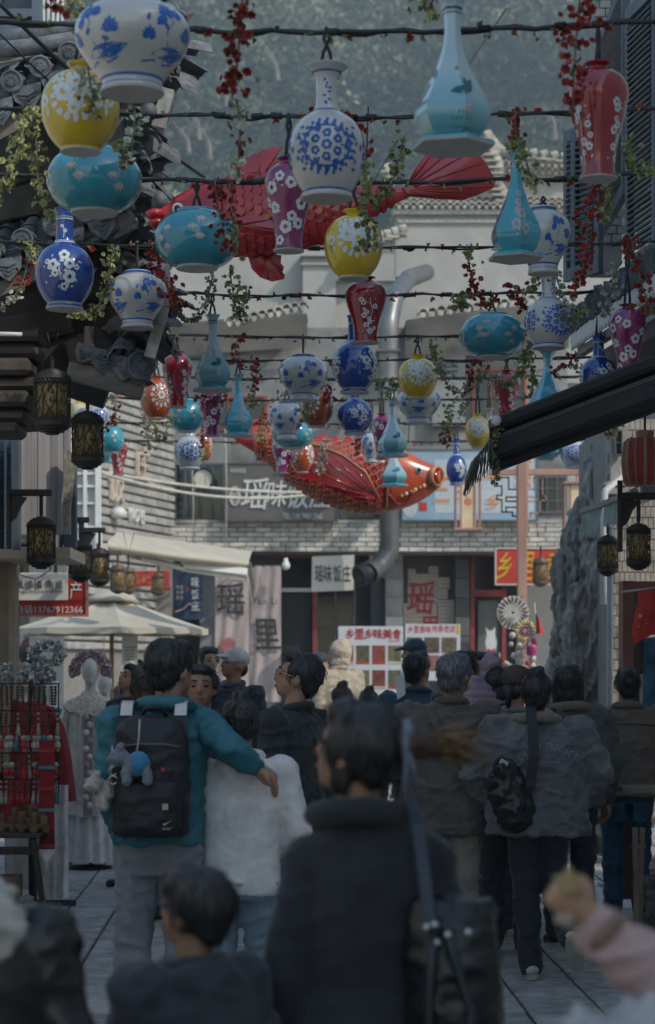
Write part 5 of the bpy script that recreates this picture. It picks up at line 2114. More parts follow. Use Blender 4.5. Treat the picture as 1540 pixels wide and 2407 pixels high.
def garland(path, d, cols, label, dens=1.0, rad=.026, slack=.0):
 """cols: list of colour letters used in order along the strand"""
 rn = random.Random(100 + GN[0])
 GN[0] += 1
 pts = [S(u, v, d) + Vector((0, rn.uniform(-.02, .02), 0)) for u, v in path]
 for _ in range(2):
  q = [pts[0]]
  for a, b in zip(pts, pts[1:]):
   q += [a.lerp(b, .33), a.lerp(b, .67)]
  pts = q + [pts[-1]]
 t = WT('flower_garland', label, 'garland', 'artificial flower garlands hung over the lane')
 MB().tube(pts, .004, 5).build('stem', M_STEMG, t, smooth=True)
 L_ = sum((b - a).length for a, b in zip(pts, pts[1:]))
 n = max(10, int(L_ / .0066 * dens))
 mbs = {}
 lf_ = MB()
 for i in range(n):
  s = (i + rn.random()) / n
  p, _ = poly_at(pts, min(s, 1))
  c = p + Vector((rn.gauss(0, rad * .8), rn.gauss(0, rad * .8), rn.gauss(0, rad * .5)))
  k = cols[min(int(s * len(cols)), len(cols) - 1)]
  if noise.noise((s * 9 + GN[0], 1.3, 0)) > -.5:
   bloom(mbs.setdefault(k, MB()), c, rn.uniform(.011, .021), rn)
  if rn.random() < (.8 if k == 'g' else .45):
   leaf(lf_, c, rn.uniform(.014, .027), rn)
 for k, mb in mbs.items():
  tag(mb.build('bloom', {'r': M_PET_R, 'g': M_PET_G, 'w': M_PET_W}[k], t), kind='stuff')
 tag(lf_.build('leaf', M_LEAF, t), kind='stuff')


garland([(572, -30), (566, 60), (560, 120), (556, 160), (546, 228)], 6.7, 'r', 'thick red rose strand hanging at the top before the hill', 1.2, .034)
garland([(556, 236), (566, 300), (562, 360), (560, 430)], 7.2, 'wrw', 'thin white and red strand below the thick red top one', .8, .02)
garland([(1366, -30), (1356, 60), (1350, 140), (1348, 200), (1350, 258)], 6.8, 'r', 'thick red rose strand over the big red vase', 1.2, .034)
garland([(1005, -20), (990, 20), (1012, 30)], 6.9, 'rg', 'short green and red bunch at the top beside the celadon vase', 1.6, .03)
garland([(120, 0), (150, 14), (190, 22)], 6.9, 'rg', 'red bunch at the top left of the largest jar', 1.5, .03)
garland([(206, 150), (212, 200), (222, 230), (205, 262)], 7.0, 'wg', 'white and green bunch on the big yellow vase', 1.3, .028)
garland([(62, 255), (50, 330), (24, 400), (-10, 468)], 7.9, 'gg', 'green strand curving to the left edge before the eaves', 1.2, .028)
garland([(72, 250), (88, 330), (84, 420), (104, 480), (112, 520)], 8.0, 'gg', 'green strand hanging straight before the eaves at the left', 1.1, .026)
garland([(318, 262), (312, 330), (300, 390), (290, 360), (272, 352)], 7.9, 'wwg', 'white and green strand right of the big yellow vase', 1.3, .028)
garland([(505, 425), (512, 490), (532, 560), (525, 585)], 9.0, 'rr', 'red strand before the head of the upper carp', 1.1, .03)
garland([(540, 430), (545, 520), (560, 600)], 9.3, 'rg', 'thin red and green strand on the upper carp', .7, .022)
garland([(722, 268), (826, 264), (846, 320), (860, 400), (868, 480)], 8.2, 'rrg', 'strand looped right of the top middle medallion bottle', .8, .024)
garland([(950, 320), (938, 370), (920, 440), (880, 490), (856, 440), (866, 520), (862, 590)], 8.8, 'ggg', 'long green strand falling over the tail end of the upper carp', 1.1, .028)
garland([(1212, 262), (1210, 330), (1218, 345), (1240, 380), (1248, 446)], 8.0, 'rgg', 'green strand above the right turquoise pear vase', 1.1, .026)
garland([(1462, 318), (1480, 380), (1510, 410), (1560, 395)], 8.6, 'gg', 'green strand looping at the right edge before the shutters', 1.3, .03)
garland([(1400, 425), (1402, 480), (1378, 500), (1382, 570), (1370, 640), (1350, 690)], 9.2, 'rrrr', 'long red strand below the big red vase', 1.1, .028)
garland([(1432, 430), (1420, 480), (1418, 520)], 9.2, 'gg', 'short green strand below the big red vase', 1.2, .026)
garland([(268, 582), (255, 660), (240, 715), (205, 745), (165, 735)], 10.5, 'ggg', 'green strand between the big cobalt bottle and the lotus jar', 1.2, .03)
garland([(76, 566), (64, 640), (44, 690), (8, 722)], 10.6, 'grw', 'strand ending in white flowers left of the big cobalt bottle', .9, .028)
garland([(356, 572), (372, 620), (398, 690), (410, 720)], 10.4, 'rr', 'red strand left of the upper carp turquoise pot', 1.1, .026)
garland([(398, 700), (420, 740), (450, 756), (478, 736), (492, 690), (500, 640)], 11.6, 'www', 'white loop of flowers above the left celadon vase', 1.1, .022)
garland([(540, 630), (548, 690), (566, 772), (576, 700), (580, 672)], 11.8, 'ggg', 'green strand hanging right of the white flower loop', 1.0, .024)
garland([(1098, 574), (1104, 640), (1126, 700), (1150, 725), (1172, 690)], 10.8, 'grrr', 'red and green strand above the right turquoise pot', 1.1, .026)
garland([(1084, 690), (1074, 748), (1100, 690)], 11.6, 'gg', 'short green loop left of the right turquoise pot', 1.4, .026)
garland([(1205, 668), (1220, 690), (1226, 735)], 11.8, 'rr', 'short red strand left of the right medallion bottle', 1.2, .024)
garland([(1482, 552), (1496, 620), (1512, 680), (1535, 742)], 10.3, 'rrr', 'red strand at the right edge above the magenta vase', 1.1, .028)
garland([(1450, 620), (1440, 690), (1412, 745)], 11.0, 'ww', 'white strand before the right lean-to roof', 1.0, .026)
garland([(1306, 650), (1330, 720), (1345, 775), (1362, 730)], 10.7, 'wwg', 'white and green loop beside the right medallion bottle', 1.0, .026)
garland([(600, 838), (606, 900), (590, 960)], 14.2, 'rrg', 'red strand between the left celadon and the middle jar', 1.2, .03)
garland([(560, 790), (548, 840), (566, 870), (590, 868)], 13.6, 'rrr', 'sparse red strand right of the left celadon vase', .8, .03)
garland([(352, 870), (356, 980), (376, 1056), (396, 1000), (396, 960)], 15.4, 'rgg', 'red and green loop under the left orange vase', 1.0, .026)
garland([(466, 930), (500, 956), (530, 926)], 14.7, 'rr', 'red garland round the neck of the magenta vase at the left', 1.4, .03)
garland([(648, 940), (690, 915), (712, 935)], 14.8, 'wg', 'white and green loop above the blue lotus jar over the carp', 1.3, .03)
garland([(735, 920), (722, 960), (720, 990)], 14.7, 'gg', 'short green strand on the middle orange vase', 1.4, .03)
garland([(1020, 828), (1040, 890), (1076, 935), (1106, 905), (1112, 850)], 13.6, 'ggr', 'green loop right of the yellow vase with red end', 1.2, .03)
garland([(1060, 950), (1050, 1000), (1048, 1046)], 15.5, 'ggr', 'green strand hanging right of the lower carp back', 1.6, .034)
garland([(1090, 930), (1082, 980)], 15.2, 'w', 'short white strand right of the blue lotus jar', 1.4, .03)
garland([(1150, 880), (1190, 915), (1226, 880), (1248, 820)], 14.2, 'ggg', 'green loop across the red vase above the awning tip', 1.4, .03)
garland([(1128, 830), (1136, 860), (1120, 900)], 13.9, 'rg', 'red strand under the right turquoise pot', 1.2, .03)
garland([(1340, 850), (1368, 820), (1372, 780)], 13.5, 'rg', 'green and red strand left of the awning cobalt vase', 1.2, .03)
garland([(1420, 960), (1426, 1018), (1445, 1030), (1452, 970)], 15.4, 'rg', 'dark red loop below the black awning', 1.2, .028)
garland([(906, 890), (880, 905), (918, 915)], 14.4, 'gw', 'green bunch between the middle cobalt vases and the yellow one', 1.4, .028)
garland([(624, 960), (614, 1020), (612, 1080)], 17.2, 'rgr', 'red strand over the tail of the lower carp', 1.3, .034)
garland([(768, 1030), (755, 1090), (745, 1110)], 18.4, 'ww', 'white strand beside the orange vase over the lower carp', 1.3, .03)
garland([(842, 1022), (842, 1070)], 17.4, 'r', 'short red strand before the fin of the lower carp', 1.5, .03)
garland([(268, 920), (276, 980), (240, 1010)], 16.4, 'wrr', 'white and red strand behind the second cage lantern', 1.3, .03)
garland([(1165, 1000), (1162, 1070), (1170, 1130)], 11.5, 'gg', 'green strand hanging from the tip of the black awning', .9, .02)
garland([(1230, 830), (1258, 880), (1250, 930)], 13.9, 'gg', 'green strand beside the right turquoise pear vase', 1.3, .026)
garland([(1300, 880), (1340, 850), (1372, 870)], 13.2, 'rg', 'red and green loop left of the cobalt bottle by the awning', 1.2, .026)
garland([(940, 900), (918, 912), (905, 940)], 14.6, 'gg', 'green tuft left of the jar below the yellow vase', 1.3, .024)
garland([(764, 905), (778, 930), (762, 950)], 14.5, 'rr', 'small red bunch right of the middle orange vase', 1.4, .026)
garland([(1010, 800), (1030, 850), (1046, 880)], 13.5, 'gw', 'pale green strand right above the small yellow vase', 1.1, .022)
garland([(470, 1020), (484, 1060), (476, 1082)], 16.8, 'rg', 'red green strand right of the medallion bottle over the clock', 1.3, .028)
garland([(338, 960), (346, 1010), (352, 1060)], 15.6, 'w', 'white strand left of the loop under the left orange vase', 1.2, .026)
garland([(430, 720), (410, 690), (396, 650), (380, 610)], 11.2, 'rr', 'red strand rising left of the white flower loop', 1.0, .026)
garland([(1270, 790), (1246, 800), (1226, 850)], 12.6, 'wg', 'white green strand between turquoise pot and pear vase at the right', 1.1, .026)
garland([(1240, 690), (1268, 640), (1290, 610)], 11.0, 'gw', 'pale strand above the right medallion bottle', 1.0, .024)

# ---------------------------------------------------------------- the two big carp
M_CARP = mat('carp_red', (.46, .022, .024), .16, var=.18, scale=4, coat=.5, mottle=((.52, .06, .05), 3, .6))
M_CARPD = mat('carp_deep_red', (.34, .014, .018), .22, var=.2, scale=5, coat=.4)
M_CARPO = mat('carp_orange', (.46, .075, .025), .2, var=.15, scale=3, coat=.5)
M_CARPG = mat('carp_gold', (.50, .22, .08), .35, var=.15, scale=8)
M_EYEW = mat('eye_white', (.6, .55, .5), .15, var=.02)
M_EYEB = mat('eye_black', (.012, .012, .014), .1, var=.02)


def interp_outline(pts, n):
 """resample (u, v) points"""
 p = np.array(pts, float)
 s = np.concatenate([[0], np.cumsum(np.hypot(*np.diff(p, axis=0).T))])
 t = np.linspace(0, s[-1], n)
 return np.stack([np.interp(t, s, p[:, 0]), np.interp(t, s, p[:, 1])], 1)


class Carp:
 def __init__(s, top, bot, d, thick, n=36):
  a, b = interp_outline(top, n), interp_outline(bot, n)
  for _ in range(3):
   for q in (a, b):
    q[1:-1] = (q[:-2] + 2 * q[1:-1] + q[2:]) / 4
  s.T = [S(u, v, d) for u, v in a]
  s.B = [S(u, v, d) for u, v in b]
  s.n, s.d, s.thick = n, d, thick

 def at(s, t, ph, e=0.0):
  """t along 0..1, ph from belly -pi/2 to back pi/2 on the near side"""
  x = t * (s.n - 1)
  i = min(int(x), s.n - 2)
  f = x - i
  T, B = s.T[i].lerp(s.T[i + 1], f), s.B[i].lerp(s.B[i + 1], f)
  c = (T + B) / 2
  up = (T - B) / 2
  h = up.length
  w = h * s.thick
  return c + up * (math.sin(ph) * (1 + e / max(h, .02))) + Vector((0, -(w + e) * math.cos(ph), 0))

 def body(s, name, m, parent, t0=0.0, t1=1.0, e=0.0, k=28):
  rows_ = []
  n = int(max(6, 44 * (t1 - t0)))
  for i in range(n + 1):
   t = t0 + (t1 - t0) * i / n
   rows_.append([s.at(t, 2 * math.pi * j / k, e) for j in range(k)])
  mb = MB()
  V = [p for r in rows_ for p in r]
  Fc = [(i * k + j, i * k + (j + 1) % k, (i + 1) * k + (j + 1) % k, (i + 1) * k + j) for i in range(n) for j in range(k)]
  Fc += [tuple(range(k))[::-1], tuple(n * k + j for j in range(k))]
  mb.add(V, Fc)
  return mb.build(name, m, parent, smooth=True)

 def scales(s, parent, t0, t1, nt, nph, ph0, ph1, m, rim, size, flip=1, m2=None):
  me = scale_mesh(size, m, rim)
  k = 0
  for i in range(nt):
   t = t0 + (t1 - t0) * (i + .5) / nt
   for j in range(nph):
    ph = ph0 + (ph1 - ph0) * (j + (.5 if i % 2 else 0)) / nph
    p = s.at(t, ph, .006)
    du = (s.at(min(t + .02, 1), ph) - s.at(t - .02, ph)).normalized() * flip
    dv = (s.at(t, ph + .06) - s.at(t, ph - .06)).normalized()
    nn = du.cross(dv)
    if nn.y > 0:
     nn = -nn
    y = du
    x = y.cross(nn).normalized()
    nn = x.cross(y)
    M = Matrix((x, y, nn)).transposed() @ Matrix.Rotation(.16, 3, 'X')
    hh = (s.at(t, 1.57) - s.at(t, -1.57)).length
    o = piece('scale', me, parent, p, M.to_euler(), [min(1.15, .45 + hh / .55 * .6)] * 3)


def scale_mesh(sz, m, rim):
 """rounded shield, its free end at +Y"""
 pts = []
 for i in range(9):
  a = math.pi * i / 8
  pts.append((math.cos(a) * sz * .62, math.sin(a) * sz * .75 + sz * .1))
 v = [(0, -sz * .3, 0), (0, sz * .25, sz * .06)] + [(x, y, sz * .035) for x, y in pts] + [(x * .8, y * .83 + .02 * sz, sz * .075) for x, y in pts] + [(x, y, -sz * .05) for x, y in pts]
 f = []
 mi = []
 n = len(pts)
 for i in range(n - 1):
  f.append((1, 2 + n + i, 2 + n + i + 1))
  mi.append(0)
  f.append((2 + n + i, 2 + i, 2 + i + 1, 2 + n + i + 1))
  mi.append(1)
  f.append((2 + i, 2 + 2 * n + i, 2 + 2 * n + i + 1, 2 + i + 1))
  mi.append(1)
 f += [(0, 1, 2 + n), (0, 2 + n + n - 1, 1), (0, 2 + n, 2), (0, 2 + n - 1, 2 + 2 * n - 1)]
 mi += [0, 0, 1, 1]
 me = raw_mesh('scale', v, f, None)
 me.materials.append(m)
 me.materials.append(rim)
 me.polygons.foreach_set('material_index', mi)
 me.update()
 return me


def fin(pts, d, m, parent, name, root, n_ray=7, th=.03, tilt=0.0, raymat=None):
 """a fin of given outline (u, v), swelling at its middle, ribs from the root point"""
 P = [S(u, v, d) for u, v in pts]
 c = sum(P, Vector()) / len(P)
 rt = S(root[0], root[1], d)
 mb = MB()
 for sgn in (-1, 1):
  inner = [rt.lerp(p, .6) + Vector((0, sgn * th, 0)) for p in P]
  n = len(P)
  cc = rt.lerp(c, .3) + Vector((0, sgn * th * 1.1, 0))
  mb.add([cc] + inner + [p + Vector((0, sgn * .004, 0)) for p in P],
               [(0, 1 + i, 1 + (i + 1) % n) for i in range(n)] + [(1 + i, 1 + n + i, 1 + n + (i + 1) % n, 1 + (i + 1) % n) for i in range(n)])
 for i in range(len(P)):
  a, b = P[i], P[(i + 1) % len(P)]
  mb.add([a + Vector((0, -.004, 0)), b + Vector((0, -.004, 0)), b + Vector((0, .004, 0)), a + Vector((0, .004, 0))], [(0, 1, 2, 3)])
 o = mb.build(name, m, parent, angle=50)
 far = sorted(P, key=lambda p: -(p - rt).length)
 for i in range(n_ray):
  t = (i + .5) / n_ray * (len(P) - 1)
  k = int(t)
  e = P[k].lerp(P[(k + 1) % len(P)], t - k)
  if (e - rt).length < .12:
   continue
  pts3 = [rt.lerp(e, .12) + Vector((0, -th * 1.0, 0)), rt.lerp(e, .6) + Vector((0, -th * 1.05, 0)), rt.lerp(e, .97) + Vector((0, -.006, 0))]
  MB().tube(pts3, [.010, .008, .004], 5, True, .7).build('fin_ray', raymat or m, o, smooth=True)
 return o


# upper carp, swimming to the left
t = WT('red_carp', 'giant red carp swimming left under the top vases, with white and black eye', 'carp lantern')
dC = 10.25
C1 = Carp([(352, 506), (372, 492), (400, 476), (440, 452), (485, 432), (540, 418), (620, 410), (720, 410), (820, 420), (890, 433), (930, 441), (965, 440)],
          [(354, 518), (372, 534), (400, 552), (440, 572), (485, 592), (540, 606), (620, 604), (700, 588), (790, 566), (850, 530), (905, 490), (965, 462)], dC, .55)
C1.body('body', M_CARP, t)
C1.body('gill_plate', M_CARP, t, .10, .285, .014)
C1.scales(t, .30, .93, 20, 10, -1.1, 1.35, M_CARP, M_CARPD, .062, 1)
MB().tube([C1.at(.29, -1.2 + 2.5 * i / 14, .016) for i in range(15)], .012, 6).build('gill_edge', M_CARPD, t, smooth=True)
MB().ell(S(364, 504, dC - .02), (.05, .06, .03), 12, 8).build('upper_lip', M_CARP, t, smooth=True)
MB().ell(S(368, 524, dC - .02), (.045, .05, .03), 12, 8).build('lower_lip', M_CARPD, t, smooth=True)
ey = C1.at(.125, .30, .008)
o = MB().lathe([(.001, .022), (.02, .02), (.031, .010), (.034, 0), (.033, -.02)], 18, ey, M=Matrix.Rotation(R(90), 3, 'X')).build('eye', M_EYEW, t, smooth=True)
MB().ell(ey + Vector((-.003, -.018, 0)), (.017, .012, .018), 12, 8).build('pupil', M_EYEB, o, smooth=True)
MB().tube([ey + Vector((.036 * math.cos(a), -.004, .036 * math.sin(a))) for a in [2 * math.pi * i / 16 for i in range(17)]], .007, 6).build('eye_ring', M_CARPD, o, smooth=True)
fin([(536, 420), (548, 396), (578, 372), (620, 352), (664, 344), (650, 358), (648, 376), (668, 372), (672, 384), (690, 396), (720, 412), (640, 418)], dC, M_CARP, t, 'dorsal_fin', (610, 430), 6, .02)
fin([(944, 440), (975, 395), (1010, 352), (1060, 344), (1112, 348), (1140, 380), (1166, 425), (1160, 442), (1120, 460), (1086, 470), (1030, 468), (962, 462)], dC, M_CARP, t, 'tail_fin', (950, 450), 12, .03)
fin([(556, 512), (600, 505), (640, 520), (700, 545), (690, 552), (620, 552), (565, 548)], dC - .36, M_CARP, t, 'pectoral_fin', (556, 530), 5, .012)
fin([(582, 600), (592, 632), (612, 652), (640, 662), (668, 656), (670, 646), (664, 640), (668, 628), (660, 618), (662, 600)], dC, M_CARPD, t, 'pelvic_fin', (620, 598), 5, .015)
fin([(790, 560), (812, 590), (842, 596), (846, 560)], dC, M_CARPD, t, 'anal_fin', (815, 555), 3, .012)
for u in (560, 860):
 MB().tube([S(u, 418, dC), S(u + 6, 250, dC)], .004, 5).build('suspension_wire', M_CABD, t)

# lower carp, swimming to the right with an open mouth
t = WT('red_carp', 'giant red and orange carp swimming right with wide open golden mouth and gold edged scales', 'carp lantern')
dK = 19.6
C2 = Carp([(548, 1026), (590, 1010), (630, 1006), (690, 1020), (740, 1036), (800, 1036), (860, 1036), (905, 1044), (950, 1058), (990, 1082), (1016, 1096), (1034, 1100)],
          [(556, 1038), (596, 1062), (640, 1098), (690, 1142), (740, 1172), (800, 1194), (860, 1205), (905, 1203), (950, 1194), (990, 1176), (1018, 1158), (1036, 1140)], dK, .52)
C2.body('body', M_CARP, t, 0, .82)
C2.body('head', M_CARPO, t, .735, 1.0, .012)
C2.scales(t, .10, .73, 19, 11, -1.35, 1.2, M_CARPD, M_CARPG, .072, -1)
mc = (S(1026, 1120, dK - .05))
Mm = Matrix.Rotation(R(-40), 3, 'Z') @ Matrix.Rotation(R(90), 3, 'Y')
MB().lathe([(.085, -.05), (.105, -.02), (.108, .015), (.092, .035), (.078, .02), (.06, -.06), (.02, -.10)], 20, mc, M=Mm, cap=False).build('mouth', M_CARPG, t, smooth=True)
MB().lathe([(.074, .02), (.06, -.05), (.001, -.08)], 16, mc, M=Mm).build('throat', M_CARPD, t, smooth=True)
ey = C2.at(.885, .35, .02)
o = MB().ell(ey, (.036, .022, .036), 14, 10).build('eye', M_EYEW, t, smooth=True)
MB().ell(ey + Vector((.006, -.022, 0)), (.02, .012, .02), 12, 8).build('pupil', M_EYEB, o, smooth=True)
for i in range(6):
 p = C2.at(.80 + .022 * i, -.62 + .05 * i, .02)
 MB().ell(p, (.020, .012, .020), 10, 6).build('gill_stud', M_EYEW if i % 2 else M_CARPG, t, smooth=True)
MB().tube([C2.at(.735, -1.45 + 2.8 * i / 14, .02) for i in range(15)], .012, 6).build('gill_edge', M_CARPG, t, smooth=True)
MB().tube([C2.at(.74 + .12 * i / 8, -.5 - .5 * math.sin(i / 8 * 3.14), .02) for i in range(9)], .014, 6).build('cheek_fold', M_CARPD, t, smooth=True)
fin([(708, 1026), (736, 1026), (766, 1020), (776, 1036), (790, 1022), (804, 1038), (818, 1020), (830, 1036), (862, 1024), (884, 1046), (800, 1050), (720, 1044)], dK, M_CARP, t, 'dorsal_fin', (800, 1060), 6, .02)
fin([(892, 1172), (860, 1110), (806, 1070), (748, 1046), (706, 1040), (690, 1080), (694, 1118), (740, 1130), (800, 1158), (850, 1178)], dK - .46, M_CARPD, t, 'pectoral_fin', (888, 1172), 8, .02, raymat=M_CARP)
MB().tube([S(u, v, dK - .47) for u, v in ((892, 1172), (860, 1110), (806, 1070), (748, 1046), (706, 1040), (690, 1080))], .012, 6).build('fin_edge', M_CARPG, t, smooth=True)
fin([(640, 1070), (560, 1040), (540, 1020), (560, 1006), (600, 985), (622, 986), (640, 1008), (690, 1030)], dK + .0, M_CARP, t, 'tail_fin', (660, 1062), 9, .02, raymat=M_CARPG)
for u in (650, 960):
 MB().tube([S(u, 1040, dK), S(u + 4, 960, dK)], .005, 5).build('suspension_wire', M_CABD, t)

# ---------------------------------------------------------------- signs
M_SGREY = mat('sign_dark_grey', (.13, .125, .115), .6, var=.08, scale=1.5)
M_LWHITE = mat('letter_pale', (.62, .62, .60), .5, var=.03)
M_SBLUE = mat('sign_blue', (.16, .34, .52), .4, var=.2, scale=.9, col2=(.45, .53, .60))
M_SRED = mat('sign_red', (.48, .035, .025), .4, var=.1, scale=2)
M_LYEL = mat('letter_yellow', (.60, .38, .02), .4, var=.03)
M_LRED = mat('letter_red', (.48, .03, .04), .5, var=.05)
M_LORA = mat('letter_orange', (.62, .28, .12), .5, var=.05)
M_BOARD = mat('board_white', (.62, .58, .50), .6, var=.05, scale=2)
M_BLUECLOTH = mat('indigo_cloth', (.03, .05, .10), .9, var=.2, scale=8, bump=.2)
M_PINKCLOTH = mat('pinkish_cloth', (.44, .37, .36), .9, var=.08, scale=3, bump=.2, bscale=60)
M_NOTE = mat('note_paper', (.56, .50, .44), .8, var=.08)


def sign(label, u0, v0, u1, v1, d, th, m, name='sign_board', frame=None, cat='sign'):
 t = WT(name, label, cat)
 rpart('board', u0, v0, u1, v1, d, th, m, t, .004)
 if frame:
  f = MB()
  w = 3
  rect(f, u0 - w, v0 - w, u1 + w, v0, d - .02, th + .03)
  rect(f, u0 - w, v1, u1 + w, v1 + w, d - .02, th + .03)
  rect(f, u0 - w, v0, u0, v1, d - .02, th + .03)
  rect(f, u1, v0, u1 + w, v1, d - .02, th + .03)
  f.build('frame', frame, t)
 return t


def write(t, body, u, v, w, h, d, m, bold=0.0, ex=.008, slant=0.0):
 lettering(body, S(u, v, d), px(w, d), px(h, d), m, t, ex, bold, slant=slant)


t = sign('dark grey restaurant sign with big white characters and phone number above the ledge', 530, 1090, 792, 1222, 30.4, .12, M_SGREY, frame=M_FRAMEG)
for ch, u, w, h in (('瑶', 600, 62, 74), ('味', 652, 46, 62), ('饭', 702, 52, 72), ('庄', 756, 52, 70)):
 write(t, ch, u, 1160, w, h, 30.38, M_LWHITE, .022, .012, .12)
write(t, '中华老店', 560, 1106, 36, 11, 30.38, M_LWHITE, .01)
write(t, 'TEL:138 7983 2565', 712, 1213, 92, 13, 30.38, M_LWHITE, .012)
c = S(552, 1166, 30.385)
for q, r in enumerate((16, 11)):
 MB().tube([c + Vector((px(r * .75, 30) * math.cos(a), 0, px(r * 1.35, 30) * math.sin(a))) for a in [2 * math.pi * i / 24 for i in range(25)]], .012 - .004 * q, 6).build('round_emblem', M_LWHITE, t)
write(t, '瑶', 552, 1166, 11, 17, 30.38, M_LWHITE, .02)

t = sign('wide pale blue sign with orange characters above the ledge at the right', 946, 1058, 1262, 1222, 30.35, .12, M_SBLUE, frame=M_FRAMEG)
M_SKYP = mat('sign_pale_print', (.50, .55, .60), .4, var=.06)
rpart('print_panel', 1022, 1080, 1256, 1206, 30.345, .003, M_SKYP, t)
for ch, u, v, w, h in (('三', 1040, 1150, 36, 60), ('里', 1092, 1140, 40, 70), ('土', 1160, 1090, 46, 70), ('菜', 1230, 1110, 40, 70), ('乡', 1160, 1180, 36, 36)):
 write(t, ch, u, v, w + 6, h + 6, 30.338, M_LWHITE, .05, .002)
 write(t, ch, u, v, w, h, 30.332, M_LORA, .012, .002)
rpart('red_patch', 985, 1180, 1004, 1200, 30.34, .003, M_SRED, t)
MB().poly([S(952 + 18 * math.cos(a) + 12, 1190 + 26 * math.sin(a), 30.344) for a in [2 * math.pi * i / 18 for i in range(18)]], (0, .003, 0)).build('pale_print', M_SKYP, t)

t = sign('red shop sign with yellow brush characters behind the lamp post', 1167, 1290, 1330, 1372, 30.2, .08, M_SRED, frame=M_BOARD)
for ch, u in (('乡', 1186), ('里', 1238), ('香', 1300)):
 write(t, ch, u, 1330, 34, 66, 30.185, M_LYEL, .02, .004, .15)

t = WT('sign_board', 'cream board with black brush characters hung over the dark doorway', 'sign')
MB().poly([S(734, 1308, 30.1), S(833, 1304, 30.1), S(831, 1387, 30.1), S(732, 1391, 30.1)], (0, .05, 0)).build('board', M_BOARD, t)
for ch, u in (('瑶', 750), ('味', 771), ('饭', 793), ('庄', 815)):
 write(t, ch, u, 1348, 19, 40, 30.09, M_INK, .02, .003)
MB().tube([S(745, 1307, 30.1), S(745, 1298, 30.15)], .01, 5).build('hook', M_IRON, t)
MB().tube([S(822, 1304, 30.1), S(822, 1298, 30.15)], .01, 5).build('hook', M_IRON, t)


def cloth(u0, v0, u1, v1, d, m, name, parent, folds=3, amp=.035, nx=20, ny=14, ph=0.0):
 rows_ = []
 for j in range(ny + 1):
  fv = j / ny
  rows_.append([S(u0 + (u1 - u0) * i / nx, v0 + (v1 - v0) * fv, d) + Vector((0, amp * math.sin(i / nx * folds * 6.28 + ph + fv * 1.3) * (.4 + .6 * fv) + .01 * math.sin(fv * 9 + i), 0)) for i in range(nx + 1)])
 a = MB().strip(rows_)
 a.strip([[p + Vector((0, .006, 0)) for p in r] for r in rows_])
 return a.build(name, m, parent, smooth=True)


t = WT('door_curtain', 'pinkish white split cloth door curtain with two big black characters', 'curtain')
cloth(506, 1334, 586, 1640, 30.2, M_PINKCLOTH, 'cloth_panel', t, 2.0, .02)
cloth(588, 1330, 661, 1650, 30.2, M_PINKCLOTH, 'cloth_panel', t, 2.0, .02, ph=1)
write(t, '瑶', 543, 1408, 66, 76, 30.15, M_INK, .026, .004)
write(t, '里', 627, 1490, 60, 72, 30.15, M_INK, .03, .004, -.1)
write(t, 'Yao. Li', 622, 1412, 58, 17, 30.15, M_INK, .008, .003, .2)
MB().lathe([(.001, 0), (px(18, 30), 0), (px(18, 30), .002), (.001, .002)], 22, S(537, 1516, 30.15), M=Matrix.Rotation(R(90), 3, 'X')).build('pink_disc', mat('pink_print', (.42, .16, .16), .8, var=.15), t)
MB().beam(S(500, 1333, 30.22), S(664, 1329, 30.22), .03).build('curtain_rod', M_WOOD, t)
t = WT('hanging_banner', 'dark indigo cloth banner with white characters left of the door curtain', 'banner')
cloth(399, 1330, 476, 1456, 30.0, M_BLUECLOTH, 'cloth_panel', t, 1.0, .012)
for k, ch in enumerate('味饭庄'):
 write(t, ch, 459, 1368 + k * 27 + (2 if k else 0), 17, 24, 29.96, M_LWHITE, .012, .003)
for k, ch in enumerate('中华老店特色'):
 write(t, ch, 418 + (k // 3) * 9, 1380 + (k % 3) * 12, 6, 9, 29.96, M_NOTE, .0, .003)
write(t, '瑶', 440, 1384, 7, 9, 29.96, M_LRED, .02, .003)
MB().tube([S(u, v, 29.96) for u, v in ((412, 1438), (430, 1432), (446, 1418), (458, 1430), (470, 1434))], .008, 5).build('roof_line', M_NOTE, t)
t = WT('paper_collage', 'stepped collage of pale papers with red brush characters on the dark wall', 'poster')
for k, (u0, v0, u1, v1) in enumerate(((959, 1337, 978, 1417), (978, 1349, 1008, 1397), (1008, 1331, 1031, 1408), (1031, 1357, 1058, 1385), (1031, 1385, 1053, 1408), (949, 1418, 1028, 1468), (1030, 1410, 1068, 1468), (990, 1397, 1030, 1417))):
 o = rpart('paper', u0, v0, u1 - 1, v1 - 1, D + .59 - .004 * (k % 3), .02, M_NOTE, t)
 for j in range(int((v1 - v0) / 9)):
  rpart('print_line', u0 + 3, v0 + 5 + j * 9, u1 - 5, v0 + 7.5 + j * 9, D + .585 - .004 * (k % 3), .002, mat('print_faint', (.42, .28, .25), .7), o)
write(t, '瑶', 990, 1405, 62, 78, D + .57, M_LRED, .035, .003, .1)
write(t, '里', 1012, 1478, 44, 60, D + .57, M_LRED, .035, .003)


def food_mat(name, a, b):
 return mat(name, a, .5, var=.3, scale=17, col2=b, bump=.2, bscale=60)


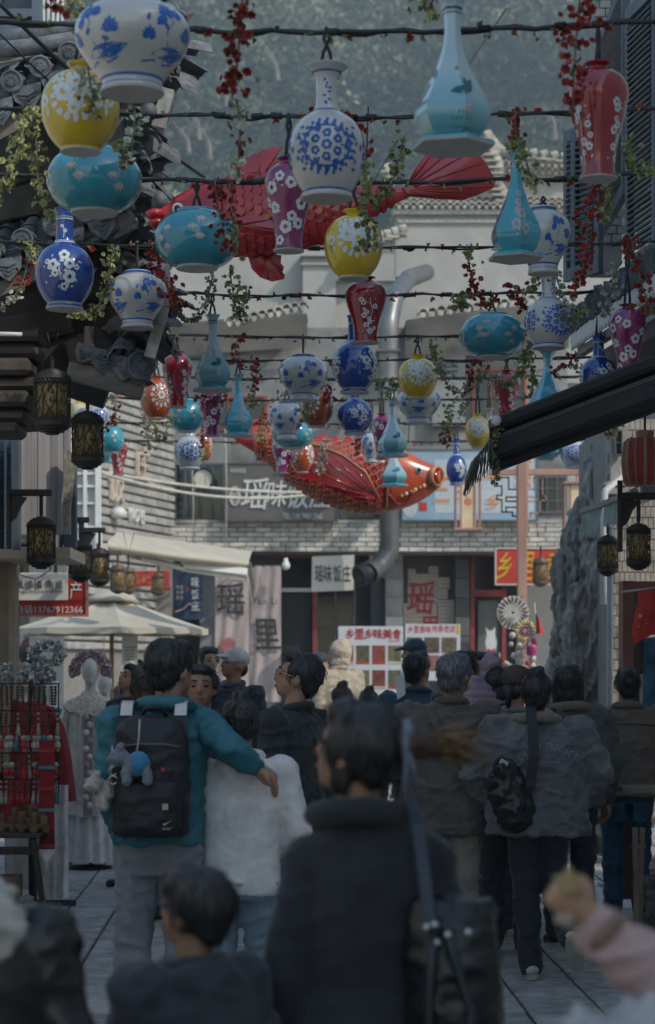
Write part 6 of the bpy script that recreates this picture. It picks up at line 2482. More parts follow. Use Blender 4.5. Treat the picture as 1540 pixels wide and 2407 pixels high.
FOOD = [food_mat('dish_red', (.32, .08, .05), (.10, .03, .02)), food_mat('dish_brown', (.20, .12, .08), (.05, .03, .03)), food_mat('dish_green', (.20, .19, .09), (.06, .05, .03)), food_mat('dish_pink', (.40, .2, .16), (.16, .06, .05))]
M_MENU = mat('menu_white', (.55, .57, .60), .35, var=.03)
dM = 28.0
t = sign('tall white menu board with red outlined title and four columns of dish photos', 795, 1472, 948, 1668, dM, .05, M_MENU, 'menu_board', cat='menu')
for i, ch in enumerate('乡里乡味美食'):
 write(t, ch, 823 + i * 22, 1490, 23, 25, dM - .004, M_LRED, .05, .002)
 write(t, ch, 823 + i * 22, 1490, 19, 20, dM - .007, mat('letter_dark_red', (.32, .03, .03), .5), .005, .002)
write(t, '特色农家菜', 926, 1507, 28, 5, dM - .004, M_LRED, .01, .002)
for r in range(3):
 for c in range(4):
  u0 = 800 + c * 37.5
  v0 = 1517 + r * 58
  rpart('dish_photo', u0, v0, u0 + 31, v0 + 44, dM - .004, .003, FOOD[(r * 3 + c * 2 + r) % 4], t)
  rpart('caption_strip', u0, v0 + 38, u0 + 31, v0 + 43, dM - .007, .002, M_LRED if (r + c) % 3 else M_NOTE, t)
for u in (800, 943):
 MB().beam(S(u, 1666, dM + .03), (S(u, 0, dM).x, dM + .03, 0), .04).build('leg', M_FRAMEG, t)
t = sign('shorter white menu board with round dish photos right of the tall one', 952, 1467, 1082, 1600, dM + .1, .05, M_MENU, 'menu_board', cat='menu')
for i, ch in enumerate('乡里香味'):
 write(t, ch, 965 + i * 14, 1479, 13, 17, dM + .096, M_LRED, .03, .002)
for i, ch in enumerate('传承老店'):
 write(t, ch, 1022 + i * 14, 1478, 13, 17, dM + .096, M_LRED, .03, .002)
rpart('yellow_tag', 1073, 1468, 1080, 1490, dM + .096, .003, M_LYEL, t)
for r in range(2):
 for c in range(3):
  rpart('dish_photo', 956 + c * 41, 1498 + r * 42, 992 + c * 41, 1535 + r * 42, dM + .096, .003, FOOD[(r + c + 1) % 4], t)
  MB().lathe([(.001, 0), (px(17, dM), 0), (px(17, dM), .003), (.001, .003)], 18, S(974 + c * 41, 1516 + r * 42, dM + .092), M=Matrix.Rotation(R(90), 3, 'X')).build('dish', FOOD[(r * 2 + c) % 4], t)
for u in (958, 1076):
 MB().beam(S(u, 1598, dM + .13), (S(u, 0, dM).x, dM + .13, 0), .04).build('leg', M_FRAMEG, t)

# sign of the pottery shop, left
dS = 18.2
t = WT('phone_sign', 'red sign with white phone number partly covered by a white board', 'sign')
rpart('board', 27, 1352, 202, 1446, dS, .05, M_SRED, t, .005)
f = MB()
for (u0, v0, u1, v1) in ((24, 1348, 206, 1353), (24, 1444, 206, 1449), (24, 1353, 28, 1444), (201, 1353, 206, 1444)):
 rect(f, u0, v0, u1, v1, dS - .02, .09)
f.build('frame', mat('sign_edge', (.45, .16, .12), .5), t)
write(t, '电话13767912366', 116, 1432, 158, 20, dS - .01, M_LWHITE, .035, .003)
write(t, '产', 178, 1388, 28, 42, dS - .01, M_LWHITE, .02, .003)
t = WT('shop_sign', 'white pottery shop board with black characters hung before the red phone sign', 'sign')
rpart('board', 28, 1346, 159, 1411, dS - .14, .04, M_BOARD, t, .004)
write(t, '景德镇·陶瓷', 92, 1373, 112, 20, dS - .15, M_INK, .012, .003)
write(t, 'JingDeZhen·china', 92, 1390, 112, 11, dS - .15, M_INK, .0, .003)
for u in (52, 131):
 MB().beam(S(u, 1346, dS - .12), S(u, 1310, dS - .12), .03).build('hanger', M_IRON, t)
MB().tube([S(0, 1290, dS - .3), S(24, 1330, dS - .25), S(50, 1352, dS - .2), S(85, 1362, dS - .2), S(118, 1340, dS - .2), S(125, 1300, dS - .2)], .006, 5).build('loose_wire', M_CABD, t, smooth=True)
t = sign('red shop board with pale characters under the cream awning', 315, 1342, 398, 1378, 28.6, .06, M_SRED, cat='sign')
write(t, '农家土菜馆', 350, 1360, 60, 22, 28.59, M_LORA, .02, .003)

# round clock, bulb and small fittings of the restaurant
t = WT('wall_clock', 'round pale clock with grey rim on the upper restaurant wall', 'clock')
c = S(478, 1126, 30.5)
Mx = Matrix.Rotation(R(90), 3, 'X')
MB().lathe([(px(26, 30), .1), (px(27, 30), 0), (px(25, 30), -.0), (px(21, 30), .02)], 26, c, False, M=Mx).build('rim', mat('clock_rim', (.12, .14, .16), .5), t, smooth=True)
MB().lathe([(.001, -.005), (px(22, 30), .0), (px(22, 30), .05), (.001, .05)], 26, c, M=Mx).build('dial', M_BOARD, t)
for an, ln in ((.4, 13), (2.3, 9)):
 MB().beam(c + Vector((0, -.012, 0)), c + Vector((px(ln, 30) * math.sin(an), -.012, px(ln, 30) * math.cos(an))), .02, .01).build('hand', M_INK, t)
rpart('bracket', 474, 1095, 482, 1102, 30.5, .5, M_FRAMEG, t)
t = WT('light_bulb', 'white bulb lamp hanging by its wire under the stone ledge', 'lamp')
c = S(672, 1328, 29.9)
MB().lathe([(.001, -.075), (.045, -.06), (.065, -.02), (.062, .015), (.035, .06), (.03, .10), (.001, .105)], 16, c).build('globe', M_WHITEMETAL, t, smooth=True)
MB().tube([c + Vector((0, 0, .1)), c + Vector((0, 0, .3))], .01, 5).build('wire', M_CABD, t)
t = WT('cat_poster', 'white cat cut-out with red bow above a small label on the red door', 'poster')
ct = [(1144, 1532), (1141, 1510), (1145, 1492), (1142, 1474), (1149, 1482), (1158, 1482), (1165, 1473), (1164, 1492), (1168, 1510), (1165, 1532)]
MB().poly([S(u, v, 30.6) for u, v in ct], (0, .02, 0)).build('cat_figure', M_LWHITE, t)
MB().poly([S(u, v, 30.58) for u, v in ((1146, 1524), (1155, 1528), (1164, 1524), (1164, 1536), (1155, 1531), (1146, 1536))], (0, .012, 0)).build('bow', M_LRED, t)
rpart('label', 1134, 1535, 1176, 1556, 30.6, .02, M_NOTE, t)
write(t, '老字号小店', 1155, 1544, 34, 9, 30.595, M_LRED, .0, .002)
rpart('yellow_label', 1140, 1556, 1174, 1572, 30.61, .02, M_LYEL, t)
# dish posters under the parasol
t = WT('food_poster', 'wide poster of red dishes behind the crowd under the cream parasol', 'poster')
rpart('board', 46, 1490, 165, 1620, 27.5, .04, M_MENU, t)
for k, (u, v) in enumerate(((70, 1520), (142, 1514), (75, 1560), (140, 1560), (105, 1535))):
 MB().lathe([(.001, 0), (px(22, 27), 0), (px(22, 27), .003), (.001, .003)], 18, S(u, v, 27.49), M=Mx).build('dish', FOOD[k % 4], t)
write(t, '特色炒菜', 100, 1498, 90, 10, 27.49, M_LRED, .02, .002)
t = WT('round_poster', 'brown poster with big round red dish behind the parasol pole', 'poster')
rpart('board', 170, 1490, 245, 1600, 27.6, .04, mat('brown_print', (.16, .12, .10), .6), t)
MB().lathe([(.001, 0), (px(34, 27), 0), (px(34, 27), .003), (.001, .003)], 22, S(207, 1530, 27.59), M=Mx).build('dish', FOOD[0], t)
MB().lathe([(.001, 0), (px(12, 27), 0), (px(12, 27), .006), (.001, .006)], 14, S(220, 1530, 27.58), M=Mx).build('bowl', M_INK, t)

# ---------------------------------------------------------------- people
M_SKIN = mat('skin', (.42, .24, .16), .5, var=.06, scale=6, sub=.08, bump=.05, bscale=90)
M_SKIN2 = mat('skin_tan', (.34, .185, .12), .5, var=.06, scale=6, sub=.08, bump=.05, bscale=90)
M_LIP = mat('lip', (.30, .10, .09), .45, var=.05)
M_HAIR = mat('hair_black', (.028, .027, .029), .42, var=.35, scale=14, stretch=(4, 4, .5), bump=.5, bscale=34, bdist=.006)
M_HAIRB = mat('hair_brown', (.055, .03, .02), .45, var=.3, scale=14, stretch=(4, 4, .5), bump=.5, bscale=34, bdist=.006)
M_HAIRG = mat('hair_grey', (.15, .155, .165), .5, var=.4, scale=30, stretch=(3, 3, .7), bump=.5, bscale=50, bdist=.005, mottle=((.05, .05, .055), 14, .55))
M_HAIRL = mat('hair_blond', (.36, .20, .09), .5, var=.4, scale=18, stretch=(.6, 4, 4), bump=.3)
M_SOLE = mat('sole_pale', (.42, .40, .34), .7, var=.12)


def fabric(name, col, rough=.85, wr=.5, scale=9, sheen=.15, var=.12, col2=None):
 return mat(name, col, rough, var=var, scale=scale, bump=wr, bscale=16, bdist=.012, sheen=sheen, col2=col2)


def fold_disp(amp, seed, tight=1.0):
 def f(co, no):
  a = nz3(co, (5.0 * tight, 5.0 * tight, 9.0 * tight), seed, 2)
  b = nz3(co, (13 * tight, 13 * tight, 5 * tight), seed + 5, 2)
  c = nz3(co + np.stack([b, a, b], 1) * .06, (8 * tight, 8 * tight, 17 * tight), seed + 11, 1)
  ridge = np.clip(1 - np.abs(a) * 3.2, 0, 1) ** 1.4 + .7 * np.clip(1 - np.abs(c) * 3.4, 0, 1) ** 1.4
  return amp * (ridge * 1.15 + b * .5 - .55)
 return f


def hair_disp(seed, amp=.004, st=(70, 70, 10)):
 def f(co, no):
  return amp * nz3(co, st, seed, 2) + amp * .8 * nz3(co, (16, 16, 9), seed + 2, 2)
 return f


class Dummy:
 pass


PN = [0]


def hand_prims(mb, wrist, fwd, up, s, curl=.5, side=1, spread=.2):
 """palm, four unequal fingers with knuckle bends and a thumb from the palm's side"""
 f = Vector(fwd).normalized()
 u = (Vector(up) - f * Vector(up).dot(f)).normalized()
 x = f.cross(u) * side
 mb.cap(wrist - f * .01 * s, wrist + f * .075 * s, .026 * s, .036 * s)
 c = wrist + f * .05 * s
 mb.ell(c, (.03 * s, .03 * s, .03 * s), 8, 6)
 for i, (o, ln) in enumerate(((-.030, .062), (-.010, .074), (.010, .078), (.030, .070))):
  b = wrist + f * .08 * s + x * o * s
  d1 = (f * math.cos(curl * .7) - u * math.sin(curl * .7) + x * o * spread * 6).normalized()
  d2 = (f * math.cos(curl * 1.9) - u * math.sin(curl * 1.9) + x * o * spread * 3).normalized()
  m_ = b + d1 * ln * .55 * s
  mb.cap(b - d1 * .02 * s, m_, .0105 * s, .0095 * s, 8)
  mb.cap(m_, m_ + d2 * ln * .5 * s, .0095 * s, .0078 * s, 8)
 b = wrist + f * .03 * s + x * .03 * s
 d1 = (f * .6 + x * .7 - u * .35).normalized()
 m_ = b + d1 * .035 * s
 mb.cap(b, m_, .013 * s, .011 * s, 8)
 mb.cap(m_, m_ + (f * .85 + x * .2 - u * .45).normalized() * .03 * s, .011 * s, .009 * s, 8)


def loft(mb, rings, n=22, p=2.3):
 """rings of (cx, cy, z, rx, ry), slightly squared"""
 vs_ = []
 for cx, cy, z, rx, ry in rings:
  for j in range(n):
   a = 2 * math.pi * j / n
   c, s = math.cos(a), math.sin(a)
   k = (abs(c) ** p + abs(s) ** p) ** (-1 / p)
   vs_.append((cx + rx * k * c, cy + ry * k * s, z))
 fs = [(i * n + j, i * n + (j + 1) % n, (i + 1) * n + (j + 1) % n, (i + 1) * n + j) for i in range(len(rings) - 1) for j in range(n)]
 fs += [tuple(range(n))[::-1], tuple((len(rings) - 1) * n + j for j in range(n))]
 return mb.add(vs_, fs)


def person(label, u, d, vtop, yaw, top, bottom, hair=M_HAIR, style='short', hyaw=0.0, hpitch=0.0, hroll=0.0, arms=None, legs=None, hem=.84,
           wide=1.0, lean=(0, 0), skin=M_SKIN, shoe=None, vox=.014, face=False, folds=.010, collar=None, collar_r=1.0, group=None, H=None, base=None, coat=False,
           puffer=False, topname='jacket', hands=True, bulk=1.0, cap=None, hood=None, mask=False, bottomname='trousers', lower=True, seed=None, hx=0.0):
 PN[0] += 1
 seed = seed or PN[0] * 3.7
 p = S(u, 1570, d)
 if base is None:
  base = 0.0
 if H is None:
  H = CAM_H + (1570 - vtop) / F * d - base
 s = H / 1.70
 t = thing('person', label, 'person', (p.x, d, base), R(yaw), group)
 lx, ly = lean

 def L(x, y, z):
  k = max(0, (z - .9) / .7)
  return Vector((x + lx * k, y + ly * k, z)) * s

 A = {'R': [(.185, 0, 1.375), (.245, -.03, 1.10), (.245, .06, .86)], 'L': [(-.185, 0, 1.375), (-.245, -.03, 1.10), (-.245, .06, .86)]}
 if arms == 'phone':
  A = {'R': [(.185, 0, 1.375), (.25, -.02, 1.10), (.08, .20, 1.10)], 'L': [(-.185, 0, 1.375), (-.25, -.02, 1.10), (-.08, .20, 1.10)]}
 elif arms == 'pocket':
  A = {'R': [(.185, 0, 1.375), (.31, -.03, 1.14), (.20, .10, .96)], 'L': [(-.185, 0, 1.375), (-.31, -.03, 1.14), (-.20, .10, .96)]}
 elif isinstance(arms, dict):
  A.update(arms)
 A = {k: [L(q[0] * (wide if i == 0 else 1) + (0 if i == 0 else (wide - 1) * .18 * (1 if k == 'R' else -1)), q[1], q[2]) if not isinstance(q, Vector) else q for i, q in enumerate(v)] for k, v in A.items()}
 G = {'R': [(.085, 0, .90), (.095, .02, .49), (.095, -.03, .07)], 'L': [(-.085, 0, .90), (-.095, .02, .49), (-.095, -.03, .07)]}
 if legs:
  G.update(legs)
 G = {k: [Vector(q) * s for q in v] for k, v in G.items()}
 # head frame
 hc = L(hx, 0, 1.47)
 HM = Matrix.Rotation(R(hyaw), 3, 'Z') @ Matrix.Rotation(R(-hpitch), 3, 'X') @ Matrix.Rotation(R(hroll), 3, 'Y')

 def Hd(x, y, z):
  return hc + HM @ (Vector((x, y, z - 1.47)) * s)

 b = MB()
 # head
 b.ell(Hd(0, -.004, 1.598), (.074 * s, .094 * s, .098 * s), 16, 12, HM)
 b.ell(Hd(0, .030, 1.555), (.060 * s, .062 * s, .078 * s), 14, 10, HM)
 b.ell(Hd(0, .058, 1.505), (.034 * s, .030 * s, .026 * s), 10, 8, HM)
 b.cap(Hd(0, .086, 1.595), Hd(0, .102, 1.556), .010 * s, .0155 * s, 8)
 b.ell(Hd(0, .082, 1.522), (.026 * s, .015 * s, .013 * s), 10, 6, HM)
 for q in (-1, 1):
  b.ell(Hd(q * .075, -.004, 1.572), (.011 * s, .021 * s, .033 * s), 8, 8, HM)
  b.ell(Hd(q * .034, .070, 1.607), (.024 * s, .016 * s, .009 * s), 8, 6, HM)
 b.cap(L(hx * .5, -.01, 1.405), Hd(0, -.012, 1.52), .054 * s, .052 * s, 12)
 # torso, arms, legs under the clothes
 loft(b, [tuple(L(0, 0, z)) + (rx * s * .84 * min(wide, 1), ry * s * .84) for z, rx, ry in ((.88, .14, .09), (1.05, .13, .085), (1.25, .16, .1), (1.36, .17, .09), (1.42, .07, .06))], 14)
 for k, q in A.items():
  b.cap(q[0], q[1], .043 * s, .036 * s)
  b.cap(q[1], q[2], .036 * s, .026 * s)
  if hands:
   hand_prims(b, q[2], q[2] - q[1], Vector((0, 0, 1)) if abs((q[2] - q[1]).normalized().z) < .8 else Vector((1 if k == 'R' else -1, .3, 0)), s, .55, 1 if k == 'R' else -1)
 for k, q in G.items():
  b.cap(q[0], q[1], .07 * s, .05 * s)
  b.cap(q[1], q[2], .048 * s, .034 * s)
  b.cap(q[2], q[2] + Vector((0, .12 * s, -.04 * s)), .035 * s, .03 * s)
 bo = link('body', blob_mesh('body', b, vox, skin, 2, .5), None, t)
 if face:
  for q in (-1, 1):
   e = MB().ell(Hd(q * .031, .083, 1.584), (.0135 * s, .008 * s, .0058 * s), 10, 6, HM).build('eye', M_EYEB, t, smooth=True)
   MB().tube([Hd(q * .014, .097, 1.607), Hd(q * .031, .095, 1.613), Hd(q * .050, .083, 1.606)], [.0035 * s, .0045 * s, .002 * s], 6).build('eyebrow', M_HAIR, t, smooth=True)
  MB().ell(Hd(0, .095, 1.522), (.022 * s, .006 * s, .0065 * s), 10, 6, HM).build('lips', M_LIP, t, smooth=True)
 # upper garment
 g = MB()
 zt = 1.405
 bk = bulk
 hemz = hem
 rings = [(hemz, .185, .135), (hemz + .06, .182, .132), (1.05, .178, .128), (1.20, .195, .132), (1.31, .200, .120), (1.375, .178, .098), (1.415, .115, .078), (1.445, .066, .066)]
 if coat:
  rings = [(hemz, .27, .21), (hemz + .2, .25, .19), (.95, .215, .165)] + rings[2:]
 rings = [r for r in rings if r[0] >= hemz]
 loft(g, [tuple(L(0, -.005, z)) + (rx * s * wide * bk, ry * s * bk) for z, rx, ry in rings], 24)
 for k, q in A.items():
  r = 1.12 if not puffer else 1.4
  g.ell(q[0] - Vector((0, 0, .01 * s)), .080 * s * bk, 12, 8)
  g.cap(q[0], q[1], .070 * s * bk * r / 1.12, .060 * s * bk * r / 1.12, 12)
  e = q[1].lerp(q[2], .93)
  g.cap(q[1], e, .059 * s * bk * r / 1.12, .045 * s * bk * r / 1.12, 12)
 if hood == 'down':
  g.ell(L(hx, -.085, 1.40), (.12 * s, .06 * s, .07 * s), 12, 8)
  g.ell(L(hx, -.10, 1.345), (.09 * s, .045 * s, .07 * s), 12, 8)
 dsp = fold_disp(folds * s, seed)
 if puffer:
  def dsp(co, no, s=s):
   z = co[:, 2] / s
   return .014 * np.abs(np.sin(z * 40)) ** .5 - .01 + .004 * nz3(co, 12, seed, 2)
 link(topname, blob_mesh(topname, g, vox * .95, top, 3, .5, dsp), None, t)
 # collar
 cm = collar or top
 cb = MB()
 for i in range(14):
  a = 2 * math.pi * i / 14
  a2 = 2 * math.pi * (i + 1) / 14
  rr = .078 * collar_r
  cb.cap(L(hx * .5 + rr * math.cos(a), -.012 + rr * .95 * math.sin(a), 1.435 + .018 * -math.sin(a)), L(hx * .5 + rr * math.cos(a2), -.012 + rr * .95 * math.sin(a2), 1.435 + .018 * -math.sin(a2)), .024 * s * collar_r, .024 * s * collar_r, 8)
 link('collar', blob_mesh('collar', cb, .010, cm, 2, .5, fold_disp(.003, seed)), None, t)
 # lower garment
 if lower:
  g = MB()
  loft(g, [(0, -.005 * s, z * s, rx * s, ry * s) for z, rx, ry in ((.78, .165, .115), (.88, .17, .12), (.98, .16, .115), (1.03, .15, .105))], 18)
  for k, q in G.items():
   g.cap(q[0] - Vector((0, .0, .02 * s)), q[1], .096 * s, .076 * s, 12)
   g.cap(q[1], q[2] + Vector((0, -.005, .0)), .075 * s, .066 * s, 12)
  link(bottomname, blob_mesh(bottomname, g, vox, bottom, 3, .5, fold_disp(.009 * s, seed + 9, .9)), None, t)
 if lower and shoe is not None:
  for k, q in G.items():
   a = q[2]
   lg = (q[2] - q[1]).normalized()
   fw = Vector((0, 1, 0))
   fw = (fw - lg * fw.dot(lg)).normalized()
   g = MB()
   g.cap(a + fw * -.03 * s + lg * .025 * s, a + fw * .13 * s + lg * .035 * s, .042 * s, .038 * s, 12)
   g.cap(a - lg * .05 * s, a + lg * .01 * s, .048 * s, .05 * s, 12)
   so_ = link('shoe', blob_mesh('shoe', g, .010, shoe, 2, .5, fold_disp(.003, seed)), None, t)
   g = MB()
   up = -lg
   X = fw.cross(up)
   M = Matrix((X, fw, up)).transposed()
   loft(g, [(0, 0, z, rx, ry) for z, rx, ry in ((-.012 * s, .046 * s, .125 * s), (.014 * s, .048 * s, .128 * s))], 16, 2.6)
   g.v = [tuple(a + fw * .045 * s + lg * .068 * s + M @ Vector(v)) for v in g.v]
   g.build('sole', M_SOLE, so_, smooth=False)
 # hair
 g = MB()
 if style in ('short', 'crop', 'bun', 'bob', 'boy'):
  k = {'crop': .96, 'boy': 1.05}.get(style, 1.0)
  g.ell(Hd(0, -.020, 1.612), (.087 * s * k, .099 * s * k, .096 * s * k), 18, 12, HM)
  g.ell(Hd(0, -.060, 1.560), (.072 * s, .044 * s, .062 * s), 14, 10, HM)
  g.ell(Hd(0, .040, 1.668), (.066 * s, .050 * s, .034 * s), 14, 8, HM)
  for q in (-1, 1):
   g.ell(Hd(q * .070, .014, 1.615), (.016 * s, .034 * s, .045 * s), 10, 8, HM)
 if style == 'bun':
  g.ell(Hd(0, -.045, 1.700), (.048 * s, .046 * s, .042 * s), 12, 8, HM)
  g.ell(Hd(.02, -.06, 1.725), (.03 * s, .03 * s, .025 * s), 10, 6, HM)
  g.cap(Hd(0, -.03, 1.66), Hd(0, -.045, 1.70), .04 * s, .035 * s)
 if style == 'bob':
  for q in (-1, 1):
   g.ell(Hd(q * .068, -.015, 1.55), (.028 * s, .055 * s, .085 * s), 10, 8, HM)
  g.ell(Hd(0, -.070, 1.53), (.075 * s, .04 * s, .08 * s), 12, 8, HM)
 if style == 'boy':
  g.ell(Hd(0, .06, 1.648), (.072 * s, .042 * s, .04 * s), 14, 8, HM)
 if style == 'ponytail':
  g.ell(Hd(0, -.018, 1.608), (.089 * s, .100 * s, .098 * s), 18, 12, HM)
  g.ell(Hd(0, -.065, 1.575), (.07 * s, .04 * s, .06 * s), 12, 8, HM)
  g.ell(Hd(0, .045, 1.664), (.068 * s, .050 * s, .036 * s), 14, 8, HM)
  for q in (-1, 1):
   g.ell(Hd(q * .072, .012, 1.605), (.018 * s, .042 * s, .055 * s), 10, 8, HM)
   g.ell(Hd(q * .066, -.01, 1.53), (.014 * s, .03 * s, .05 * s), 10, 8, HM)
 if len(g.v):
  hair_o = link('hair', blob_mesh('hair', g, min(.009, vox), hair, 2, .5, hair_disp(seed, .0045 * s)), None, t)
 if len(g.v) and not style == 'none':
  # stray strands lying over the hair
  hm = hair_o.data
  rn_ = random.Random(int(seed * 10))
  sm = MB()
  nv = len(hm.vertices)
  w_ = .0016 * s
  for _ in range(230):
   v = hm.vertices[rn_.randrange(nv)]
   pz, n_ = v.co.copy(), v.normal.copy()
   dn = Vector((rn_.gauss(0, .35), rn_.gauss(-.15, .3), -1))
   tg = dn - n_ * dn.dot(n_)
   if tg.length < .2:
    continue
   tg.normalize()
   l_ = rn_.uniform(.02, .05) * s
   k_ = rn_.uniform(.001, .006) * s
   sm.tube([pz + n_ * .0005, pz + tg * l_ * .5 + n_ * k_, pz + tg * l_ + n_ * k_ * 1.3 - Vector((0, 0, .004))], [w_, w_, w_ * .4], 3, False)
  tag(sm.build('stray_hair', hair, t), kind='stuff')
 if cap is not None:
  g = MB()
  g.ell(Hd(0, -.008, 1.635), (.094 * s, .104 * s, .078 * s), 18, 10, HM)
  loft(g, [tuple(Hd(0, -.008, 1.61 + .03 * i)) + (.094 * s, .104 * s) for i in range(2)], 16, 2.1)
  g.cap(Hd(-.035, .09, 1.625), Hd(-.03, .155, 1.612), .018 * s, .010 * s)
  g.cap(Hd(.035, .09, 1.625), Hd(.03, .155, 1.612), .018 * s, .010 * s)
  g.cap(Hd(0, .09, 1.63), Hd(0, .165, 1.614), .018 * s, .010 * s)
  link('cap', blob_mesh('cap', g, .011, cap, 2, .5, fold_disp(.003, seed)), None, t)
  g = MB()
  g.ell(Hd(0, -.07, 1.56), (.066 * s, .034 * s, .055 * s), 12, 8, HM)
  link('hair', blob_mesh('hair', g, .010, hair, 2, .5, hair_disp(seed)), None, t)
 if hood == 'up':
  g = MB()
  g.ell(Hd(0, -.025, 1.605), (.105 * s, .112 * s, .118 * s), 16, 12, HM)
  g.ell(Hd(0, -.02, 1.50), (.105 * s, .10 * s, .07 * s), 14, 8, HM)
  g.ell(Hd(0, -.05, 1.70), (.05 * s, .06 * s, .03 * s), 10, 8, HM)
  link('hood', blob_mesh('hood', g, .011, top, 2, .5, fold_disp(.008, seed, 1.5)), None, t)
 if mask:
  g = MB().ell(Hd(0, .062, 1.53), (.055 * s, .05 * s, .042 * s), 14, 10, HM)
  o = g.build('face_mask', M_LWHITE, t, smooth=True)
  for q in (-1, 1):
   MB().tube([Hd(q * .05, .05, 1.55), Hd(q * .078, .0, 1.585), Hd(q * .086, -.018, 1.57), Hd(q * .05, .05, 1.52)], .0022, 5).build('ear_loop', M_LWHITE, o, smooth=True)
 t_ = Dummy()
 t_.o, t_.L, t_.Hd, t_.HM, t_.s, t_.A, t_.G = t, L, Hd, HM, s, A, G
 return t_


def pput(P, name, mb, m, smooth=True, parent=None):
 return mb.build(name, m, parent or P.o, smooth=smooth)


F_TEAL = fabric('cloth_teal', (.03, .16, .21), .6, .6, sheen=0)
F_GREYP = fabric('cloth_grey_trouser', (.24, .25, .28), .9)
F_CREAM = fabric('cloth_cream_fleece', (.78, .74, .72), .95, .4)
F_JEAN = fabric('cloth_pale_denim', (.20, .28, .34), .9, .5)
F_JEAND = fabric('cloth_blue_denim', (.03, .085, .14), .9, .5, var=.3)
F_BLACK = fabric('cloth_black', (.030, .034, .040), .9, .4)
F_COAT = fabric('cloth_black_wool', (.030, .034, .042), .95, .35)
F_BROWNJ = fabric('cloth_brown_grey', (.11, .10, .088), .85, .6)
F_KHAKI = fabric('cloth_khaki', (.30, .26, .21), .9, .6)
F_BLUEJ = fabric('cloth_blue_jacket', (.03, .075, .11), .7)
F_NAVY = fabric('cloth_navy', (.02, .03, .05), .7)
F_LILAC = fabric('cloth_lilac_puffer', (.36, .25, .34), .5, .3)
F_SAND = fabric('cloth_sand', (.26, .235, .20), .85)
F_GREYJ = fabric('cloth_washed_grey', (.125, .127, .135), .85, .6, var=.2)
F_OLIVE = fabric('cloth_olive', (.10, .10, .088), .85, .5)
F_BRJ = fabric('cloth_brown_jacket', (.16, .125, .10), .85, .6)
F_FLEECE = fabric('cloth_fleece_collar', (.22, .19, .16), .95, .6, 30)
F_HOODIE = fabric('cloth_charcoal', (.045, .052, .064), .9, .5)
F_LEATHER = mat('leather_black', (.018, .019, .021), .32, var=.25, scale=9, bump=.5, bscale=14, bdist=.012)
F_PINK = fabric('cloth_pink_fleece', (.52, .36, .35), .9, .4)
F_YEL = fabric('cloth_yellow_hood', (.46, .39, .30), .9, .4)
F_WHITE = fabric('cloth_white', (.62, .60, .56), .9, .3)
F_WHITESHOE = fabric('shoe_white', (.50, .50, .47), .6, .3)
F_BLACKSHOE = mat('shoe_black', (.015, .015, .016), .35, var=.2, bump=.2)
F_LTBLUE = fabric('cloth_pale_blue', (.33, .44, .50), .9, .4)
M_PACK = mat('pack_nylon', (.013, .015, .019), .55, var=.2, scale=12, bump=.4, bscale=40)
M_METAL = mat('bright_metal', (.5, .5, .5), .25, metal=.9, var=.05)

# the couple with arms round each other
P = person('man in teal jacket with black backpack, arm round the woman in cream hoodie', 372, 7.9, 1502, 0, F_TEAL, F_GREYP, style='short', hyaw=-38, hpitch=-4,
           hx=.055, hem=.90, wide=.98, bulk=1.0, folds=.011, hood=None, collar_r=1.25, shoe=F_WHITESHOE, vox=.011,
           arms={'R': [(.185, 0, 1.37), (.285, -.125, 1.285), (.385, -.09, 1.205)], 'L': [(-.175, 0, 1.375), (-.195, -.02, 1.12), (-.17, .10, .94)]},
           legs={'L': [(-.085, 0, .90), (-.10, .03, .49), (-.10, -.02, .07)]})
s = P.s
bp = WT('backpack', 'black backpack with plush charms on the back of the teal jacket', 'backpack')
bp.location = P.o.location
g = MB()
loft(g, [(-.01, -.20, z, rx, ry) for z, rx, ry in ((.95, .13, .055), (.98, .148, .085), (1.10, .152, .098), (1.25, .148, .09), (1.35, .138, .075), (1.40, .11, .05), (1.415, .07, .03))], 22, 3.2)
link('pack_body', blob_mesh('pack_body', g, .010, M_PACK, 2, .5, fold_disp(.006, 3)), None, bp)
g = MB()
loft(g, [(-.01, -.285, z, rx, ry) for z, rx, ry in ((.97, .10, .03), (.99, .118, .045), (1.10, .12, .05), (1.16, .115, .035), (1.175, .09, .02))], 20, 3.2)
link('front_pocket', blob_mesh('front_pocket', g, .009, M_PACK, 2, .5, fold_disp(.004, 8)), None, bp)
MB().tube([(-.12, -.284, 1.30), (-.06, -.298, 1.31), (.05, -.298, 1.31), (.11, -.280, 1.30)], .004, 6).build('zip', M_FRAMEG, bp, smooth=True)
MB().tube([(-.05, -.20, 1.41), (-.03, -.22, 1.445), (.03, -.22, 1.45), (.05, -.20, 1.41)], .009, 8).build('carry_loop', M_PACK, bp, smooth=True)
for q in (-1, 1):
 rows_ = [[Vector((q * (.105 + w + k * .0) - .005, y, z)) for w in (-.03, .03)] for k, (y, z) in enumerate(((-.185, 1.33), (-.165, 1.40), (-.125, 1.44), (-.06, 1.462), (.01, 1.458), (.08, 1.42), (.115, 1.34)))]
 a = MB().strip(rows_)
 a.strip([[p + Vector((0, -.004, .012)) for p in r] for r in rows_])
 sp = a.build('shoulder_strap', M_PACK, bp)
 rows_ = [[Vector((q * (.105 + w) - .005, y - .006, z + .017)) for w in (-.023, .023)] for y, z in ((-.165, 1.40), (-.125, 1.44), (-.085, 1.455))]
 MB().strip(rows_).build('strap_patch', M_LWHITE, sp)
 for k in range(4):
  MB().beam((q * .105 - .02 + k * .012 - .003, -.153, 1.427), (q * .105 - .02 + k * .012 - .003, -.105, 1.468), .003).build('patch_print', M_INK, sp)
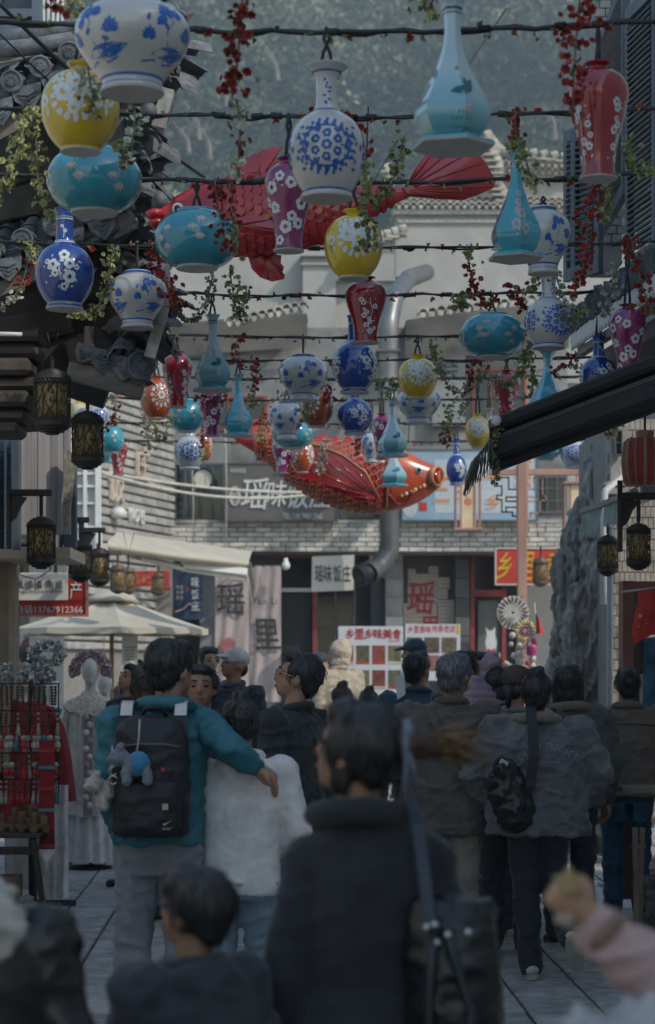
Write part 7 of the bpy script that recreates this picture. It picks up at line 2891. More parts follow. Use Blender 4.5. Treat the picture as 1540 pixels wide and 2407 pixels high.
MB().poly([(.045, -.338, 1.01), (.052, -.338, 1.004), (.082, -.338, 1.026), (.060, -.338, 1.014), (.050, -.338, 1.012)], (0, -.003, 0)).build('tick_mark', M_NOTE, bp)
lettering('SPORT', bp.location + Vector((.062, -.34, .992)), .035, .009, M_NOTE, bp, .002, .01)
MB().box((.055, -.338, 1.075), (.022, .006, .022), (.1, 0, .2)).build('badge', M_NOTE, bp)
MB().box((.045, -.318, 1.215), (.012, .006, .016)).build('badge', M_LRED, bp)


def plush(label, loc, sc, m1, m2, rot=0.0):
 """a small hanging plush animal: body, head with muzzle and ears, four paws"""
 t = thing('plush_charm', label, 'toy', loc, rot, 'plush charms on the backpack')
 g = MB().ell((0, 0, 0), (.042, .032, .034), 12, 8).ell((-.05, 0, .022), (.03, .028, .028), 12, 8).ell((-.074, 0, .014), (.014, .016, .013), 8, 6)
 for q in (-1, 1):
  g.ell((-.046, q * .018, .05), (.011, .008, .014), 8, 6)
 for x in (-.03, .03):
  for q in (-1, 1):
   g.cap((x, q * .015, -.02), (x + .004, q * .018, -.048), .013, .015)
 g.v = [tuple(Vector(v) * sc) for v in g.v]
 link('body', blob_mesh('body', g, .006, m1, 1, .5, fold_disp(.003, 4, 3)), None, t)
 MB().ell((.006 * sc, 0, .002 * sc), (.034 * sc, .036 * sc, .037 * sc), 12, 8).build('little_jacket', m2, t, smooth=True)
 MB().tube([(0, 0, .03 * sc), (.01, 0, .1), (.012, .01, .17)], .004, 5).build('cord', M_NOTE, t, smooth=True)
 return t


F_PLG = fabric('plush_grey', (.20, .22, .26), .95, .6, 40)
F_PLB = fabric('plush_blue', (.05, .22, .38), .95, .6, 30)
F_PLW = fabric('plush_cream', (.50, .46, .40), .95, .6, 40)
F_PLT = fabric('plush_tan', (.26, .18, .12), .95, .6, 40)
b0 = P.o.location
plush('grey plush charm in a blue jacket on the black backpack', b0 + Vector((-.055, -.33, 1.235)), 1.3, F_PLG, F_PLB)
plush('cream plush bear charm hanging at the left side of the black backpack', b0 + Vector((-.165, -.22, 1.13)), 1.25, F_PLW, F_PLT, .5)
t = thing('key_ring', 'row of small metal rings hanging above the cream plush bear charm', 'key ring', b0 + Vector((-.15, -.26, 1.24)))
for k in range(3):
 MB().tube([(.016 * math.cos(a), 0, .016 * math.sin(a) - .034 * k) for a in [2 * math.pi * i / 14 for i in range(15)]], .0035, 6).build('ring', M_METAL, t, smooth=True)

Pw = person('woman in cream hoodie with dark hair bun held by the man in teal', 566, 8.0, 1640, 0, F_CREAM, F_JEAN, style='bun', hyaw=25, hpitch=10, hem=.80, wide=1.02, bulk=1.0, folds=.0045,
   hood='down', collar_r=1.15, shoe=F_WHITESHOE, vox=.012, arms={'L': [(-.185, 0, 1.375), (-.26, -.02, 1.10), (-.22, .06, .82)], 'R': [(.185, 0, 1.375), (.27, -.03, 1.10), (.16, .14, .98)]}, topname='hoodie')
g = MB()
loft(g, [(0, -.006, z, rx, ry) for z, rx, ry in ((.735, .165, .120), (.765, .155, .105), (.78, .12, .08))], 20)
link('shirt_tail', blob_mesh('shirt_tail', g, .012, F_LTBLUE, 2, .5, fold_disp(.006, 2)), None, Pw.o)

# around the couple
person('man with short black hair facing the camera beside the teal jacket man', 472, 9.6, 1562, 172, F_BLACK, F_BLACK, style='crop', hyaw=8, hpitch=-6, face=True, vox=.010, skin=M_SKIN2, shoe=F_BLACKSHOE, hem=.86)
P = person('young man in black with glasses in profile facing left', 688, 9.2, 1532, 62, F_BLACK, F_BLACK, style='short', hyaw=22, hpitch=-14, face=True, vox=.010, shoe=F_BLACKSHOE, wide=1.05, arms='phone')
gl = WT('glasses', 'thin framed glasses worn by the young man in black', 'glasses')
gl.location = P.o.location
gl.rotation_euler = P.o.rotation_euler
for q in (-1, 1):
 MB().tube([P.Hd(q * .033 + .024 * math.cos(a), .104, 1.585 + .018 * math.sin(a)) for a in [2 * math.pi * i / 14 for i in range(15)]], .0018, 5).build('rim', M_LRED if q < 0 else M_METAL, gl, smooth=True)
 MB().tube([P.Hd(q * .057, .104, 1.588), P.Hd(q * .080, .05, 1.588), P.Hd(q * .083, -.01, 1.58)], .0018, 5).build('temple', M_METAL, gl, smooth=True)
P = person('man in white cap and dark padded jacket before the pink curtain', 545, 15.0, 1524, 150, F_NAVY, F_BLACK, style='none', cap=F_WHITE, hyaw=-30, hpitch=-12, face=True, skin=M_SKIN2, shoe=F_BLACKSHOE, wide=1.1)
person('man with short dark hair half hidden behind the man in white cap', 490, 17.0, 1520, 210, F_BROWNJ, F_BLACK, style='crop', face=True, shoe=F_BLACKSHOE, skin=M_SKIN)
person('woman with long black hair looking down beside the pink headdress mannequin', 298, 14.6, 1560, 120, F_BLACK, F_BLACK, style='bob', hyaw=10, hpitch=-22, face=True, shoe=F_BLACKSHOE)
person('dark haired person seen from behind just left of the teal jacket man', 345, 12.6, 1582, 20, F_BROWNJ, F_BLACK, hair=M_HAIRB, style='bob', shoe=F_BLACKSHOE)
person('distant dark haired person in black under the cream parasol', 322, 20.5, 1550, 30, F_BLACK, F_BLACK, style='crop', shoe=F_BLACKSHOE)
person('distant person in grey before the dish poster under the parasol', 62, 22.0, 1516, 20, F_OLIVE, F_BLACK, style='crop', shoe=F_BLACKSHOE)

# middle distance, centre
person('person in yellow hood and pale vest standing before the menu board', 795, 21.5, 1508, 35, F_YEL, F_KHAKI, style='none', hood='up', hyaw=60, face=True, shoe=F_WHITESHOE, wide=1.1, bulk=1.1)
person('person in white jacket and dark cap left of the yellow hooded one', 752, 22.5, 1534, -40, F_WHITE, F_BLACK, style='none', cap=F_NAVY, face=True, hyaw=-20, shoe=F_WHITESHOE)
person('woman with brown hair bun low before the menu board', 804, 14.5, 1612, 0, F_SAND, F_BLACK, hair=M_HAIRB, style='bun', shoe=F_BLACKSHOE)
person('small person with black top knot in front of the menu board', 866, 15.0, 1622, 5, F_SAND, F_BLACK, style='bun', shoe=F_BLACKSHOE)
person('man in dark cap facing left before the white menu boards', 974, 18.5, 1503, 95, F_SAND, F_BLACK, style='none', cap=F_NAVY, face=True, shoe=F_BLACKSHOE)
person('man in blue jacket with paper looking right before the menu boards', 986, 13.4, 1531, -14, F_BLUEJ, F_BLACK, style='crop', hyaw=-25, hpitch=-10, shoe=F_BLACKSHOE, wide=1.12, skin=M_SKIN2, arms='phone')
t = WT('paper_sheet', 'white sheet held at the left of the man in blue jacket', 'paper')
MB().poly([S(928, 1592, 13.3), S(950, 1580, 13.3), S(953, 1632, 13.25), S(934, 1645, 13.25)], (0, .004, 0)).build('sheet', M_LWHITE, t)
person('man in black jacket carrying the child in lilac', 1100, 12.3, 1530, -30, F_BLACK, F_BLACK, style='short', hyaw=-35, hpitch=-8, shoe=F_BLACKSHOE, skin=M_SKIN2,
       arms={'R': [(.185, 0, 1.375), (.25, .06, 1.10), (.05, .30, 1.02)], 'L': [(-.185, 0, 1.375), (-.24, .08, 1.12), (-.02, .33, 1.15)]})
person('man facing the camera half hidden behind the child in lilac', 1131, 14.0, 1532, 160, F_BROWNJ, F_BLACK, style='crop', face=True, shoe=F_BLACKSHOE, skin=M_SKIN)
person('small child in lilac hooded puffer coat carried above the crowd', 1150, 11.9, 1536, 25, F_LILAC, F_BLACK, style='none', hood='up', H=.98, base=.70, puffer=True, bulk=1.45, hem=.80, hyaw=20, shoe=F_WHITESHOE, topname='puffer_coat',
       legs={'R': [(.085, 0, .90), (.13, .16, .70), (.12, .06, .42)], 'L': [(-.085, 0, .90), (-.13, .16, .70), (-.12, .06, .42)]})
P = person('grey haired man with mask in brown grey jacket and khaki trousers', 1050, 10.5, 1535, -8, F_BROWNJ, F_KHAKI, hair=M_HAIRG, style='crop', hyaw=-28, hpitch=-6, hx=.05, mask=True, shoe=F_BLACKSHOE, wide=1.12, bulk=1.1, hem=.74,
           folds=.010, skin=M_SKIN2, vox=.012, arms='phone')
cs = WT('crossbody_strap', 'dark strap slung across the back of the grey haired man', 'strap')
cs.location, cs.rotation_euler = P.o.location, P.o.rotation_euler
rows_ = [[P.L(x - .018, y, z), P.L(x + .018, y, z + .012)] for x, y, z in ((-.085, -.10, 1.41), (-.05, -.142, 1.33), (0, -.158, 1.22), (.06, -.158, 1.10), (.13, -.145, .96), (.19, -.09, .86))]
MB().strip(rows_).strip([[p + Vector((0, -.006, 0)) for p in r] for r in rows_]).build('strap', F_OLIVE, cs)
P = person('person with black bob hair in dark clothes behind the cap woman', 1170, 11.9, 1566, -5, F_NAVY, F_BLACK, style='bob', hyaw=-15, shoe=F_WHITESHOE, wide=1.08, hem=.8)
P = person('woman in brown cap and sand coloured jacket with tied hair', 1196, 11.2, 1567, -8, F_SAND, F_BLACK, style='none', cap=mat('cap_brown', (.075, .05, .036), .85, var=.15, bump=.2), hyaw=-20, hx=.05, shoe=F_WHITESHOE, bulk=1.12, wide=1.1, hem=.8, arms='phone')
MB().tube([P.Hd(0, -.09, 1.60), P.Hd(0, -.125, 1.56), P.Hd(-.01, -.115, 1.46)], [.02, .03, .012], 8).build('hair_tail', M_HAIR, P.o, smooth=True)
MB().ell(P.Hd(0, -.105, 1.60), (.03, .02, .022), 10, 6).build('scrunchie', M_PACK, P.o, smooth=True)

# the woman in the washed grey jacket
P = person('woman in washed grey jacket with lettered back and high black bun, one foot lifted', 1264, 10.3, 1580, 0, F_GREYJ, F_BLACK, style='bun', hpitch=-8, hyaw=-4, shoe=F_WHITESHOE, wide=1.26, bulk=1.26, hem=.80,
           folds=.012, vox=.011, arms='pocket', collar=F_FLEECE, collar_r=1.45, lean=(-.01, .03),
           legs={'L': [(-.085, 0, .90), (-.06, .06, .49), (-.035, .02, .075)], 'R': [(.085, 0, .90), (.10, .07, .50), (.15, -.30, .26)]})
for i, ch in enumerate('DREAM PRODUCT'):
 if ch == ' ':
  continue
 tt = (i - 6) / 6
 x = .03 + .135 * tt
 lettering(ch, P.o.location + Vector((x, -.205 - .0, 1.205 - .055 * tt * tt)), .018, .034, mat('letter_faded', (.24, .27, .31), .8), P.o, .002, .02, -.25 * tt * 0, ry=.55 * tt)
lettering('STUDIO LINE', P.o.location + Vector((.04, -.215, 1.125)), .10, .010, mat('letter_faded', (.24, .27, .31)), P.o, .002, .01)
bg = WT('shoulder_bag', 'soft black shoulder bag on the left hip of the grey jacket woman', 'bag')
bg.location = P.o.location
g = MB()
g.ell((-.17, -.13, .98), (.10, .075, .16), 14, 10).ell((-.13, -.15, .88), (.10, .07, .12), 14, 10).ell((-.20, -.15, 1.09), (.045, .05, .06), 10, 8)
link('bag_body', blob_mesh('bag_body', g, .011, F_LEATHER, 2, .5, fold_disp(.012, 5, 1.4)), None, bg)
rows_ = [[Vector((x - .026, y, z)), Vector((x + .026, y, z))] for x, y, z in ((-.045, -.04, 1.43), (-.047, -.10, 1.40), (-.045, -.185, 1.30), (-.042, -.21, 1.15), (-.06, -.20, 1.0), (-.09, -.17, .93))]
MB().strip(rows_).strip([[p + Vector((0, -.006, 0)) for p in r] for r in rows_]).build('strap', M_PACK, bg)
MB().box((-.19, -.185, 1.12), (.045, .012, .03), (.3, .5, 0), .004).build('white_flap', M_NOTE, bg)

P = person('man in olive jacket with fleece collar and backpack strap, black hair', 1338, 11.6, 1562, 12, F_OLIVE, F_BLACK, style='bob', hyaw=-28, hpitch=-8, shoe=F_BLACKSHOE, wide=1.12, bulk=1.1, collar=F_FLEECE, collar_r=1.3, skin=M_SKIN2)
MB().tube([P.L(-.12, -.06, 1.43), P.L(-.125, -.13, 1.32), P.L(-.12, -.14, 1.18)], .02, 8, True, .4).build('backpack_strap', M_PACK, P.o, smooth=True)
P = person('man in brown jacket and blue jeans seen from behind at the right edge', 1474, 12.8, 1570, -3, F_BRJ, F_JEAND, style='crop', hyaw=6, hpitch=-6, shoe=F_BLACKSHOE, wide=1.16, bulk=1.14, hem=.83, folds=.012, vox=.012, arms='pocket', skin=M_SKIN2, collar_r=1.15)
MB().tube([P.L(-.20, -.128, 1.315), P.L(0, -.142, 1.325), P.L(.20, -.128, 1.315)], .004, 5).build('yoke_seam', F_BROWNJ, P.o, smooth=True)
for q in (-1, 1):
 MB().poly([P.L(q * .03, -.140, .79), P.L(q * .125, -.125, .79), P.L(q * .125, -.128, .68), P.L(q * .08, -.145, .655), P.L(q * .03, -.145, .68)], (0, -.006, 0)).build('back_pocket', F_JEAND, P.o)

# ---- near, out of focus
P = person('woman in long black coat with ponytail and shoulder bag, closest in the middle', 868, 4.15, 1640, 4, F_COAT, F_BLACK, style='ponytail', hyaw=52, hpitch=-16, hx=-.05, H=1.535, coat=True, hem=.30, wide=.80, bulk=.98, folds=.005, arms={'R': [(.165, 0, 1.325), (.235, -.03, 1.06), (.235, .06, .84)], 'L': [(-.165, 0, 1.325), (-.235, -.03, 1.06), (-.22, .08, .84)]},
           vox=.010, face=True, collar_r=1.25, shoe=F_BLACKSHOE, topname='coat')
L_, Hd_ = P.L, P.Hd
bun = MB()
c0 = Hd_(0, -.10, 1.635)
bun.ell(c0 + Vector((.03, -.01, .0)), (.045, .035, .036), 14, 10)
bun.ell(c0 + Vector((.065, -.01, -.005)), (.03, .03, .028), 12, 8)
link('hair_bun', blob_mesh('hair_bun', bun, .007, M_HAIRB, 2, .5, hair_disp(4, .006)), None, P.o)
rn = random.Random(4)
tl = MB()
for i in range(46):
 a = c0 + Vector((.07, -.01, .0)) + Vector((rn.gauss(0, .012), rn.gauss(0, .012), rn.gauss(0, .012)))
 e = a + Vector((rn.uniform(.05, .115), rn.gauss(0, .02), rn.uniform(-.055, .02)))
 tl.tube([a, a.lerp(e, .5) + Vector((0, 0, rn.uniform(-.005, .015))), e], [.0035, .003, .0012], 4)
tag(tl.build('loose_hair', M_HAIRL, P.o, smooth=True), kind='stuff')
rb = MB()
rib_m = fabric('ribbon_blue_grey', (.16, .20, .26), .8, .3)
for q, (dx, dz) in enumerate(((.0, .05), (.016, -.085), (-.012, -.115))):
 e = c0 + Vector((.012 + dx, -.02, dz))
 rb.tube([c0 + Vector((.012, -.022, 0)), (c0 + e) / 2 + Vector((.008, -.028, 0)), e], [.012, .011, .008], 6, True, .4)
rb.build('hair_ribbon', rib_m, P.o, smooth=True)
MB().tube([c0 + Vector((.014 + .004 * math.cos(a), -.0 + .034 * math.cos(a), .036 * math.sin(a))) for a in [2 * math.pi * i / 16 for i in range(17)]], .009, 7).build('hair_band', rib_m, P.o, smooth=True)
hb3 = WT('handbag', 'black leather bag with loop handles and metal studs on the right of the black coat', 'bag')
hb3.location = P.o.location
g = MB()
loft(g, [(.165, -.12, z, rx, ry) for z, rx, ry in ((.86, .095, .085), (.90, .10, .10), (1.02, .096, .09), (1.10, .088, .07), (1.135, .08, .045))], 20, 3.0)
link('bag_body', blob_mesh('bag_body', g, .009, F_LEATHER, 2, .5, fold_disp(.006, 15, 1.2)), None, hb3)
rows_ = [[Vector((x - .012, y, z)), Vector((x + .012, y, z))] for x, y, z in ((.085, -.04, 1.33), (.095, -.115, 1.285), (.105, -.165, 1.20), (.112, -.19, 1.13), (.118, -.20, 1.08))]
MB().strip(rows_).strip([[p + Vector((0, -.007, 0)) for p in r] for r in rows_]).build('shoulder_strap', mat('strap_blue_black', (.022, .032, .045), .4, var=.15), hb3)
MB().tube([(0.125, -0.215, 1.09), (0.115, -0.235, 1.00), (0.110, -0.242, .90), (0.125, -0.245, .862), (0.165, -0.245, .855), (0.195, -0.245, .87), (0.195, -0.235, .93), (0.165, -0.225, 1.02), (0.145, -0.215, 1.095)], .010, 8).build('loop_handle', mat('strap_blue_black', (.022, .032, .045)), hb3, smooth=True)
for x, z in ((.108, 1.09), (.124, 1.095), (.15, 1.075), (.19, 1.08), (.128, 1.06), (.135, .83), (.175, .835)):
 MB().ell((x, -.225 if z < 1.1 else -.205, z), (.009, .006, .009), 10, 6).build('metal_stud', M_METAL, hb3, smooth=True)

P = person('small boy in charcoal hoodie with short black hair, lowest in the middle', 448, 3.95, 2046, 38, F_HOODIE, F_BLACK, style='boy', hyaw=22, hpitch=-8, H=1.205, wide=.95, bulk=1.12, hem=.86, folds=.010, vox=.009, hood='down', face=True, shoe=F_BLACKSHOE, skin=M_SKIN2, topname='hoodie')
P.o.scale = (1, 1, 1)

P = person('person in black leather jacket with white fluffy collar cut by the left edge', -105, 3.5, 1990, 6, F_LEATHER, F_BLACK, style='bob', hyaw=20, H=1.40, wide=1.0, bulk=1.05, folds=.008, vox=.011, shoe=F_BLACKSHOE, hx=-.04)
g = MB()
g.ell(P.L(.03, -.06, 1.40), (.10, .08, .07), 14, 10).ell(P.L(.06, -.02, 1.44), (.055, .07, .06), 12, 8)
link('fluffy_collar', blob_mesh('fluffy_collar', g, .010, F_WHITE, 1, .5, fold_disp(.012, 6, 2.5)), None, P.o)

pc = thing('person', 'child in pink fleece reaching in from the right edge holding a wrapped snack', 'person', (S(1640, 1570, 3.0).x, 3.05, 0), 0)
o_ = pc.location


def W(u, v, d):
 return S(u, v, d) - o_


b = MB()
hd = Vector((.12, .05, .98))
b.ell(hd, (.075, .09, .10), 14, 10).ell(hd + Vector((-.03, .05, -.05)), (.05, .05, .06), 12, 8).cap((.12, .02, .78), (.12, .03, .92), .045, .042)
loft(b, [(.12, .02, z, .10, .07) for z in (.40, .6, .74)], 12)
w0 = W(1395, 2165, 2.95)
b.cap((.02, .0, .72), W(1560, 2330, 2.95), .035, .03).cap(W(1560, 2330, 2.95), w0, .03, .024)
fd = (W(1330, 2110, 2.95) - w0).normalized()
hand_prims(b, w0, fd, Vector((-.2, -1, .3)), .68, 1.1, 1)
for q in (-1, 1):
 b.cap((.12 + q * .06, .02, .42), (.12 + q * .06, .02, .06), .05, .035)
link('body', blob_mesh('body', b, .006, M_SKIN, 2, .5), None, pc)
g = MB()
loft(g, [(.12, .02, z, rx, ry) for z, rx, ry in ((.36, .14, .11), (.5, .14, .11), (.68, .13, .10), (.76, .08, .07))], 18)
g.cap((.05, .0, .71), W(1560, 2330, 2.95), .055, .058).cap(W(1560, 2330, 2.95), w0.lerp(W(1560, 2330, 2.95), .12), .058, .040)
link('fleece', blob_mesh('fleece', g, .009, F_PINK, 3, .5, fold_disp(.009, 12)), None, pc)
MB().tube([w0.lerp(W(1560, 2330, 2.95), .06) + Vector((0, 0, 0)), w0.lerp(W(1560, 2330, 2.95), .2)], [.038, .041], 14).build('cuff', fabric('cuff_taupe', (.26, .17, .13), .9), pc, smooth=True)
g = MB().ell(hd + Vector((0, -.015, .02)), (.085, .095, .10), 14, 10)
link('hair', blob_mesh('hair', g, .010, M_HAIR, 2, .5, hair_disp(2)), None, pc)
for q in (-1, 1):
 link('trousers_leg', MB().cap((.12 + q * .06, .02, .42), (.12 + q * .06, .02, .07), .07, .055).mesh('trousers_leg', F_BLACK, True), None, pc)
 link('shoe', MB().cap((.12 + q * .06, .0, .04), (.12 + q * .06, .1, .035), .04, .035).mesh('shoe', F_WHITESHOE, True), None, pc)
sn = WT('wrapped_snack', 'yellowish snack in paper held in the fist of the child in pink', 'snack')
sn.location = S(1340, 2108, 2.92)
st = []
for i in range(10):
 a = math.pi * i / 5 + .3
 r = .014 if i % 2 else .026
 st.append((r * math.cos(a), 0, r * math.sin(a) + .02))
MB().poly(st, (0, .02, 0)).build('snack_top', mat('fried_dough', (.50, .36, .16), .6, var=.2, scale=30, bump=.3), sn)
MB().lathe([(.022, .005), (.018, -.02), (.012, -.04)], 12, (.01, .03, -.01), M=Matrix.Rotation(.5, 3, 'Y')).build('paper_cone', M_NOTE, sn, smooth=True)
wb2 = WT('plastic_bag', 'crumpled white plastic bag low at the bottom right corner', 'bag')
wb2.location = S(1480, 2492, 2.85)
g = MB().ell((0, 0, 0), (.10, .07, .07), 14, 10).ell((-.05, 0, .03), (.04, .05, .04), 10, 8).ell((.06, 0, .045), (.06, .05, .04), 10, 8)
link('bag_film', blob_mesh('bag_film', g, .008, mat('plastic_film_white', (.55, .56, .58), .4, var=.08, trans=.15), 1, .5, fold_disp(.018, 2, 3)), None, wb2)
MB().tube([(.06, 0, .06), (.10, .02, .12), (.14, .02, .08)], .006, 6).build('bag_handle', M_NOTE, wb2, smooth=True)

# ---------------------------------------------------------------- the clothing and trinket stall, left
M_SILVER = mat('silver_foil', (.72, .74, .78), .3, metal=.25, var=.35, scale=40)
M_PINKFL = mat('pink_silk_petal', (.76, .58, .66), .7, var=.3, scale=40)
M_LACE = fabric('cloth_lace_white', (.76, .73, .70), .9, .5)
M_EMB = mat('embroidery', (.34, .34, .38), .8, var=.35, scale=40, bump=.4, bscale=70, col2=(.42, .30, .30))
M_SHEER = fabric('cloth_sheer_white', (.70, .69, .68), .9, .4)
M_REDROBE = fabric('cloth_red_robe', (.30, .018, .022), .8, .6)
M_MANN = mat('mannequin_white', (.62, .60, .57), .5, var=.05)
M_STALLW = mat('stall_wood', (.06, .045, .035), .7, var=.25, scale=6, bump=.3, stretch=(2, 2, .3))
M_TOYW = mat('toy_wood', (.20, .115, .06), .6, var=.25, scale=12, bump=.2)
M_BEADR = mat('bead_red', (.40, .03, .03), .3, var=.2)
M_BEADB = mat('bead_brown', (.12, .06, .035), .35, var=.3)
M_BEADW = mat('bead_bone', (.45, .42, .36), .4, var=.15)
M_BEADT = mat('bead_turquoise', (.05, .25, .32), .3, var=.2)

t = WT('market_stall', 'dark wooden post and beam frame of the trinket stall at the left edge', 'stall')
MB().box((S(33, 0, 15.8).x, 15.8, S(0, 1434, 15.8).z / 2), (px(23, 15.8), .07, S(0, 1434, 15.8).z), None, .005).build('post', M_STALLW, t)
rpart('beam', -60, 1424, 45, 1448, 15.77, .08, M_STALLW, t, .004)
for k, u in enumerate((6, 14)):
 MB().tube([S(u, 1450, 15.78), S(u, 1500, 15.78), S(u + 6, 1560, 15.78)], .005, 6).build('hook', M_IRON, t, smooth=True)
MB().beam(S(-40, 1487, 15.77), S(24, 1487, 15.77), .008).build('wire', M_IRON, t)


def mannequin(label, u, d, vtop, robe, wide=1.0, head=True, crescent=None, lace=False, panel=False, hem=.12, under=None):
 p = S(u, 1570, d)
 t = thing('mannequin', label, 'mannequin', (p.x, d, 0), R(180))
 s = (CAM_H + (1570 - vtop) / F * d) / 1.62
 g = MB()
 if head:
  g.ell((0, .01, 1.53 * s), (.068 * s, .085 * s, .105 * s), 16, 12)
  g.ell((0, .035, 1.475 * s), (.045 * s, .05 * s, .06 * s), 12, 8)
  g.cap((0, -.01, 1.33 * s), (0, 0, 1.46 * s), .05 * s, .042 * s)
 loft(g, [(0, 0, z * s, rx * s, ry * s) for z, rx, ry in ((.9, .12, .08), (1.1, .11, .08), (1.25, .15, .09), (1.32, .13, .07), (1.36, .05, .05))], 16)
 link('body', blob_mesh('body', g, .010, M_MANN, 3, .5), None, t)
 MB().tube([(0, 0, .02), (0, 0, .95 * s)], .015, 8).build('stand_pole', M_IRON, t, smooth=True)
 MB().lathe([(.02, .03), (.16, .015), (.17, 0)], 18).build('stand_foot', M_IRON, t)
 # robe with hanging folds
 n = 48
 rows_ = []
 for k, (z, rx, ry) in enumerate(((1.345, .075, .07), (1.31, .15, .09), (1.25, .185, .11), (1.1, .19, .12), (.85, .20, .135), (.5, .225, .155), (hem, .25, .17))):
  w = max(0, (1.25 - z)) * .02 + .002
  rows_.append([((rx * wide + w * math.sin(a * 13 + k * .3)) * math.cos(a) * s, (ry + w * math.sin(a * 13 + k * .3)) * math.sin(a) * s, z * s + .01 * math.sin(a * 3)) for a in [2 * math.pi * i / n for i in range(n + 1)]])
 MB().strip(rows_).build('robe', robe, t, smooth=True)
 for q in (-1, 1):
  rows_ = []
  for k, (x, z, w) in enumerate(((.15, 1.30, .07), (.21, 1.15, .085), (.245, .95, .10), (.26, .72, .125), (.265, .60, .14))):
   rows_.append([(q * (x * wide + (w * .55 + .008 * math.sin(a * 7)) * math.cos(a)) * s, (w * .8 + .008 * math.sin(a * 7)) * math.sin(a) * s, z * s) for a in [2 * math.pi * i / 20 for i in range(21)]])
  MB().strip(rows_).build('sleeve', robe, t, smooth=True)
 if under:
  rows_ = []
  for z, rx in ((.5, .21), (.25, .25), (.06, .28)):
   rows_.append([((rx * wide + .02 * math.sin(a * 17)) * math.cos(a) * s, (rx * .7 + .015 * math.sin(a * 17)) * math.sin(a) * s, z * s) for a in [2 * math.pi * i / 60 for i in range(61)]])
  MB().strip(rows_).build('underskirt', under, t, smooth=True)
 if lace:
  rows_ = []
  m_ = 40
  for k, (z, rx, ry) in enumerate(((1.375, .06, .055), (1.34, .085, .08), (1.315, .15, .11), (1.265, .215, .15))):
   rows_.append([(rx * math.cos(a) * s, ry * math.sin(a) * s, (z - (.03 * abs(math.sin(a * 6)) if k == 3 else 0) - (.06 * max(0, math.sin(a)) ** 3 if k == 3 else 0)) * s) for a in [2 * math.pi * i / m_ for i in range(m_ + 1)]])
  MB().strip(rows_).build('lace_collar', mat('cream_lace', (.55, .50, .42), .85, var=.3, scale=60, bump=.5, bscale=90), t, smooth=True)
 if panel:
  mb = MB()
  rows_ = [[(x * s, (y + .012) * s, z * s) for x in (-.035, 0, .035)] for z, y in ((1.22, .125), (1.0, .142), (.8, .155), (.6, .165), (.42, .172))]
  mb.strip(rows_)
  mb.build('embroidered_panel', M_EMB, t)
  for k in range(12):
   z = 1.18 - k * .062
   MB().ell(((-.014 if k % 2 else .014) * s, (.150 + .003 * k) * s, z * s), (.022 * s, .008, .024 * s), 8, 6).build('embroidered_flower', M_LACE if k % 3 else M_EMB, t, smooth=True)
  for q in (-1, 1):
   MB().tube([(q * .06, .15 * s, 1.2 * s), (q * .075, .16 * s, .95 * s), (q * .07, .175 * s, .7 * s)], .004, 5).build('ribbon', M_SHEER, t, smooth=True)
 if crescent:
  rn = random.Random(8)
  mb = MB()
  for k in range(900):
   a = rn.uniform(-.35, math.pi + .35)
   r = rn.uniform(.085, .165) * s
   c = Vector((r * math.cos(a), rn.uniform(-.03, .03) - .0, 1.535 * s + r * math.sin(a) * .95))
   bloom(mb, c, rn.uniform(.011, .018), rn)
  tag(mb.build('flower_headdress', crescent, t), kind='stuff')
 return t


mannequin('white mannequin in pale lace robe with crescent headdress of pink flowers', 213, 16.0, 1550, M_LACE, .95, crescent=M_PINKFL, lace=True, panel=True, hem=.42, under=M_SHEER)
mannequin('white mannequin in blue robe half hidden behind the one with pink flowers', 246, 16.9, 1580, fabric('cloth_blue_robe', (.05, .13, .22), .8, .5), .9, lace=False)
mannequin('mannequin in long dark red robe standing behind the trinket rack', 60, 15.0, 1560, M_REDROBE, 1.15, hem=.40)
mannequin('mannequin in teal and white gown between the red and the pale robes', 122, 16.3, 1590, fabric('cloth_teal_robe', (.06, .15, .18), .8, .5), .9)


def foil_cluster(label, cu, cv, ru, rv, d, n, seed):
 rn = random.Random(seed)
 c = S(cu, cv, d)
 t = thing('silver_headdress', label, 'headdress', c - Vector((0, 0, px(rv, d))))
 o = Vector((0, 0, px(rv, d)))
 mb, ml = MB(), MB()
 for k in range(n):
  a, b = rn.uniform(0, 6.28), rn.uniform(.5, 1)
  q = o + Vector((math.cos(a) * b * px(ru, d), rn.gauss(0, .03), math.sin(a) * b * px(rv, d) * (1 if math.sin(a) > 0 else .7)))
  bloom(mb, q, rn.uniform(.012, .020), rn)
  leaf(ml, q, rn.uniform(.02, .04), rn)
 tag(mb.build('foil_flower', M_SILVER, t), kind='stuff')
 tag(ml.build('foil_leaf', M_SILVER, t), kind='stuff')
 MB().tube([o + Vector((px(ru, d) * .8 * math.cos(x), 0, px(rv, d) * .5 * math.sin(x) - .02)) for x in [math.pi * i / 8 for i in range(9)]], .006, 6).build('band', M_SILVER, t, smooth=True)


foil_cluster('large silver foil flower headdress on top of the trinket rack', 112, 1540, 40, 34, 13.3, 300, 1)
foil_cluster('wide silver foil headdress below the largest on the rack', 84, 1588, 44, 26, 13.25, 260, 2)
foil_cluster('silver foil headdress cut by the left edge', 2, 1590, 26, 28, 13.3, 120, 3)

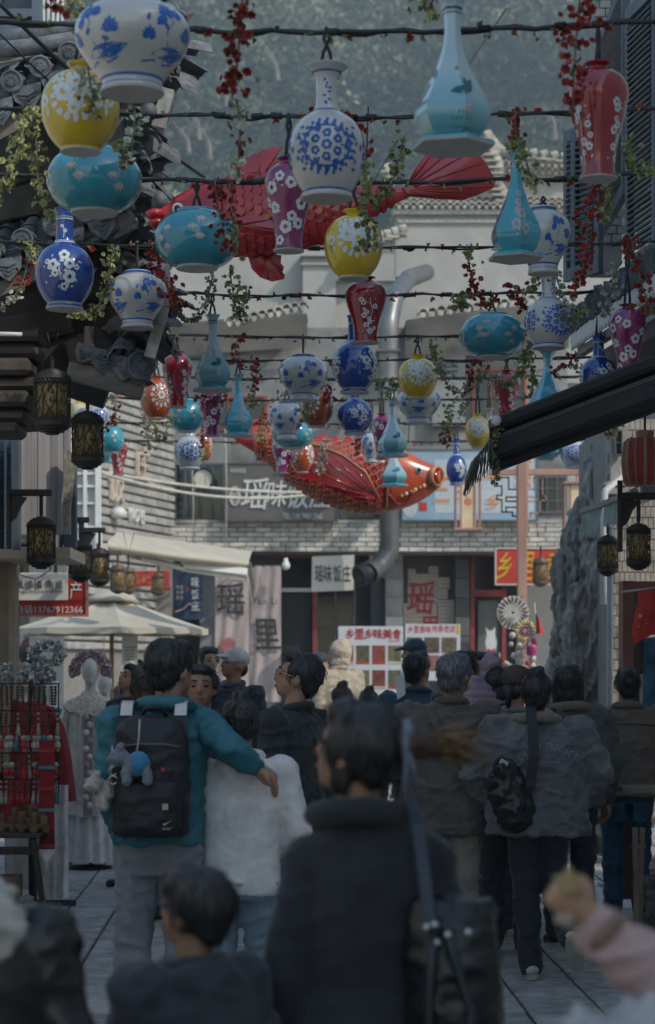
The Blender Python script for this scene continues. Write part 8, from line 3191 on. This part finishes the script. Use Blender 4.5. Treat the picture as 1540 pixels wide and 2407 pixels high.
rack = WT('trinket_rack', 'black wire rack hung full of bead strings and charms', 'rack')
dK_ = 13.2
MB().tube([S(72, 1600, dK_), (S(72, 0, dK_).x, dK_, .04)], .012, 8).build('pole', M_IRON, rack, smooth=True)
for v in (1607, 1670, 1707, 1770, 1830):
 MB().tube([S(-10, v, dK_), S(140, v, dK_)], .005, 6).build('rail', M_IRON, rack, smooth=True)
for u in (4, 138):
 MB().tube([S(u, 1605, dK_), S(u, 1890, dK_)], .005, 6).build('side_wire', M_IRON, rack, smooth=True)
z0 = .05
MB().box((S(90, 0, dK_).x, dK_, z0), (.5, .05, .04), None, .006).build('base_bar', M_IRON, rack)
for u in (40, 140):
 MB().lathe([(.028, -.012), (.03, 0), (.028, .012)], 12, (S(u, 0, dK_).x, dK_ - .03, .03), M=Matrix.Rotation(R(90), 3, 'Y')).build('caster', M_IRON, rack, smooth=True)


def bead_string(mats, n, r, tassel=None):
 t = thing('bead_string', None, 'beads')
 MB().tube([(0, 0, 0), (0, 0, -n * r * 1.7)], .0022, 4).build('thread', M_IRON, t)
 for i, m in enumerate(mats):
  mb = MB()
  for k in range(n):
   if k % len(mats) == i:
    mb.ell((0, 0, -r - k * r * 1.7), (r, r, r * .85), 8, 5)
  tag(mb.build('bead', m, t, smooth=True), kind='stuff')
 if tassel:
  mb = MB()
  zz = -n * r * 1.7
  mb.ell((0, 0, zz - r), (r * 1.2, r * 1.2, r), 8, 6)
  mb.lathe([(r * .8, zz - r * 1.2), (r * 1.25, zz - r * 3), (r * 1.5, zz - r * 7), (r * .9, zz - r * 7.2)], 10)
  mb.build('tassel', tassel, t, smooth=True)
 return t


def doll_charm(m1, m2):
 t = thing('doll_charm', None, 'charm')
 MB().tube([(0, 0, 0), (0, 0, -.05)], .002, 4).build('thread', M_IRON, t)
 MB().ell((0, 0, -.068), (.022, .021, .021), 12, 8).build('head', m1, t, smooth=True)
 MB().lathe([(.008, -.085), (.018, -.095), (.024, -.125), (.02, -.135)], 12).build('body', m2, t, smooth=True)
 for q in (-1, 1):
  MB().ell((q * .008, -.02, -.066), (.003, .003, .004), 6, 4).build('eye', M_EYEB, t)
  MB().tube([(q * .008, 0, -.13), (q * .01, 0, -.155)], .005, 5).build('leg', m1, t)
 return t


BD = [('brown bead string', bead_string([M_BEADB, M_BEADB], 7, .011)), ('red tasselled bead string', bead_string([M_BEADR, M_BEADB], 4, .012, M_BEADR)),
      ('bone bead string', bead_string([M_BEADW, M_BEADB], 5, .010, M_BEADW)), ('turquoise bead string', bead_string([M_BEADT, M_BEADW], 4, .011, M_BEADT)),
      ('white doll charm', doll_charm(M_BEADW, M_BEADW)), ('red doll charm', doll_charm(M_BEADW, M_BEADR)), ('blue doll charm', doll_charm(M_BEADT, M_BEADW))]
ROWN = {1609: 'first', 1672: 'second', 1709: 'third', 1772: 'fourth', 1832: 'lowest'}
used = set()
cnt = {}
ORD = 'none first second third fourth fifth sixth seventh eighth ninth tenth eleventh'.split()
rn = random.Random(3)
for v, kinds in ((1609, (0, 0, 2, 0)), (1672, (0, 2, 0, 1)), (1709, (6, 4, 4, 3, 5)), (1772, (0, 1, 5, 2)), (1832, (1, 3, 2, 1))):
 n = 11
 for i in range(n):
  k = kinds[rn.randrange(len(kinds))]
  nm, src = BD[k]
  o = src if k not in used else copy_tree(src)
  used.add(k)
  u = 2 + i * 13 + rn.uniform(-3, 3)
  o.location = S(u, v + 2, dK_ - .015 - .01 * (i % 2))
  o.rotation_euler = (0, rn.uniform(-.08, .08), rn.uniform(-1, 1))
  cnt[(v, k)] = cnt.get((v, k), 0) + 1
  o['label'] = ORD[cnt[(v, k)]] + ' ' + nm + ' from the left, ' + ROWN[v] + ' rail of the wire rack'
  o['group'] = 'trinkets hung on the wire rack'
t = WT('embroidered_hanging', 'red embroidered cloth with white pointed lace end hung low on the rack', 'cloth')
cloth(92, 1740, 128, 1996, 13.1, M_REDROBE, 'cloth', t, 1.0, .006, 6, 12)
for v in (1760, 1800, 1850, 1900, 1940, 1985):
 rpart('band', 91, v, 129, v + 8, 13.085, .004, M_BEADR if v % 100 else M_BEADT, t)
for k in range(3):
 rpart('motif', 96 + k * 11, 1962, 103 + k * 11, 1974, 13.08, .004, M_INK, t)
MB().poly([S(88, 1996, 13.09), S(132, 1996, 13.09), S(110, 2032, 13.09)], (0, .006, 0)).build('lace_point', M_LACE, t)
for k in range(9):
 u = 90 + k * 5
 vv = 1998 + 30 * (1 - abs(k - 4) / 4)
 MB().tube([S(u, vv, 13.088), S(u + rn.uniform(-1, 1), vv + 16, 13.086)], .003, 4).build('fringe', M_LACE, t)
t = WT('gauze_cloth', 'white gauze cloth hanging to the ground beside the trinket rack', 'cloth')
cloth(92, 1845, 160, 2112, 13.6, M_SHEER, 'cloth', t, 3.0, .03, 26, 12)
cloth(10, 1950, 90, 2090, 13.7, M_SHEER, 'cloth', t, 2.5, .03, 22, 8)

tb_ = WT('trestle_table', 'dark wooden trestle table with toys at the left edge', 'table')
dT_ = 12.9
a, b = S(-80, 1958, dT_), S(94, 1958, dT_)
MB().box(((a.x + b.x) / 2, dT_ + .18, a.z - .015), (b.x - a.x, .45, .03), None, .004).build('table_top', M_STALLW, tb_)
for (u0, u1, y) in ((78, 104, 0), (60, 62, .36), (-60, -80, 0)):
 p, q = S(u0, 1970, dT_), S(u1, 0, dT_)
 MB().beam((p.x, dT_ + y, p.z), (q.x, dT_ + y, .02), .05, .035, .004).build('leg', M_STALLW, tb_)
MB().beam((S(-70, 0, dT_).x, dT_ + .02, .42), (S(90, 0, dT_).x, dT_ + .02, .42), .03, .05).build('stretcher', M_STALLW, tb_)


def toy_cart(sc=1.0):
 t = thing('wooden_toy', None, 'toy')
 MB().box((0, 0, .03 * sc), (.10 * sc, .05 * sc, .025 * sc), None, .003).build('bed', M_TOYW, t)
 MB().box((.025 * sc, 0, .06 * sc), (.035 * sc, .045 * sc, .04 * sc), None, .003).build('cab', M_TOYW, t)
 MB().lathe([(.012 * sc, 0), (.014 * sc, .05 * sc), (.01 * sc, .06 * sc)], 10, (-.02 * sc, 0, .04 * sc)).build('funnel', M_TOYW, t)
 for x in (-.032, .032):
  for y in (-1, 1):
   MB().lathe([(.001, -.005), (.018 * sc, -.005), (.018 * sc, .005), (.001, .005)], 12, (x * sc, y * .03 * sc, .018 * sc), M=Matrix.Rotation(R(90), 3, 'X')).build('wheel', M_TOYW, t)
 return t


toy0 = toy_cart()
spots = [(6, 0, .3, 'at the far left of the table'), (30, .1, -.2, 'second from the left on the table'), (52, -.04, .6, 'in the middle of the table'), (72, .12, 0, 'behind at the right of the table'),
         (86, -.05, .4, 'nearest the right corner of the table'), (40, .25, 1, 'at the back of the table')]
for i, (u, dy, rz, w) in enumerate(spots):
 o = toy0 if i == 0 else copy_tree(toy0)
 p = S(u, 1958, dT_)
 o.location = (p.x, dT_ + .12 + dy, p.z)
 o.rotation_euler = (0, 0, rz)
 sc_ = (1.2, 1.5, 1.1, 1.7, 1.3, 1.8)[i]
 o.scale = (sc_, sc_, sc_)
 o['label'] = 'small brown wooden toy cart ' + w
 o['group'] = 'wooden toys on the trestle table'
bag = WT('clear_bag', 'crumpled clear plastic bag on the paving under the table', 'bag')
bag.location = (S(56, 0, 12.4).x, 12.4, 0)
g = MB().ell((0, 0, .09), (.095, .08, .085), 14, 10).ell((.02, 0, .16), (.03, .03, .04), 8, 6)
link('bag_film', blob_mesh('bag_film', g, .009, mat('plastic_film', (.30, .32, .34), .2, var=.2, trans=.35, scale=12), 1, .5, fold_disp(.016, 2, 3)), None, bag)
t = WT('stall_box', 'brown cardboard box of goods under the trestle table', 'box')
MB().box((S(-10, 0, 13).x, 13.1, .12), (.28, .25, .24), None, .004).build('box', mat('cardboard', (.22, .15, .09), .85, var=.12), t)

# ---------------------------------------------------------------- right hand odds and ends
blk = WT('granite_post', 'short rough granite post at the right edge', 'post')
p = S(1560, 1570, 11.9)
g = MB().box((0, 0, .18), (.28, .26, .36), None, .02)
link('stone', blob_mesh('stone', g, .012, mat('granite_rough', (.20, .19, .175), .85, var=.35, scale=22, bump=.8, bscale=50), 1, .4, fold_disp(.012, 3, 2.5)), None, blk).location = (p.x, 11.9, 0)
t = WT('white_bundle', 'white crumpled bag lying on the granite post', 'bag')
t.location = (p.x, 11.9, .36)
g = MB().ell((0, 0, .05), (.085, .08, .05), 12, 8).ell((-.03, 0, .09), (.04, .05, .03), 10, 6)
link('bag_film', blob_mesh('bag_film', g, .009, M_NOTE, 1, .5, fold_disp(.012, 7, 3)), None, t)
t = WT('wooden_trestle', 'narrow wooden trestle leg standing beside the man in jeans', 'trestle')
M_BAMB = mat('bare_timber', (.24, .18, .12), .7, var=.2, bump=.2)
for u0, u1, y in ((1492, 1498, 11.3), (1510, 1502, 11.5)):
 a, b = S(u0, 1945, y), S(u1, 1945, y)
 MB().beam((a.x, y, a.z), (b.x, y, .0), .022, .03).build('leg', M_BAMB, t)
MB().beam(S(1486, 1990, 11.35), S(1516, 1990, 11.4), .02).build('rung', M_BAMB, t)
MB().box((S(1515, 0, 11.6).x, 11.6, .9), (.3, .3, .03)).build('shelf', M_BAMB, t)

# the balloon and toy seller's bundle
tbu = WT('toy_pole', 'toy seller pole with a white pleated paper fan and colourful pinwheel', 'toy')
dB_ = 20.0
c = S(1206, 1440, dB_)
rr = px(38, dB_)
M_PAPER = mat('fan_paper', (.62, .60, .55), .7, var=.05)
mb = MB()
n = 44
ring = [[c + Vector((k * rr * math.cos(2 * math.pi * i / n), -.012 * (i % 2) * (k if k > .2 else 0), k * rr * 1.05 * math.sin(2 * math.pi * i / n))) for i in range(n + 1)] for k in (.08, .55, 1.0)]
mb.strip(ring)
mb.build('paper_fan', M_PAPER, tbu)
for i in range(20):
 a = 2 * math.pi * i / 20
 MB().beam(c + Vector((rr * .62 * math.cos(a), -.018, rr * .65 * math.sin(a))), c + Vector((rr * .92 * math.cos(a), -.018, rr * .97 * math.sin(a))), .006, .012).build('fan_slit', M_BEADB, tbu)
M_FUN = [mat('toy_white', (.60, .56, .5), .6, var=.05), mat('toy_yellow', (.6, .4, .06), .5), mat('toy_red', (.5, .05, .04), .5), mat('toy_blue', (.05, .10, .34), .5)]
c2 = S(1234, 1482, dB_ - .1)
for i in range(16):
 a = 2 * math.pi * i / 16
 MB().ell(c2 + Vector((px(18, dB_) * math.cos(a), 0, px(20, dB_) * math.sin(a))), (.022, .015, .03), 8, 6, Matrix.Rotation(-a + 1.57, 3, 'Y')).build('pinwheel_petal', M_FUN[i % 2], tbu, smooth=True)
for i in range(8):
 a = 2 * math.pi * i / 8
 MB().ell(c2 + Vector((px(8, dB_) * math.cos(a), -.02, px(9, dB_) * math.sin(a))), (.013, .01, .018), 8, 6, Matrix.Rotation(-a + 1.57, 3, 'Y')).build('pinwheel_petal', M_FUN[2 + i % 2], tbu, smooth=True)
MB().tube([S(1228, 1400, dB_ + .05), (S(1226, 0, dB_).x, dB_ + .05, .05)], .012, 8).build('pole', M_BAMB, tbu, smooth=True)
rn = random.Random(2)
for i in range(26):
 v = 1490 + i * 3.4
 q = S(1226 + rn.uniform(-26, 30), v, dB_ - rn.uniform(0, .12))
 MB().ell(q, (rn.uniform(.022, .04),) * 3, 8, 6).build('plush_ball', M_FUN[0] if i % 5 else M_FUN[i % 3], tbu, smooth=True)
t = WT('pink_basket', 'pink toy bucket hanging from the toy seller pole', 'bucket')
q = S(1250, 1540, dB_ - .2)
MB().lathe([(.048, 0), (.056, .07), (.062, .10), (.058, .10), (.05, .01)], 18, q, cap=False).build('tub', mat('pink_plastic', (.42, .07, .20), .4, var=.1), t, smooth=True)
for s in (-1, 1):
 MB().tube([q + Vector((-.05, s * .02, .10)), q + Vector((-.03, s * .01, .17)), q + Vector((0, 0, .12)), q + Vector((.03, s * .01, .17)), q + Vector((.05, s * .02, .10))], .007, 6).build('ribbon_handle', mat('pink_plastic', (.42, .07, .20)), t, smooth=True)
t = WT('small_flag', 'small red paper flag on a stick at the top of the toy pole', 'flag')
MB().tube([S(1257, 1416, dB_ - .15), S(1262, 1500, dB_ - .15)], .005, 6).build('stick', M_PAPER, t, smooth=True)
MB().strip([[S(1258, 1440, dB_ - .15), S(1266, 1452, dB_ - .19), S(1270, 1462, dB_ - .15)], [S(1260, 1490, dB_ - .15), S(1270, 1488, dB_ - .19), S(1281, 1496, dB_ - .15)]]).build('flag_cloth', mat('flag_red', (.52, .035, .02), .7, var=.12), t)
MB().tube([S(1186, 1556, dB_ - .1), S(1207, 1568, dB_ - .1)], .02, 8).build('whistle', M_PAPER, t)

# red national flags at the right edge
t = WT('red_flag', 'red flag with small yellow stars drooping from a bar at the right edge', 'flag')
M_FLAG = mat('flag_red', (.52, .035, .02))
dG = 12.3
MB().tube([S(1462, 1392, dG), S(1560, 1380, dG)], .010, 8).build('bar', M_GALV, t, smooth=True)
pts = [[(1498, 1388), (1516, 1386), (1536, 1384), (1556, 1384)], [(1500, 1412), (1520, 1418), (1538, 1414), (1556, 1412)], [(1492, 1446), (1514, 1440), (1532, 1446), (1556, 1440)], [(1484, 1490), (1500, 1480), (1530, 1470), (1556, 1472)], [(1493, 1516), (1512, 1502), (1532, 1492), (1556, 1490)]]
MB().strip([[S(u, v, dG - .03 + .04 * math.sin(i * 2.2 + j)) for i, (u, v) in enumerate(r)] for j, r in enumerate(pts)]).build('flag_cloth', M_FLAG, t, smooth=True)
M_STAR = mat('star_yellow', (.6, .42, .03), .5)
for (u, v, r) in ((1505, 1448, 7), (1518, 1458, 2.6), (1519, 1466, 2.6), (1512, 1472, 2.6), (1502, 1472, 2.6)):
 MB().poly([S(u + r * (1 if k % 2 == 0 else .42) * math.sin(math.pi * k / 5), v - r * (1 if k % 2 == 0 else .42) * math.cos(math.pi * k / 5), dG - .085) for k in range(10)], (0, .003, 0)).build('star', M_STAR, t)

# ---------------------------------------------------------------- air
hz = bpy.data.materials.new('haze_air')
hz.use_nodes = True
N = hz.node_tree.nodes
for n in list(N):
 if n.type == 'BSDF_PRINCIPLED':
  N.remove(n)
pv = N.new('ShaderNodeVolumePrincipled')
pv.inputs['Color'].default_value = (.70, .84, .92, 1)
pv.inputs['Density'].default_value = 0.0018
pv.inputs['Anisotropy'].default_value = 0.1
hz.node_tree.links.new(pv.outputs[0], N['Material Output'].inputs['Volume'])
hb2 = MB().box((0, 172, 79), (420, 420, 170))
hob = hb2.build('haze', hz)
tag(hob, kind='stuff')

# ---------------------------------------------------------------- set every world-built thing's Empty at its base
for e in [o for o in COL.objects if o.type == 'EMPTY' and o.parent is None and tuple(o.location) == (0, 0, 0) and o.rotation_euler.z == 0]:
 lo, hi = Vector((1e9, 1e9, 1e9)), Vector((-1e9, -1e9, -1e9))
 for c in e.children:
  if c.type == 'MESH':
   mw = c.matrix_basis
   for q in c.bound_box:
    p = mw @ Vector(q)
    lo = Vector((min(lo.x, p.x), min(lo.y, p.y), min(lo.z, p.z)))
    hi = Vector((max(hi.x, p.x), max(hi.y, p.y), max(hi.z, p.z)))
 if lo.x < 1e8:
  base_to(e, ((lo.x + hi.x) / 2, (lo.y + hi.y) / 2, lo.z))
